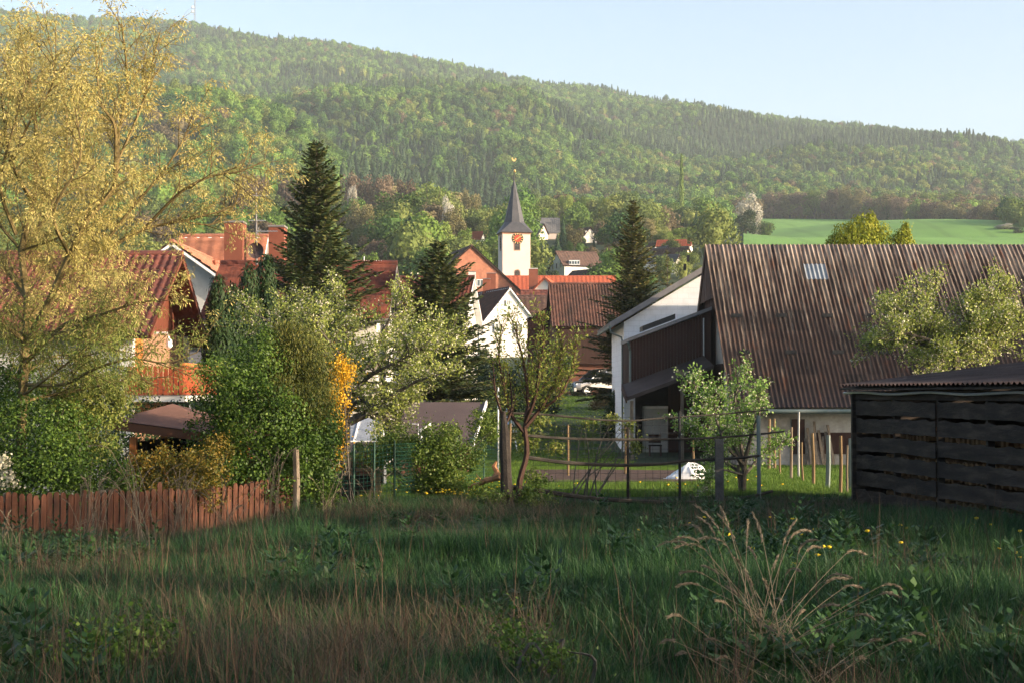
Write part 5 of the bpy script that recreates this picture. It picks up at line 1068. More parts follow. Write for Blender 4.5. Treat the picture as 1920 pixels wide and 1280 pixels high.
shrub('white_flowering_shrub', 'white flowering shrub at the left edge of the view', [(2, 870, 26.2, .14, .14), (12, 900, 26.2, .16, .13)], 420, LF['blossom'], 69, (0.05, 0.045), stems=4)
shrub('dark_mound_shrub', 'low dark heather mound on the lawn below the parked car', [(1140, 752, 96, .9, .35), (1160, 757, 96, .8, .3), (1118, 758, 96, .5, .2)], 2500, LM['brown'], 78, (0.14, 0.06), stems=0)
shrub('dark_hedge', 'dark shaded clipped hedge left of the white block building', [(1145, 800, 80, .5, 1.2), (1158, 790, 80, .5, 1.5), (1160, 750, 80, .4, .6)], 6000, LF['thuja'], 79, (0.12, 0.08), stems=0)
shrub('laurel_hedge', 'dark green hedge below the white gabled house behind the fruit tree', [(900, 730, 84, 1.3, 1.3), (940, 745, 84, 1.2, 1.1), (980, 735, 84, 1.2, 1.2), (1015, 748, 84, 1.0, .9), (920, 690, 86, .9, 1.2), (880, 700, 85, 1.0, 1.3), (1035, 700, 100, 1.3, 1.8)], 14000, LF['thuja'], 82, (0.12, 0.08), stems=0)
shrub('yellow_green_tree', 'bright yellow-green treetop with a pointed tip showing over the barn ridge', [(1590, 440, 95, 1.0, .8), (1620, 432, 95, 1.0, 1.1), (1648, 440, 95, .8, .8), (1570, 455, 95, .7, .6), (1633, 420, 95, .35, .8), (1610, 470, 95, 2, 1.4)], 9000, LM['olive'] if False else leafmat('lime_leaves', [(0.13, 0.18, 0.01), (0.24, 0.27, 0.015), (0.34, 0.33, 0.03)], 0.3, 0.6, 0.8), 80, (0.16, 0.09), stems=4, cat='tree', upward=True, jit=0.5)
shrub('yellow_green_tree', 'slim yellow-green treetop over the barn ridge, right of the broad one', [(1692, 448, 95, .6, .6), (1698, 436, 95, .3, .7), (1690, 470, 95, 1.0, 1.0)], 3000, bpy.data.materials['lime_leaves'], 81, (0.16, 0.09), stems=3, cat='tree', upward=True, jit=0.5)

# ---- trees one can tell apart in the valley and on the slope behind the village
def mid_proto(seed, m_leaf, kind):
    rg = np.random.default_rng(seed); lim = []
    if kind == 'fir':
        k = 900; h = rg.random(k) ** 1.25; tier = np.modf(h * 11)[0]; r = ((1 - h) * 0.27 + 0.01) * (0.7 + 0.4 * (1 - tier)); a = rg.random(k) * 6.28
        C = np.stack([np.cos(a) * r, np.sin(a) * r, 0.06 + h * 0.93], -1); V, F = leaf_quads(C, np.stack([np.cos(a), np.sin(a), 0.5 + a * 0], -1), 0.075, 0.045, rg, jit=0.3)
        lim.append((np.array([[0, 0, -0.02], [0, 0, 0.98]]), 0.03, 0.004))
    elif kind == 'poplar':
        k = 900; h = rg.random(k); r = 0.075 * np.sin(np.clip(h, 0.02, 1) * PI) ** 0.5 * rg.uniform(0.6, 1.1, k); a = rg.random(k) * 6.28
        C = np.stack([np.cos(a) * r, np.sin(a) * r, 0.05 + h * 0.95], -1); V, F = leaf_quads(C, np.stack([np.cos(a), np.sin(a), a * 0], -1), 0.05, 0.03, rg); lim.append((np.array([[0, 0, -0.02], [0, 0, 0.9]]), 0.02, 0.004))
    else:
        lob = [(0, 0, 0.55, 0.28, 0.28, 0.36)]
        for i in range(19):
            a = rg.random() * 6.28; r = rg.uniform(0.12, 0.33); s = rg.uniform(0.09, 0.17); lob.append((math.cos(a) * r, math.sin(a) * r, rg.uniform(0.16, 0.92) - r * 0.25, s, s, s * rg.uniform(0.9, 1.3)))
        k = 3600 if kind == 'leafy' else 1500; C, Nn = lobes(rg, lob, k, 0.5 if kind == 'leafy' else 0.9)
        V, F = leaf_quads(C, Nn, 0.044 if kind == 'leafy' else 0.06, 0.034 if kind == 'leafy' else 0.008, rg, jit=0.6)
        lim.append((curve([(0, 0, -0.04), (0.01, 0, 0.25), (0, 0.01, 0.6)], 6), 0.035, 0.015))
        for i in range(12): a = rg.random() * 6.28; q = rg.uniform(0.2, 0.36); lim.append((curve([(0, 0, rg.uniform(.12, .35)), (math.cos(a) * q * .5, math.sin(a) * q * .5, 0.45), (math.cos(a) * q, math.sin(a) * q, rg.uniform(.55, .85))], 5), 0.014, 0.004))
    tr = limb_mesh(lim); me_t = bpy.data.meshes.new('trunk'); me_t.from_pydata(tr.v, [], tr.f); me_t.materials.append(M_bark)
    me_c = np_mesh('crown', V, F); me_c.materials.append(m_leaf); return me_t, me_c
MC = {'lime': leafmat('fresh_leaves_mid', [(0.09, 0.155, 0.024), (0.17, 0.25, 0.042), (0.25, 0.33, 0.065)], 0.25, 0.7, 1.5, True), 'green': leafmat('green_leaves_mid', [(0.055, 0.105, 0.02), (0.11, 0.17, 0.032), (0.18, 0.24, 0.055)], 0.25, 0.7, 1.5, True),
      'tan': leafmat('tan_leaves_mid', [(0.13, 0.12, 0.05), (0.21, 0.19, 0.08), (0.29, 0.25, 0.12)], 0.2, 0.8, 1.5, True), 'brown': leafmat('brown_twigs_mid', [(0.10, 0.072, 0.05), (0.16, 0.115, 0.08), (0.22, 0.165, 0.11)], 0.2, 0.8, 1.5, True),
      'white': leafmat('white_blossom_mid', [(0.38, 0.36, 0.30), (0.5, 0.48, 0.42)], 0.2, 0.8, 1.5, True), 'fir': LM['fir'], 'dark': leafmat('dark_leaves_mid', [(0.03, 0.055, 0.02), (0.05, 0.08, 0.03)], 0.2, 0.8, 1.5, True)}
PR = {}
for i, (k, kd) in enumerate([('lime', 'leafy'), ('green', 'leafy'), ('tan', 'leafy'), ('brown', 'leafy'), ('white', 'leafy'), ('fir', 'fir'), ('dark', 'leafy'), ('lime', 'poplar')]):
    PR[k if kd != 'poplar' else 'poplar'] = [mid_proto(200 + i * 3 + j, MC[k], kd) for j in range(2)]
NMID = [0]
def midtree(kind, px, top, wpx, Z, label, group=None, name=None):
    b = G(px, Z); h = max(P(px, top, Z).z - b.z, 2.5); wd = wpx / FPX * Z; NMID[0] += 1
    me_t, me_c = PR[kind][NMID[0] % 2]; s = {'fir': wd / 0.56, 'poplar': wd / 0.16}.get(kind, wd / 0.72)
    hh = h if kind in ('fir', 'poplar') else h / 0.98
    sx = s; sz = hh
    nm = name or {'fir': 'fir_tree', 'poplar': 'poplar_tree', 'white': 'blossoming_tree'}.get(kind, 'broadleaf_tree')
    r = thing(nm, label, 'tree', b, group, rz=random.random() * 6.28)
    for n_, me in (('trunk', me_t), ('crown', me_c)):
        o = bpy.data.objects.new(n_, me); COL.objects.link(o); o.parent = r
    r.scale = (sx, sx, sz); return r
MID = [
 ('green', 736, 360, 100, 420, 'big round dull green tree, widest of the valley trees left of the church'), ('green', 808, 332, 64, 450, 'round green tree, highest of the rounded crowns left of the church'),
 ('brown', 668, 320, 52, 520, 'flat-topped brown leafless tree right beside the spire of the tall spruce'), ('brown', 712, 326, 52, 515, 'brown leafless tree between the tall spruce and the big round green tree'),
 ('brown', 762, 330, 40, 500, 'small brown leafless tree wedged before the highest round green tree'), ('white', 840, 372, 30, 430, 'white blossoming tree between the round green tree and the spire'),
 ('tan', 674, 380, 52, 400, 'tan tree with opening leaves touching the right side of the tall spruce'), ('dark', 500, 372, 110, 430, 'dark blue-green tree left of the tall spruce, above the chimneys'),
 ('brown', 545, 325, 62, 520, 'pinkish brown leafless tree left of the tall spruce top'), ('brown', 470, 318, 66, 520, 'brown leafless tree beside the willow branch tip'), ('tan', 881, 360, 40, 520, 'small orange-tan tree up the slope left of the spire'),
 ('tan', 797, 398, 40, 380, 'pale pinkish tree in front of the round crowns'), ('tan', 850, 395, 52, 400, 'olive tan tree below the white blossoming tree'), ('green', 890, 396, 50, 450, 'dull green tree directly left of the spire shaft'),
 ('green', 745, 440, 82, 330, 'low broad green tree right of the red roof ridge'), ('brown', 700, 448, 44, 335, 'low brownish green tree over the dark red roof'), ('lime', 822, 412, 74, 350, 'fresh green tree above the smaller spruce'),
 ('green', 780, 455, 60, 300, 'green bushy tree behind the top of the smaller spruce'), ('lime', 870, 425, 44, 340, 'fresh green tree over the orange gable'), ('lime', 905, 470, 44, 280, 'yellow-green tree touching the left wall of the church tower'),
 ('fir', 929, 408, 14, 420, 'slim dark fir directly left of the spire foot'), ('fir', 921, 418, 12, 415, 'tiny dark fir, outer one of the pair left of the spire foot'), ('white', 660, 342, 22, 440, 'whitish blossoming tree half hidden by the tall spruce'),
 ('fir', 1056, 408, 24, 380, 'dark fir in front of the grey roofed far house'), ('fir', 1045, 440, 22, 360, 'stout dark fir below the cream gable'), ('fir', 1022, 462, 30, 330, 'olive fir low beside the church tower, right side'),
 ('lime', 1003, 448, 26, 320, 'fresh green tree touching the right wall of the church tower'), ('green', 1010, 490, 36, 290, 'green tree low between the church and the dormer house'), ('tan', 1076, 425, 42, 390, 'tan tree between the cream gable and the far white house'),
 ('green', 1128, 470, 56, 330, 'round olive green tree behind the left branches of the right-hand spruce'), ('dark', 1092, 451, 18, 400, 'dark round tree in front of the far white house'), ('fir', 1114, 443, 8, 400, 'tiny dark conifer before the wall of the far white house'),
 ('green', 1140, 425, 44, 420, 'dull green tree right of the far white house'), ('tan', 1211, 411, 50, 430, 'big tan-brown crown right behind the top of the right-hand spruce'), ('brown', 1190, 430, 40, 440, 'brown crown half hidden behind the right-hand spruce'),
 ('lime', 1282, 426, 48, 430, 'bright yellow-green round tree above the bright red far roof'), ('lime', 1255, 434, 24, 425, 'small fresh green tree left of the bright yellow-green round one'), ('fir', 1281, 397, 24, 520, 'dark fir behind the bright yellow-green round tree'),
 ('fir', 1306, 399, 26, 510, 'dark fir, right one of the pair behind the bright yellow-green tree'), ('brown', 1340, 420, 50, 480, 'brown leafless tree at the left end of the barn ridge'), ('dark', 1400, 394, 50, 600, 'dark bushy tree at the corner of the green field'),
 ('green', 1437, 412, 40, 590, 'rounded green bush standing in the left tip of the green field'), ('dark', 1365, 405, 46, 580, 'dark green tree left of the green field'), ('white', 1407, 366, 54, 690, 'pale blossoming tree above the corner of the green field'),
 ('poplar', 1279, 290, 9, 760, 'tall thin poplar standing out of the wood'), ('tan', 1330, 388, 44, 620, 'tan tree between the poplar and the field corner'), ('green', 1310, 372, 40, 640, 'green tree under the tall thin poplar'),
 ('white', 1886, 420, 38, 640, 'pinkish white bush at the right end of the green field'), ('dark', 1912, 425, 26, 630, 'dark bush at the right edge beyond the green field'), ('tan', 1868, 395, 30, 700, 'tan tree over the right end of the green field')]
for t in MID: midtree(*t)
ORD = 'first second third fourth fifth sixth seventh eighth ninth tenth eleventh twelfth thirteenth fourteenth fifteenth sixteenth seventeenth eighteenth nineteenth twentieth'.split()
GB = 'fresh green trees of the bank behind the far houses'
for i, (px, top, wp) in enumerate([(1000, 372, 30), (1018, 368, 32), (1040, 370, 34), (1063, 367, 34), (1088, 370, 36), (1112, 372, 34), (1135, 368, 34), (1160, 364, 38), (1186, 358, 38), (1030, 392, 34), (1070, 394, 34), (1105, 396, 34), (1150, 392, 40)]):
    midtree('lime' if i % 4 else 'green', px, top, wp, 560 + (i % 3) * 14 - (40 if i > 8 else 0), 'fresh green tree, %s in the %s row of the bank behind the far houses' % (ORD[i if i < 9 else i - 9], 'upper' if i < 9 else 'lower'), GB)
BR = 'brown and olive trees of the row above the green field'
for i, px in enumerate(range(1450, 1935, 27)):
    Zt = float(np.interp(px, [1395, 1430, 1500, 1600, 1700, 1800, 1875, 1950], [800, 930, 925, 900, 850, 790, 740, 730])) + 8
    midtree(['brown', 'tan', 'brown', 'green', 'brown', 'tan', 'tan'][i % 7], px + random.uniform(-6, 6), np.interp(px, [1440, 1600, 1760, 1900], [358, 356, 378, 392]) + random.uniform(-6, 8), random.uniform(34, 48), Zt, '%s tree, %s from the left in the row topping the green field' % (['brown', 'tan', 'brown', 'green', 'brown', 'tan', 'tan'][i % 7], ORD[i]), BR)
LGS = ['dull green tree above the right part of the dark red ridge', 'fresh green tree low over the dark red ridge', 'green tree immediately behind the top of the smaller spruce, right side', 'fresh green tree low between smaller spruce and orange gable', 'dark green tree behind the taller of the two chimneys', 'green tree behind the willow twigs left of the chimneys', 'brown leafless tree seen through the right half of the willow', 'green tree seen through the middle of the willow', 'dark tree seen through the willow, left of its tall upright limb', 'green tree behind the left part of the willow', 'tan tree behind the left edge of the willow', 'green tree behind the right-hand spruce, left of the barn ridge', 'tan tree low between right-hand spruce and white building verge', 'green tree low against the grey verge of the white building', 'green tree up the slope left of the spire foot', 'fresh green tree hidden behind the middle of the spire', 'green tree touching the right side of the spire', 'brown tree low behind the left end of the barn ridge', 'dark tree left of the dormer house', 'green tree up the slope above the far white house', 'dark green tree right of the right-hand spruce top', 'green tree below the tall thin poplar, left side']
GS = 'scattered valley trees between the houses and the wooded spur'
for i, (px, top, wp, Z, k) in enumerate([(640, 455, 60, 300, 'green'), (690, 470, 60, 280, 'lime'), (835, 470, 50, 300, 'green'), (870, 505, 40, 270, 'lime'), (430, 400, 70, 480, 'dark'), (380, 385, 70, 480, 'green'), (320, 400, 70, 470, 'brown'), (250, 400, 80, 470, 'green'), (180, 390, 80, 470, 'dark'), (100, 400, 80, 470, 'green'), (20, 400, 80, 470, 'tan'),
    (1160, 470, 50, 350, 'green'), (1210, 465, 44, 360, 'tan'), (1240, 480, 40, 340, 'green'), (930, 440, 40, 500, 'green'), (955, 412, 30, 520, 'lime'), (985, 405, 26, 540, 'green'), (1310, 440, 40, 440, 'brown'), (1040, 505, 30, 300, 'dark'), (1100, 400, 30, 600, 'green'), (1240, 395, 44, 560, 'dark'), (1265, 380, 40, 600, 'green')]):
    midtree(k, px, top, wp, Z, LGS[i], GS)

# ---- unseen trees added off right, placed to shade meadow, barn wall and lawn
for i, (x, y, h, wd) in enumerate([(24.0, 0.0, 10.0, 6.6), (24, 5.0, 8.5, 2.4), (24.3, 9.4, 8.5, 1.9), (25, 7.3, 4.4, 3.0), (23, -7, 11, 8), (24.5, 15.2, 9.5, 6.5), (22.0, 20.5, 6.5, 5.0), (52, 50, 17.0, 11), (53, 59, 17.5, 11), (53, 68, 17, 11), (55, 41, 16.5, 10), (52, 77, 16, 10), (21, -13, 10, 8)]):
    me_t, me_c = PR['green'][i % 2]; r = thing('broadleaf_tree', 'unseen tree added beyond the right edge for its shade, %s of its line' % ORD[i], 'tree', (x, y, hz(x, y)), 'unseen shade trees added beyond the right edge', rz=i * 1.3)
    for n_, me in (('trunk', me_t), ('crown', me_c)):
        o = bpy.data.objects.new(n_, me); COL.objects.link(o); o.parent = r
    r.scale = (wd / 0.78, wd / 0.78, h)
# ------------------------------------------------------------------ garden: lawn, bed, fences, sheds, car
M_soil = mat('dug_soil', [(0.035, 0.019, 0.012), (0.075, 0.04, 0.026), (0.12, 0.07, 0.048)], 3.0, 0.95, bump=1.0, bscale=9, fine=0.5)
patch('soil_bed', lambda S, T: ((985 + S * 330 - 960) / FPX * (39.6 + 11.0 * T) + 0.15 * (vnoise(S * 20, T * 5, 1.0, 3) - .5), 39.6 + 11.0 * T + 0.3 * (vnoise(S * 12, T * 3, 1.0, 4) - .5)), 70, 18, M_soil, 0.035)
# white plastic heap
tp = thing('white_tarpaulin', 'crumpled white plastic sheet heaped on the end of the soil bed', 'tarpaulin', G(1290, 42.6))
rg = np.random.default_rng(7); nu, nv = 120, 44; S_, T_ = np.meshgrid(np.linspace(0, 2 * PI, nu, endpoint=False), np.linspace(0, 1, nv)); bx = PX(1291, 42.6); bz = hz(bx, 42.6)
R_ = np.cos(T_ * PI / 2); xx = R_ * np.cos(S_) * 0.46; yy = R_ * np.sin(S_) * 0.42; tail = np.clip(-xx - 0.05, 0, 1) * 0.55; zz_ = np.sin(T_ * PI / 2) ** 0.8 * (0.42 + 0.07 * np.cos(3 * S_)) * (1 - np.clip(-xx * 1.6, 0, 0.75))
fold = 0.02 * np.sin(S_ * 5 + 2 * np.sin(T_ * 4)) + 0.03 * (vnoise(np.cos(S_) * 6 + 9, np.sin(S_) * 6 + T_ * 6, 1.0, 5) - .5)
V = np.stack([bx + xx * (1 + fold * 2) - tail, 42.6 + yy * (1 + fold), bz - 0.02 + zz_ + fold * (1 - T_ * .5)], -1).reshape(-1, 3)
i = (np.arange(nv - 1)[:, None] * nu + np.arange(nu)[None, :]).ravel(); j = (np.arange(nv - 1)[:, None] * nu + (np.arange(nu)[None, :] + 1) % nu).ravel()
np_obj('sheet', V, np.stack([i, j, j + nu, i + nu], -1), mat('white_plastic', [(0.66, 0.68, 0.70), (0.80, 0.80, 0.78)], 4.0, 0.55, bump=0.15), tp, smooth=True)

# picket fence, lower left
pf = thing('picket_fence', 'low red-brown picket fence with rounded tops running along the left side', 'fence', G(270, 27))
M_picket = mat('red_brown_pickets', [(0.040, 0.017, 0.010), (0.085, 0.030, 0.015), (0.135, 0.055, 0.028)], 2.0, 0.85, bump=0.3, sc3=(5, 5, 1), fine=0.3)
fa = np.array([PX(-45, 24.2), 24.2]); fb = np.array([PX(556, 29.2), 29.2]); FL = np.linalg.norm(fb - fa); fd = (fb - fa) / FL; fn = np.array([fd[1], -fd[0]]); rr = random.Random(5)
npk = int(FL / 0.125)
for i in range(npk):
    p = fa + fd * (i + 0.5) * 0.125; g0 = hz(p[0], p[1]); h = 0.80 + rr.uniform(-0.03, 0.03) + (0.14 if i == 27 else 0); wd = 0.048; lean = rr.uniform(-0.02, 0.02)
    prof = [(-wd, -0.05), (wd, -0.05), (wd, h - 0.05), (wd * 0.72, h - 0.012), (wd * 0.25, h), (-wd * 0.25, h), (-wd * 0.72, h - 0.012), (-wd, h - 0.05)]
    MB().slab([Vector((p[0] + fd[0] * (x + lean * z), p[1] + fd[1] * (x + lean * z), g0 + z)) for x, z in prof], (fn[0] * 0.02, fn[1] * 0.02, 0)).build('picket', M_picket, pf)
for hh in (0.22, 0.62):
    a = Vector((*(fa - fn * 0.03), hz(*fa) + hh)); b = Vector((*(fb - fn * 0.03), hz(*fb) + hh)); MB().beam(a, b, 0.04, 0.07).build('rail', M_picket, pf)
for i in range(4):
    p = fa + fd * (0.6 + i * (FL - 1.2) / 3) - fn * 0.09; MB().box((p[0], p[1], hz(*p) + 0.38), (0.08, 0.08, 0.86)).build('post', M_oldwood, pf)
po = thing('fence_post', 'grey weathered square post standing tall at the right end of the picket fence', 'post', G(555, 28.6)); q = G(555, 28.6)
MB().tube([q + Vector((0, 0, -.1)), q + Vector((0.02, 0, 0.6)), q + Vector((0.0, 0, P(555, 842, 28.6).z - q.z))], [0.072, 0.068, 0.06], 6).build('post', M_oldwood, po)

# pole fence in the middle
def pole(name, label, cat, px, y0, Z, r, m, group=None, lean=0, n=6, base=None):
    b = G(px, Z, -0.1); t = P(px + lean, y0, Z); mid = (b + t) / 2 + Vector((random.uniform(-.01, .01) * 2, 0, 0)); o = thing(name, label, cat, G(px, Z), group)
    MB().tube([b, mid, t], [r, r * 0.95, r * 0.85], n).build('pole', m, o); return o
M_rail = mat('dark_rail_wood', [(0.016, 0.014, 0.012), (0.035, 0.030, 0.024), (0.06, 0.052, 0.04)], 3.0, 0.95, bump=0.4, fine=0.3)
M_stake = mat('yellow_stake_wood', [(0.15, 0.10, 0.05), (0.25, 0.175, 0.095)], 3.0, 0.9, bump=0.3, sc3=(4, 4, .6), fine=0.3)
rf = thing('rail_fence', 'rustic garden fence of four bowed dark poles nailed between thin posts', 'fence', G(1200, 31.2))
def rail(pts, Z0, Z1, r):
    n = len(pts); ps = [P(x, y, Z0 + (Z1 - Z0) * i / (n - 1)) for i, (x, y) in enumerate(pts)]; c = curve(ps, n * 4)
    MB().tube([tuple(p) for p in c], [r * (1.1 - 0.35 * k / len(c)) for k in range(len(c))], 6).build('rail', M_rail, rf)
rail([(955, 912), (1005, 918), (1100, 932), (1180, 938), (1270, 941), (1350, 940), (1400, 932), (1448, 920)], 29.0, 31.8, 0.042)
rail([(985, 856), (1060, 866), (1150, 871), (1230, 869), (1300, 862), (1380, 858), (1425, 853)], 29.2, 31.6, 0.034)
rail([(980, 815), (1060, 821), (1150, 823), (1280, 822), (1380, 817), (1470, 808)], 29.2, 32.0, 0.026)
rail([(945, 773), (1030, 777), (1110, 785), (1180, 788), (1240, 783), (1330, 777), (1440, 768)], 29.2, 31.8, 0.020)
for px, y0, Z, r, m in ((1177, 800, 30.6, 0.030, M_rail), (1274, 770, 30.9, 0.030, M_iron), (1422, 778, 31.6, 0.042, M_gutter)):
    b = G(px, Z, -0.1); t = P(px, y0, Z); MB().tube([b, t], r, 7).build('post', m, rf)
bp = thing('concrete_post', 'thick square grey post standing before the small bushy apple tree', 'post', G(1348, 30.9)); q = G(1348, 30.9); tz = P(1348, 822, 30.9).z
MB().box((q.x, q.y, (q.z + tz) / 2), (0.155, 0.12, tz - q.z)).build('post', mat('weathered_post', [(0.07, 0.065, 0.06), (0.13, 0.12, 0.11)], 4, .95, bump=.5, fine=.4), bp)
mb = MB(); 
for k in range(31):
    px = 1000 + k * 14; Z = 29.4 + 2.2 * k / 30 + 0.05; mb.tube([P(px, 778, Z), P(px, 938, Z)], 0.0035, 3, cap=False)
for k in range(11):
    y = 782 + k * 15; mb.tube([P(998, y, 29.45), P(1422, y - 2, 31.65)], 0.0035, 3, cap=False)
mb.build('wire_netting', M_iron, rf)
for px, y0, Z, r, lb in ((957, 793, 44.5, .038, 'leftmost yellow wooden stake, behind the cut trunk'), (1065, 795, 45.5, .035, 'yellow wooden stake at the far edge of the soil bed, left of the middle'), (1172, 795, 46.5, .042, 'thickest yellow stake at the far edge of the soil bed, in the middle'), (1299, 822, 47.5, .035, 'short yellow stake half hidden by the small bushy apple tree')):
    pole('wooden_stake', lb, 'stake', px, y0, Z, r, M_stake, 'yellow stakes behind the soil bed')
VS = [(1441, 784, 50, .05, 0, 'stout pale stake, leftmost of the stakes before the barn wall'), (1452, 784, 51, .045, 0, 'pale stake close beside the stout leftmost one'), (1482, 800, 43, .042, 1, 'light stake with frayed bark, third of the row before the barn'), (1496, 771, 44, .03, 2, 'tallest thin grey metal stake before the barn wall'),
      (1524, 811, 38.5, .042, 0, 'straight light brown stake between the tall metal stake and the green one'), (1550, 815, 36, .055, 3, 'thick greenish dark stake nearer the black shed'), (1574, 816, 34, .038, 0, 'slim sunlit stake, second last before the black shed'), (1587, 834, 34.6, .026, 1, 'short thin crooked stake right beside the slim sunlit one'), (1594, 821, 35.4, .05, 3, 'dark greenish stake closest to the corner of the black shed'),
      (1505, 828, 42, .03, 0, 'low slanting stick behind the tall metal stake'), (1462, 835, 47, .03, 0, 'low brown stick at the foot of the barn wall')]
mats_ = [M_stake, M_oldwood, M_steel, M_gutter]
for (px, y0, Z, r, mi, lb) in VS: pole('wooden_stake' if mi != 2 else 'metal_stake', lb, 'stake', px, y0, Z, r, mats_[mi], 'stakes before the barn', lean=random.uniform(-2, 3))
# black slatted shed on the right
SA = np.array([6.62, 30.7]); SB = np.array([7.50, 25.15]); sd = (SB - SA) / np.linalg.norm(SB - SA); sn = np.array([sd[1], -sd[0]]);  # along the wall towards the viewer; sn points left/outwards
if sn[0] > 0: sn = -sn
sh = thing('slatted_shed', 'black shed of overlapping rough boards with gaps, corrugated roof and thin gutter, at right', 'shed', (9.5, 26, hz(8, 26)))
M_black = mat('black_stained_boards', [(0.010, 0.007, 0.005), (0.026, 0.018, 0.013), (0.068, 0.050, 0.038)], 1.5, 0.8, bump=0.8, bscale=7, sc3=(1, 1, 6), fine=0.3)
SL = 11.0; gz0 = hz(*SA); eave = P(1605, 738, 30.7).z
def spt(s, z, o=0.0): return Vector((SA[0] + sd[0] * s + sn[0] * o, SA[1] + sd[1] * s + sn[1] * o, z))
rr = random.Random(9); pw = 1.86
for k in range(6):
    for b in range(6):
        top = -0.16 - b * 0.335; hgt = 0.262
        s0 = k * pw + 0.02; s1 = (k + 1) * pw + 0.01; off = 0.02 + 0.03 * (k % 2); n = 14; dz0 = rr.uniform(-0.02, 0.02); dz1 = rr.uniform(-0.02, 0.02)
        tp_ = [spt(s0 + (s1 - s0) * i / n, top + dz0 + (dz1 - dz0) * i / n + rr.uniform(-0.012, 0.012) + 0.010 * math.sin(i * 1.1 + k * 2 + b), off) for i in range(n + 1)]
        bt_ = [spt(s1 - (s1 - s0) * i / n, top - hgt + dz1 + (dz0 - dz1) * i / n + rr.uniform(-0.008, 0.008), off) for i in range(n + 1)]
        pts = tp_ + bt_; mb = MB()
        if min(p.z for p in bt_) < gz0 - 0.25: continue
        mb.slab(pts, Vector((sn[0], sn[1], 0)) * 0.022).build('board', M_black, sh)
for k in range(7):
    p = spt(k * pw, 0, -0.03); MB().box((p.x, p.y, (eave + gz0 - .3) / 2), (0.11, 0.11, eave - gz0 + 0.3)).build('post', M_black, sh)
p = spt(-0.03, 0, 0.02); MB().box((p.x, p.y, (eave + gz0 - .3) / 2), (0.16, 0.12, eave - gz0 + 0.35)).build('corner_post', M_black, sh)
MB().beam(spt(-0.1, eave - 0.02, 0.02), spt(SL, eave - 0.02, 0.02), 0.05, 0.16).build('fascia', M_black, sh)
g_ = [tuple(spt(-0.35 + i * 0.45, eave + 0.015 + 0.018 * math.sin(i * 0.9), 0.13)) for i in range(26)]
MB().tube(g_, 0.024, 6).build('gutter', M_steel, sh)
ux = -Vector((sn[0], sn[1], 0)); up_ = (ux + Vector((0, 0, 0.12))).normalized(); rn = Vector((-up_.z * ux.x, -up_.z * ux.y, up_.dot(ux))).normalized()
o0 = spt(-0.35, eave + 0.16, 0.22); RW = 5.2
V, F = roof_sheet(o0 + up_ * RW, Vector((sd[0], sd[1], 0)), -up_, rn, SL + 0.5, RW, 0.177, 0.022, 1.4, 0.01, 'sine', 8)
np_obj('roof', V, F, mat('brown_corrugated_sheet', [(0.030, 0.018, 0.014), (0.06, 0.034, 0.026), (0.09, 0.058, 0.044)], 1.2, 0.75, fine=0.3), sh, smooth=True)
MB().slab([o0 - rn * 0.05, o0 + up_ * RW - rn * 0.05, o0 + up_ * RW - rn * 0.05 + Vector((sd[0], sd[1], 0)) * (SL + .5), o0 - rn * 0.05 + Vector((sd[0], sd[1], 0)) * (SL + .5)], rn * -0.03).build('roof_deck', M_black, sh)
mb = MB(); 
for s in (-0.02,):
    mb.slab([spt(s, gz0 - 0.3, -0.05), spt(s, gz0 - 0.3, -4.6), spt(s, eave + 0.55, -4.6), spt(s, eave - 0.02, -0.05)], Vector((sd[0], sd[1], 0)) * 0.03)
mb.build('end_wall', M_black, sh)
mb = MB(); mb.slab([spt(0, gz0 - 0.3, -4.6), spt(SL, gz0 - .3, -4.6), spt(SL, eave + 0.5, -4.6), spt(0, eave + 0.5, -4.6)], Vector((sn[0], sn[1], 0)) * 0.03); mb.build('back_wall', M_black, sh)
# what is stored inside, glimpsed through the gaps
lg = thing('firewood_stack', 'stacked split firewood seen through the gaps of the black shed', 'firewood', tuple(spt(3.5, gz0, -0.9)))
rr = random.Random(12); M_wood = mat('split_firewood', [(0.22, 0.12, 0.06), (0.36, 0.22, 0.11), (0.45, 0.30, 0.17)], 6, .9, fine=.3)
mb = MB()
for a in range(58):
    for b in range(11):
        p = spt(0.35 + a * 0.135 + rr.uniform(-.02, .02), hz(*SA) + 0.08 + b * 0.135, -0.55); r = rr.uniform(0.045, 0.066); d = Vector((sn[0], sn[1], 0)) * 0.4
        mb.tube([p - d, p + d * rr.uniform(0.1, 0.5)], r, 5)
mb.build('logs', M_wood, lg); props(lg, kind=None)
pk_ = thing('orange_beam', 'orange varnished beam lying inside the black shed', 'beam', tuple(spt(6.4, -0.35, -0.3))); MB().beam(spt(5.6, -0.30, -0.22), spt(9.2, -0.33, -0.22), 0.10, 0.12).build('beam', M_orangewood, pk_)
pk_ = thing('orange_beam', 'second orange beam, a board height below the first inside the black shed', 'beam', tuple(spt(6.4, -0.7, -0.3))); MB().beam(spt(5.6, -0.66, -0.2), spt(9.2, -0.69, -0.2), 0.10, 0.10).build('beam', M_orangewood, pk_)

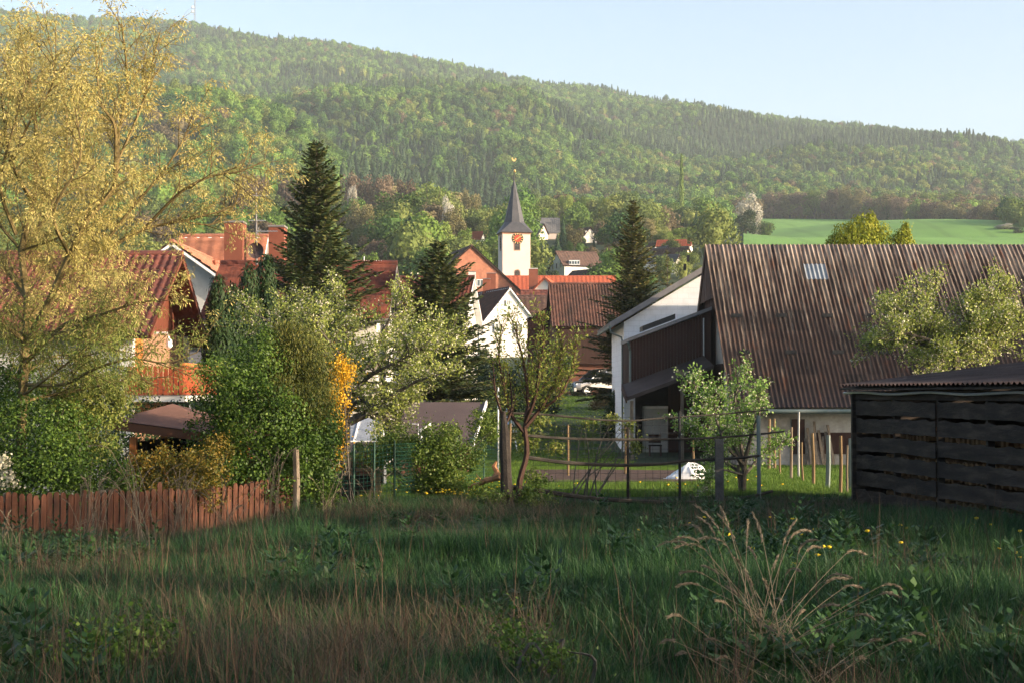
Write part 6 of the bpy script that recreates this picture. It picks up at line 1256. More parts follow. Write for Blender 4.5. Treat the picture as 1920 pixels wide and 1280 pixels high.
# green wire fence with posts, left of the middle
gw = thing('green_wire_fence', 'dark green wire mesh garden fence on thin green posts', 'fence', G(760, 33))
M_gwire = mat('green_coated_wire', [(0.008, 0.045, 0.030), (0.014, 0.07, 0.045)], 4, .5); runs = [((586, 32.0), (740, 32.6), (868, 960, 866, 962)), ((740, 32.6), (952, 40.5), (862, 960, 828, 905))]
for (ax, aZ), (bx_, bZ), (t0, b0, t1, b1) in runs:
    mb = MB(); nv_ = int(((PX(bx_, bZ) - PX(ax, aZ)) ** 2 + (bZ - aZ) ** 2) ** 0.5 / 0.08)
    for k in range(nv_ + 1):
        f = k / nv_; x = PX(ax, aZ) * (1 - f) + PX(bx_, bZ) * f; y = aZ * (1 - f) + bZ * f; g0 = hz(x, y); mb.tube([(x, y, g0), (x, y, g0 + 1.12)], 0.0042, 3, cap=False)
    for k in range(15):
        z = 0.03 + k * 0.078; pts = []
        for i in range(9):
            f = i / 8; x = PX(ax, aZ) * (1 - f) + PX(bx_, bZ) * f; y = aZ * (1 - f) + bZ * f; pts.append((x, y, hz(x, y) + z))
        mb.tube(pts, 0.0042, 3, cap=False)
    mb.build('wire_mesh', M_gwire, gw)
    npst = 4
    for k in range(npst + 1):
        f = k / npst; x = PX(ax, aZ) * (1 - f) + PX(bx_, bZ) * f; y = aZ * (1 - f) + bZ * f; g0 = hz(x, y); MB().tube([(x, y, g0 - .1), (x, y, g0 + 1.2)], 0.022, 6).build('post', M_gwire, gw)
# garden pavilion with brown roof, left
ZP = 33.5; pv_ = thing('garden_pavilion', 'open garden pavilion with low brown pyramid roof and orange wooden posts', 'pavilion', G(330, ZP))
xa_, xb_ = PX(238, 32), PX(450, 32); ya_, yb_ = 31.3, 34.6; ez = P(300, 800, 31.3).z; az = P(305, 756, 32.8).z
ap = Vector(((xa_ * .68 + xb_ * .32), 32.9, az)); cs = [Vector((xa_ - .1, ya_, ez + .14)), Vector((xb_ + .2, ya_, ez - .2)), Vector((xb_ + .2, yb_, ez - .1)), Vector((xa_ - .1, yb_, ez + .1))]
M_felt = mat('brown_roof_felt', [(0.13, 0.065, 0.045), (0.20, 0.10, 0.07)], 1.5, .85, fine=.25)
MB().add(cs + [ap] + [c + Vector((0, 0, -0.03)) for c in cs], [(0, 1, 4), (1, 2, 4), (2, 3, 4), (3, 0, 4), (8, 7, 6, 5)]).build('roof', M_felt, pv_)
for i in range(4): MB().beam(cs[i] + Vector((0, 0, -.10)), cs[(i + 1) % 4] + Vector((0, 0, -.10)), 0.04, 0.16).build('fascia', M_brown if i != 0 else mat('brown_fascia', [(0.12, 0.05, 0.03), (0.16, 0.07, 0.04)], 2, .7), pv_)
for x, y in ((xa_ + .25, ya_ + .25), (xb_ - .2, ya_ + .25), (xb_ - .2, yb_ - .25), (xa_ + .25, yb_ - .25)):
    MB().box((x, y, (ez - .2 + hz(x, y) - .1) / 2), (0.13, 0.13, ez - .2 - hz(x, y) + .1)).build('post', M_orangewood, pv_)
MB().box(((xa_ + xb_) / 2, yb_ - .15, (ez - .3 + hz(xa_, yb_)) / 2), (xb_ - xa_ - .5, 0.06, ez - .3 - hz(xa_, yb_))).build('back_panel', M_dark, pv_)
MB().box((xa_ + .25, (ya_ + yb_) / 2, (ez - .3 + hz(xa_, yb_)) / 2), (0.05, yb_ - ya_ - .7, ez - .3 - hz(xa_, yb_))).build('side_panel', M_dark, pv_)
# greenhouse frame, brown sheds
gh = thing('greenhouse', 'small greenhouse with grey translucent roof panes in white bars, behind the green fence', 'greenhouse', G(680, 43))
M_pane = mat('misted_panes', [(0.20, 0.22, 0.26), (0.30, 0.33, 0.37)], 3, .35, sc3=(3, 3, 3), fine=.2)
t0, t1, b0_, b1_ = P(642, 782, 44), P(712, 782, 44), P(640, 829, 42.6), P(722, 829, 42.6)
MB().slab([b0_, b1_, t1, t0], (0, 0, 0.02)).build('roof_pane', M_pane, gh)
for (a, b) in ((t0, b0_), ((t0 + t1) / 2 + Vector((-.02, 0, 0)), (b0_ + b1_) / 2 + Vector((-.25, 0, 0))), (t1, b1_), (t0, t1), (b0_, b1_)):
    MB().beam(a + Vector((0, 0, .035)), b + Vector((0, 0, .035)), 0.045, 0.03).build('bar', M_pvc, gh)
MB().box(((b0_.x + b1_.x) / 2, 42.7, (b0_.z + hz(b0_.x, 42.7)) / 2 - .02), (b1_.x - b0_.x - .05, 0.05, b0_.z - hz(b0_.x, 42.7))).build('front_wall', M_brown, gh)
MB().beam(b1_ + Vector((0, 0, .02)), Vector((b1_.x, 42.6, hz(b1_.x, 42.6))), 0.06, 0.06).build('corner_bar', M_pvc, gh)
MB().slab([P(636, 850, 41.4), P(735, 850, 41.4), P(726, 832, 42.4), P(648, 832, 42.4)], (0, 0, 0.05)).build('lean_to_roof', M_greyfascia if False else mat('brown_sheet', [(0.07, 0.05, 0.045), (0.10, 0.075, 0.065)], 2, .7), gh)
sb = thing('brown_roof_shed', 'low shed with a wide plain dark brown roof and white verge, behind the shrubs', 'shed', G(830, 50))
a0, a1, a2, a3 = P(742, 835, 47), P(885, 835, 47), P(910, 757, 52), P(760, 757, 52)
MB().slab([a0, a1, a2, a3], (0, 0, 0.07)).build('roof', mat('plain_brown_roof', [(0.075, 0.052, 0.048), (0.10, 0.07, 0.064)], 0.8, .8, fine=.1), sb)
MB().beam(a1 + Vector((0.04, 0, 0.05)), a2 + Vector((0.04, 0, 0.05)), 0.05, 0.14).build('verge', M_pvc, sb)
MB().box(((a0.x + a1.x) / 2, 49.5, (a0.z + hz(-2, 49)) / 2 - .05), (a1.x - a0.x - .3, 4.6, a0.z - hz(-2, 49))).build('wall', mat('red_brick_wall', [(0.16, 0.06, 0.04), (0.24, 0.09, 0.06)], 4, .9, fine=.4), sb)
wf = thing('tubular_frame', 'white tubular frame leaning in front of the brown roof shed', 'frame', G(798, 44))
mb = MB(); mb.tube([P(789, 835, 43.5), P(789, 806, 43.5), P(806, 795, 45), P(806, 830, 45)], 0.045, 7); mb.build('frame', M_pvc, wf)
mb = MB(); wf2 = thing('white_thin_frame', 'thin white rod frame left of the thicker white tubular one', 'frame', G(775, 45)); mb.tube([P(764, 794, 45), P(784, 794, 45), P(784, 825, 45)], 0.014, 5); mb.build('frame', M_pvc, wf2)
ac = thing('a_frame_swing', 'small white and blue A-frame standing behind the cut trunk', 'frame', G(957, 76))
apx_ = P(952, 757, 76); ft = [P(938, 812, 75), P(970, 806, 75), P(944, 812, 77.5), P(976, 800, 77.5)]
mb = MB(); 
for q in ft: mb.tube([apx_, Vector((q.x, q.y, hz(q.x, q.y)))], 0.03, 6)
mb.build('legs', M_pvc, ac); MB().slab([P(942, 797, 74.9), P(950, 762, 75.7), P(956, 762, 75.7), P(954, 797, 74.9)], (0, .03, 0)).build('panel', mat('pale_blue_panel', [(0.30, 0.42, 0.58), (0.4, 0.5, 0.62)], 2, .5), ac)
rb_ = thing('raised_bed', 'dark timber raised bed with light cut ends behind the green wire fence', 'raised bed', G(660, 35))
for i in range(3): MB().beam((PX(615, 35), 35, hz(-3.6, 35) + .12 + i * .17), (PX(712, 35), 35, hz(-3.6, 35) + .12 + i * .17), 0.12, 0.15).build('beam', M_rail, rb_)
for i in range(4): MB().box((PX(706 + rr.uniform(-2, 2), 34.8), 34.8, hz(-3, 34.8) + .08 + i * .15), (0.20, 0.2, 0.13)).build('block', M_wood, rb_)
MB().beam((PX(616, 34.9), 34.9, hz(-3.6, 35) + .66), (PX(700, 34.9), 34.9, hz(-3.6, 35) + .68), 0.15, 0.04).build('top_plank', M_stake, rb_)
sg = thing('white_sack', 'pale sack or board hanging on the green fence right of the tall grey post', 'sack', G(600, 31.6)); c = P(600, 908, 31.6)
MB().add([c + Vector((x * .075, 0.02 * math.sin(x * 3 + z), z * .13)) for z in (-1, -.3, .4, 1) for x in (-1, -.3, .4, 1)], [(r * 4 + k, r * 4 + k + 1, r * 4 + k + 5, r * 4 + k + 4) for r in range(3) for k in range(3)]).build('sack', M_cream, sg)
fw = thing('fallen_log', 'orange-brown fallen log and broken branch beside the cut trunk', 'log', G(915, 33))
mb = MB(); mb.tube([P(878, 913, 33.4), P(888, 909, 33.3), P(900, 906, 33.2), P(912, 899, 33), P(925, 897, 33), P(940, 892, 32.8)], [0.02, 0.04, 0.045, 0.065, 0.06, 0.08], 7); mb.tube([P(928, 897, 33), P(932, 884, 33), P(926, 873, 33), P(931, 864, 33)], [0.08, 0.06, 0.055, 0.02], 6); mb.tube([P(905, 903, 33.1), P(898, 895, 33.2), P(893, 888, 33.2)], [0.02, 0.014, 0.006], 5); mb.build('log', mat('torn_orange_wood', [(0.30, 0.13, 0.06), (0.45, 0.24, 0.12)], 5, .9, bump=.6, fine=.3), fw)
wpole = thing('white_line_post', 'thin white metal post rising behind the cut trunk', 'pole', G(934, 42)); MB().tube([G(934, 42), P(934, 725, 42)], 0.022, 6).build('pole', M_pvc, wpole)

# ---- parked silver off-road car on the lawn
CZ = 108.0; cp = G(1125, CZ); car = thing('parked_car', 'silver off-road car parked on the upper lawn beside the spruce', 'car', cp)
M_paint = mat('silver_car_paint', [(0.30, 0.30, 0.31), (0.35, 0.35, 0.36)], 2, .3, metallic=.6, spec=.5); M_cglass = glassmat('car_glass', (0.015, 0.02, 0.025)); M_tyre = mat('tyre_rubber', [(0.015, 0.015, 0.016), (0.03, 0.03, 0.03)], 5, .8); M_plast = mat('black_plastic', [(0.02, 0.02, 0.022), (0.035, 0.035, 0.035)], 5, .6)
ca = math.radians(205); RC = Matrix.Rotation(ca, 3, 'Z')       # local +x = nose, pointing left and towards the viewer
def cw(x, y, z): return RC @ Vector((x, y, z)) + cp
secs = [(-2.25, .52, 1.02, .78), (-2.2, .42, 1.10, .82), (-1.2, .40, 1.12, .88), (0.0, .40, 1.10, .90), (0.95, .40, 1.10, .90), (1.15, .42, 1.06, .90), (1.9, .42, .96, .86), (2.2, .45, .86, .78), (2.32, .52, .74, .66)]
mb = MB(); n = len(secs)
for (x, z0_, z1_, hw) in secs: mb.v += [tuple(cw(x, s * hw * k, z)) for s, k, z in ((-1, .93, z0_), (-1, 1, z0_ + .15), (-1, 1, z1_ - .18), (-1, .93, z1_), (1, .93, z1_), (1, 1, z1_ - .18), (1, 1, z0_ + .15), (1, .93, z0_))]
for i in range(n - 1): mb.f += [(i * 8 + k, i * 8 + (k + 1) % 8, (i + 1) * 8 + (k + 1) % 8, (i + 1) * 8 + k) for k in range(8)]
mb.f += [tuple(range(8))[::-1], tuple((n - 1) * 8 + k for k in range(8))]
body = mb.build('body', M_paint, car)
gp = [(-2.18, 1.08), (-1.98, 1.66), (-1.5, 1.76), (0.2, 1.74), (0.55, 1.66), (1.18, 1.07)]
mb = MB(); mb.v = [tuple(cw(x, s * (.84 if z < 1.2 else .70), z)) for s in (-1, 1) for x, z in gp]; k = len(gp); mb.f = [tuple(range(k)), tuple(range(k, 2 * k))[::-1]] + [(i, (i + 1) % k, k + (i + 1) % k, k + i)[::-1] for i in range(k)]
cabin = mb.build('cabin', M_cglass, car)
MB().slab([cw(-1.95, -.72, 1.72), cw(.35, -.72, 1.72), cw(.35, .72, 1.72), cw(-1.95, .72, 1.72)], (0, 0, .07)).build('roof', M_paint, car)
for s in (-1, 1):
    for (x0_, z0_, x1_, z1_) in ((1.16, 1.08, .42, 1.72), (-.05, 1.08, -.1, 1.72), (-1.2, 1.08, -1.25, 1.72), (-2.16, 1.08, -1.98, 1.7)):
        MB().beam(cw(x0_, s * .85, z0_), cw(x1_, s * .715, z1_), .09, .05).build('pillar', M_paint, car)
    MB().tube([cw(-1.8, s * .62, 1.84), cw(.1, s * .62, 1.84)], .025, 5).build('roof_rail', M_plast, car)
    MB().beam(cw(-1.3, s * .93, .42), cw(1.0, s * .93, .42), .10, .05).build('side_step', M_steel, car)
    MB().box(cw(.95, s * 1.0, 1.12), (.16, .2, .14), rz=ca).build('wing_mirror', M_paint, car)
    MB().slab([cw(2.18, s * .50, .80), cw(2.14, s * .78, .78), cw(2.10, s * .80, .92), cw(2.16, s * .52, .92)], RC @ Vector((.08, 0, 0))).build('headlight', M_pvc, car)
    for x in (-1.42, 1.45):
        c = cw(x, s * .80, .37); ax = RC @ Vector((0, s, 0)); whl = MB().tube([c - ax * .12, c - ax * .1, c + ax * .1, c + ax * .12], [.33, .37, .37, .33], 20).build('wheel', M_tyre, car)
        rm = MB(); rm.tube([c + ax * .10, c + ax * .13], [.24, .23], 18)
        rm.build('rim', M_steel, whl)
        sp_ = MB()
        for a in range(5):
            d = RC @ Vector((math.cos(a * 1.2566), 0, 0)) + Vector((0, 0, math.sin(a * 1.2566))); sp_.beam(c + ax * .14 + d * .03, c + ax * .14 + d * .22, .07, .02, up=ax)
        sp_.build('spokes', M_pvc, whl)
MB().slab([cw(2.25, -.45, .62), cw(2.25, .45, .62), cw(2.2, .45, .84), cw(2.2, -.45, .84)], RC @ Vector((.09, 0, 0))).build('grille', M_plast, car)
MB().slab([cw(2.2, -.8, .34), cw(2.2, .8, .34), cw(2.2, .8, .56), cw(2.2, -.8, .56)], RC @ Vector((.16, 0, 0))).build('bumper', M_paint, car)

# ------------------------------------------------------------------ grass
M_grass = leafmat('meadow_grass', [(0.011, 0.038, 0.013), (0.032, 0.088, 0.025), (0.09, 0.165, 0.042)], 0.3, 0.55, 0.25, True)
M_lawn = leafmat('garden_grass', [(0.06, 0.12, 0.016), (0.10, 0.18, 0.022), (0.15, 0.22, 0.03)], 0.3, 0.55, 0.25, True)
M_dry = leafmat('dry_grass_blades', [(0.07, 0.05, 0.032), (0.125, 0.092, 0.055), (0.21, 0.16, 0.10)], 0.25, 0.7, 0.8, True)
M_reed = leafmat('pale_reed_straw', [(0.12, 0.095, 0.065), (0.20, 0.16, 0.11), (0.30, 0.245, 0.17)], 0.25, 0.7, 0.8)
M_dead = leafmat('dead_stalks', [(0.05, 0.032, 0.022), (0.09, 0.055, 0.036), (0.12, 0.08, 0.05)], 0.1, 0.8, 0.8, True)
M_dand = leafmat('dandelion_heads', [(0.75, 0.50, 0.02), (0.85, 0.62, 0.03)], 0.2, 0.7)
def blades(rg, n, R, h, w_, lean=0.35, curl=0.35, seg=3):
    """n curved tapering blades"""
    a = rg.random(n) * 6.28; r = R * np.sqrt(rg.random(n)); B0 = np.stack([np.cos(a) * r, np.sin(a) * r, np.zeros(n) - 0.03], -1)
    H_ = h * rg.uniform(0.45, 1.15, n); da = rg.random(n) * 6.28; ln = lean * rg.random(n); D = np.stack([np.cos(da), np.sin(da), 0 * da], -1); Wd = np.stack([-np.sin(da + rg.normal(0, .5, n)), np.cos(da), 0 * da], -1) * (w_ * rg.uniform(.6, 1.3, n) / 2)[:, None]
    rows = []
    for k in range(seg + 1):
        t = k / seg; p = B0 + D * (H_ * (ln * t + curl * rg.uniform(.2, 1.2, n) * t * t))[:, None] + np.array([0, 0, 1.0]) * (H_ * (t - 0.25 * curl * t * t))[:, None]; wk = (1 - t) ** 0.7 + 0.04; rows += [p - Wd * wk, p + Wd * wk]
    V = np.stack(rows, 1); m_ = 2 * (seg + 1); F = []
    for k in range(seg): F.append(np.stack([np.arange(n) * m_ + 2 * k, np.arange(n) * m_ + 2 * k + 1, np.arange(n) * m_ + 2 * k + 3, np.arange(n) * m_ + 2 * k + 2], -1))
    return V.reshape(-1, 3), np.concatenate(F)
rgg = np.random.default_rng(77)
TG = proto_collection('grass_tuft', [(*blades(rgg, 44, .16, .20 + .035 * i, .0115), M_grass, False) for i in range(5)] + [(*blades(rgg, 34, .13, .42, .010, .3, .5), M_grass, False) for i in range(2)])
TD = proto_collection('dry_tuft', [(*blades(rgg, 26, .14, .42, .005, .5, .6), M_dry, False), (*blades(rgg, 22, .16, .30, .006, 1.1, 1.0), M_dry, False), (*blades(rgg, 30, .18, .2, .006, 1.5, .8), M_dry, False)])
TS = proto_collection('dead_stalk', [(*blades(rgg, 5, .14, .85, .006, .22, .15), M_dead, False), (*blades(rgg, 4, .10, .65, .008, .3, .2), M_dead, False)])
TL = proto_collection('lawn_tuft', [(*blades(rgg, 80, .22, .10, .010), M_lawn, False) for i in range(3)])
def pts_area(n, z0, z1, marg, rg, power=1.0):
    """random ground points in the strip between two distances, wider than the view, denser near by"""
    Z = z0 + (z1 - z0) * rg.random(n) ** power; X = (rg.random(n) - .5) * 2 * (0.335 * Z + marg); return X, Z
def inst(n, X, Z, s0, s1, rg, zs=1.0):
    s = rg.uniform(s0, s1, len(X)); R3 = np.zeros((len(X), 3)); R3[:, 2] = rg.random(len(X)) * 6.28
    R3[:, 0] = rg.normal(0, .08, len(X)); R3[:, 1] = rg.normal(0, .08, len(X)); return np.stack([X, Z, height(X, Z)], -1), np.stack([s, s, s * zs * rg.uniform(.8, 1.2, len(X))], -1), R3
shedin = lambda X, Z: (Z < 31) & (X > 6.62 + (30.7 - Z) * 0.158 + 0.05)
X, Z = pts_area(30000, 7.0, 33.5, 2.5, rgg, 1.15); k = ~shedin(X, Z) & (vnoise(X, Z, .8, 9) + rgg.normal(0, .2, len(X)) > .12); X, Z = X[k], Z[k]
p, s, r = inst(0, X, Z, .75, 1.35, rgg); big = vnoise(X, Z, 2.2, 8); s *= ((0.36 + 0.80 * big) * np.where((X < -.12 * Z) & (Z > 20), 0.95, np.interp(Z, [8, 20, 27, 34], [1.0, 0.92, 0.5, 0.32])))[:, None]; ix = np.where((big > .60) & (rgg.random(len(X)) < .45), rgg.integers(5, 7, len(X)), rgg.integers(0, 5, len(X)))
scatter('meadow_grass', 'long rough green grass of the shaded meadow in the foreground', 'grass', TG, p, s, r, ix)
X, Z = pts_area(26000, 33.0, 62.0, 3, rgg, 1.2); px = 960 + FPX * X / Z; k = ~((px > 985) & (px < 1315) & (Z > 39.6) & (Z < 50.6)) & (px > 560); X, Z = X[k], Z[k]
p, s, r = inst(0, X, Z, .8, 1.3, rgg); s[:, 2] *= 1.0 + 0.8 * (vnoise(X, Z, 1.7, 12) > .62) * (Z < 40)
scatter('garden_grass', 'short sunlit yellow-green grass of the fenced garden', 'grass', TL, p, s, r, rgg.integers(0, 3, len(X)))
X, Z = pts_area(17000, 62.0, 108.0, 3, rgg, 1.3); k = ~((Z < 84) & (X > 4.6)) & (X > -4) & (X < 12); X, Z = X[k], Z[k]; p, s, r = inst(0, X, Z, 1.3, 2.2, rgg); s[:, 2] *= .55
scatter('lawn_grass', 'mown lawn rising to the parked car', 'grass', TL, p, s, r, rgg.integers(0, 3, len(X)))
# dry growth: clumped, mostly bottom middle and along the picket fence
X, Z = pts_area(34000, 7.5, 31, 2.0, rgg, 1.2); px = 960 + FPX * X / Z; cl = vnoise(X, Z, 1.4, 14)
w_ = 0.13 + 0.62 * np.exp(-((px - 680) / 420) ** 2 - ((Z - 9.5) / 3.2) ** 2) + 0.5 * np.exp(-((px - 280) / 260) ** 2 - ((Z - 22.5) / 3) ** 2) + 0.30 * np.exp(-((px - 1450) / 140) ** 2 - ((Z - 10.5) / 1.5) ** 2) + 0.22 * np.exp(-((px - 950) / 160) ** 2 - ((Z - 26) / 2.5) ** 2)
k = (rgg.random(len(X)) < w_ * (0.15 + 1.1 * (cl > .5)) * .6) & ~shedin(X, Z); X, Z = X[k], Z[k]; p, s, r = inst(0, X, Z, .7, 1.3, rgg); print('dry', len(X))
scatter('dry_grass', 'matted straw-coloured dead grass between the green blades', 'grass', TD, p, s, r, rgg.integers(0, 3, len(X)))
X, Z = pts_area(5200, 8.0, 26, 1.5, rgg, 1.2); px = 960 + FPX * X / Z; k = (rgg.random(len(X)) < 0.55 * np.exp(-((px - 330) / 330) ** 2) + 0.10) & (vnoise(X, Z, 1.6, 15) > .42) & ~shedin(X, Z); X, Z = X[k], Z[k]; p, s, r = inst(0, X, Z, .6, 1.15, rgg); print('dead', len(X))
scatter('dead_stalks', 'thin dark dead stalks standing in the left half of the meadow', 'stalks', TS, p, s, r, rgg.integers(0, 2, len(X)))
# broad-leaved weeds and flattened tussocks
def rosette(rg, n, R, Lf, wf, up):
    a = rg.random(n) * 6.28; r = R * rg.random(n); h = up * rg.random(n); C = np.stack([np.cos(a) * r, np.sin(a) * r, h + .03], -1); ax = unit(np.stack([np.cos(a), np.sin(a), rg.uniform(.1, 1.1, n)], -1)); Nn = unit(np.stack([-np.cos(a), -np.sin(a), np.full(n, 1.4)], -1))
    return leaf_quads(C + ax * Lf / 2, Nn, Lf * rg.uniform(.6, 1.2, n), wf * rg.uniform(.7, 1.2, n), rg, axis=ax, jit=.2)
M_weed = leafmat('weed_leaves', [(0.014, 0.040, 0.013), (0.032, 0.08, 0.022), (0.07, 0.135, 0.033)], 0.3, 0.5, 0.5, True)
TW = proto_collection('weed', [(*rosette(rgg, 26, .12, .13, .045, .10), M_weed, False), (*rosette(rgg, 50, .10, .06, .035, .34), M_weed, False), (*rosette(rgg, 40, .2, .07, .04, .16), M_weed, False)])
X, Z = pts_area(3200, 8.2, 24, 2, rgg, 1.1); k = (vnoise(X, Z, 1.9, 23) > .60) & ~shedin(X, Z); X, Z = X[k], Z[k]; p, s, r = inst(0, X, Z, .7, 1.4, rgg)
scatter('meadow_weeds', 'patches of broad-leaved weeds in the meadow grass', 'weeds', TW, p, s, r, rgg.integers(0, 3, len(X)))
# dandelions
dv_, df_ = [], []
m_ = MB().lathe((0, 0, 0), [(0.002, 0.0), (0.024, 0.012), (0.018, 0.022), (0.002, 0.025)], 8); dn = proto_collection('dandelion_head', [(np.array(m_.v), np.array([f for f in m_.f if len(f) == 4]), M_dand, False)])
X = np.concatenate([rgg.normal(-1.1, .9, 110), rgg.uniform(-3.2, 6.5, 40), rgg.uniform(1.5, 8.2, 40)]); Z = np.concatenate([rgg.uniform(31.5, 39, 110), rgg.uniform(33, 42, 40), rgg.uniform(14, 24, 40)]); p, s, r = inst(0, X, Z, .8, 1.5, rgg); p[:, 2] += rgg.uniform(.10, .2, len(X))
scatter('dandelions', 'yellow dandelion heads dotted in the grass around the fence', 'flowers', dn, p, s, r, np.zeros(len(X), int))

# tall dry reed-grass clumps: arching stems with feathery heads
def reed(name, label, base, spec, seed, m=M_reed, group=None, head=True, thick=1.0):
    """spec: list of (top pixel x, top pixel y, dZ) for each stem"""
    rg = np.random.default_rng(seed); r = thing(name, label, 'grass clump', base, group); st = MB(); HV, HF, o = [], [], 0
    for (tx, ty, dZ, arch) in spec:
        b = base + Vector((rg.normal(0, .10), rg.normal(0, .10), -0.03)); t = P(tx, ty, base.y + dZ); out = Vector((t.x - b.x, t.y - b.y, 0)); 
        if out.length < 1e-3: out = Vector((.01, 0, 0))
        on = out.normalized(); hh = t.z - b.z
        pts = []
        for i in range(11):
            s_ = i / 10; pts.append(b + out * (s_ ** 1.5) * (1 - 0.12 * arch) + Vector((0, 0, hh * (1.0 + .10 * arch) * (s_ - 0.04 * s_ * s_))))
        L = hh * (0.20 + .07 * rg.random()) * (1 if head else 0)
        e = pts[-1]; d = (pts[-1] - pts[-2]).normalized(); hp = [e]
        for i in range(6): d = (d + on * .16 * (0.4 + arch) + Vector((0, 0, -.20 * arch))).normalized(); hp.append(hp[-1] + d * (max(L, .03) / 6))
        st.tube([tuple(p) for p in pts + hp[1:]], [0.0042 * thick * (1 - .06 * i) for i in range(len(pts) + 6)], 4, cap=False)
        if head:
            n = 60; ts = rg.random(n); C = np.array([np.array(hp[0]) * 0 + polyat(np.array([list(q) for q in hp]), float(t_))[0] for t_ in ts]); D = np.array([polyat(np.array([list(q) for q in hp]), float(t_))[1] for t_ in ts])
            A = unit(D + rg.normal(0, .28, (n, 3))) * (0.014 + 0.012 * rg.random((n, 1))); Bv = unit(np.cross(A, rg.normal(0, 1, (n, 3)))) * 0.0035; V, F = quads(C + rg.normal(0, .0035, C.shape), A, Bv); HV.append(V); HF.append(F + o); o += len(V)
        # a dry leaf or two on each stem
        for q in range(2):
            t_ = rg.uniform(.15, .6); k_ = int(t_ * 10); p0 = pts[k_]; dd = Vector((rg.normal(), rg.normal(), .5)).normalized(); l = hh * rg.uniform(.15, .3)
            st.beam(p0, p0 + dd * l * .6, 0.005, 0.0015); st.beam(p0 + dd * l * .6, p0 + dd * l * .6 + (dd + Vector((0, 0, -1.3))).normalized() * l * .5, 0.004, 0.0012)
    st.build('stems', m, r)
    if head: np_obj('seed_heads', np.concatenate(HV), np.concatenate(HF), m, r)
    return r
reed('dry_reed_grass', 'tall clump of pale dry grass with arching feathery heads, in the right foreground', G(1440, 10.4),
     [(1345, 985, .3, .2), (1310, 1010, .2, .9), (1300, 1040, 0, 1), (1335, 1000, .4, .5), (1365, 975, .6, .1), (1375, 1000, .1, .1), (1350, 1030, -.2, .8), (1262, 1032, .1, 1), (1290, 1028, 0, 1), (1400, 1010, .3, .1), (1415, 1040, .5, .2), (1430, 1005, .2, .1),
      (1470, 1015, .1, .2), (1490, 1020, 0, .9), (1500, 1045, -.1, 1), (1525, 1042, .3, 1), (1450, 1060, .4, .1), (1480, 1085, -.3, .9), (1610, 1045, .4, 1), (1580, 1090, -.2, 1), (1600, 1105, .2, .8), (1690, 1105, .1, 1.1), (1680, 1120, -.2, .9), (1640, 1160, -.3, 1),
      (1560, 1095, .2, .7), (1298, 1080, .2, .8), (1285, 1100, -.2, .7), (1260, 1160, -.3, .9), (1340, 1070, .5, .3), (1390, 1060, -.4, .3), (1410, 1090, .2, .1), (1440, 1100, -.3, .2), (1465, 1130, .4, .4), (1535, 1190, -.4, 1), (1570, 1200, .3, .6), (1380, 1110, .3, .2), (1360, 1130, -.3, .3), (1425, 1150, 0, .2), (1500, 1150, .4, .3), (1545, 1140, -.2, .5)], 91)
reed('dry_reed_grass', 'lower spread of bent dry grass at the bottom right of the big pale clump', G(1500, 9.6), [(1240, 1205, 0, 1), (1255, 1225, .2, .9), (1330, 1200, .1, .6), (1400, 1210, .3, .3), (1470, 1205, -.1, .4), (1560, 1215, .2, .9), (1620, 1235, .1, 1), (1700, 1200, .3, .6), (1730, 1190, .2, .8), (1450, 1180, .4, .2), (1350, 1235, -.2, .8), (1640, 1200, .3, .4)], 92)
def cluster(n, cx, w_, top, var, rg): return [(cx + rg.normal(0, w_), top + abs(rg.normal(0, var)), rg.normal(0, .3), rg.uniform(0, .5)) for _ in range(n)]
rgc = np.random.default_rng(95)
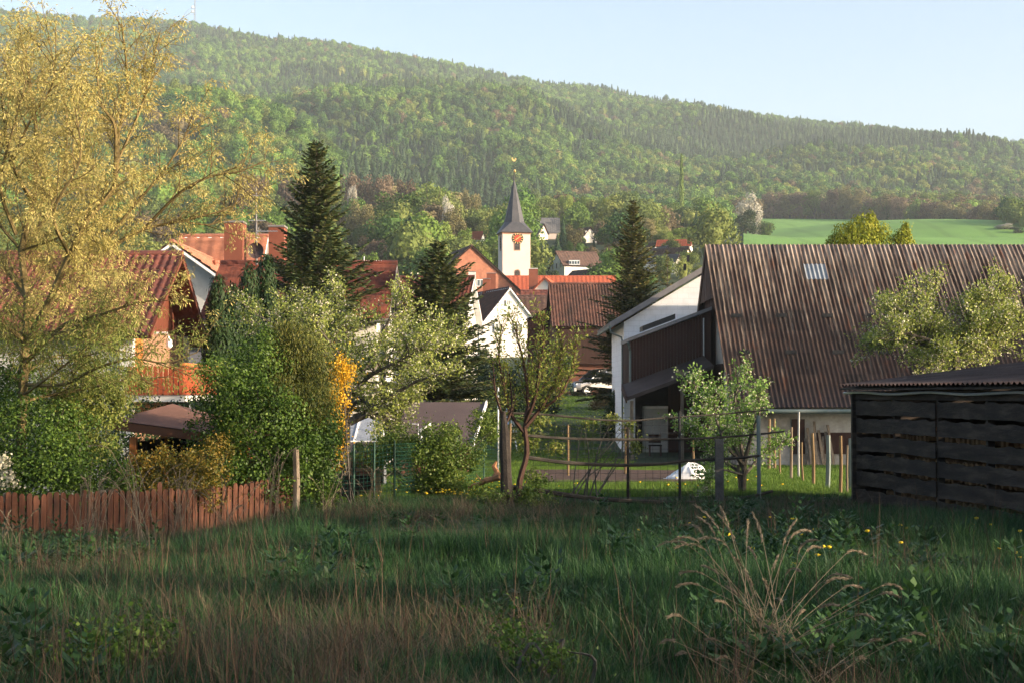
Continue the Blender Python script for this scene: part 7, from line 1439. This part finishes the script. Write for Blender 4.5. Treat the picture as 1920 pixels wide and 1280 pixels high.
for i, (cx, Z, n, w_, top, lb) in enumerate([(175, 23.3, 22, 26, 900, 'sheaf of straw-coloured dry stalks against the left part of the picket fence'), (255, 23.0, 16, 30, 880, 'tall bent dry stalks before the picket fence, left of its middle'), (345, 24.5, 20, 26, 880, 'dense dry stalks before the middle of the picket fence'),
    (425, 25.5, 16, 26, 905, 'thin dry stalks before the right part of the picket fence'), (515, 26.5, 12, 10, 850, 'narrow upright bunch of dry stalks beside the grey square post'), (20, 21.0, 16, 34, 960, 'low arching dry grass at the left edge of the meadow'), (610, 28.5, 10, 20, 890, 'few dry stalks before the green wire fence'), (700, 31.0, 10, 14, 880, 'dry sticks standing between green fence posts')]):
    reed('dry_stalk_clump', lb, G(cx, Z), cluster(n, cx, w_, top, 28, rgc), 96 + i, group='dry stalk clumps along the fences', thick=1.9, m=M_reed)
reed('dry_stalk_clump', 'two long curved dry stems rising over the picket fence', G(285, 22.6), [(200, 855, 0, .9), (248, 865, .1, .9), (245, 800 + 70, .2, .4)], 110, group='dry stalk clumps along the fences', thick=2.4)
# dandelion / nettle greens at the bottom left
shrub('bramble_patch', 'low leafy green weeds at the bottom left of the meadow', [(230, 1215, 9.6, .30, .12), (160, 1240, 9.4, .3, .12), (290, 1200, 10, .22, .12)], 2200, LF['green'], 120, (0.035, 0.026), stems=5, depth=.9)
shrub('bramble_patch', 'low leafy green shoot cluster at the bottom middle of the meadow', [(960, 1185, 9.8, .14, .10), (1010, 1225, 9.6, .2, .08), (1040, 1230, 9.5, .12, .06)], 900, LF['green'], 121, (0.03, 0.022), stems=6, depth=.9)
# ------------------------------------------------------------------ air: pale haze round everything
hm = bpy.data.materials.new('pale_air'); nt, N, L, B = nodes_of(hm); N.remove(B)
pv = N.new('ShaderNodeVolumePrincipled'); pv.inputs['Color'].default_value = (0.80, 0.92, 1.0, 1); pv.inputs['Density'].default_value = 0.00013
pv.inputs['Anisotropy'].default_value = 0.0
L.new(pv.outputs[0], N.get('Material Output').inputs['Volume'])
hb = MB(); x1 = 4100.0; yb = -125.0; yf = 3640.0; zb = -4.5
zt = 640.0
hb.add([(-x1 - 250, yb, zb), (x1 + 250, yb, zb), (x1 + 250, yf, zb), (-x1 - 250, yf, zb), (-x1 - 250, yb, zt), (x1 + 250, yb, zt), (x1 + 250, yf, zt), (-x1 - 250, yf, zt)],
       [(0, 3, 2, 1), (4, 5, 6, 7), (0, 1, 5, 4), (1, 2, 6, 5), (2, 3, 7, 6), (3, 0, 4, 7)])
hz_o = hb.build('haze', hm, None, recenter=False); hz_o.location = (0, 0, 0); props(hz_o, 'thin pale evening haze filling the valley air', 'haze', kind='stuff')
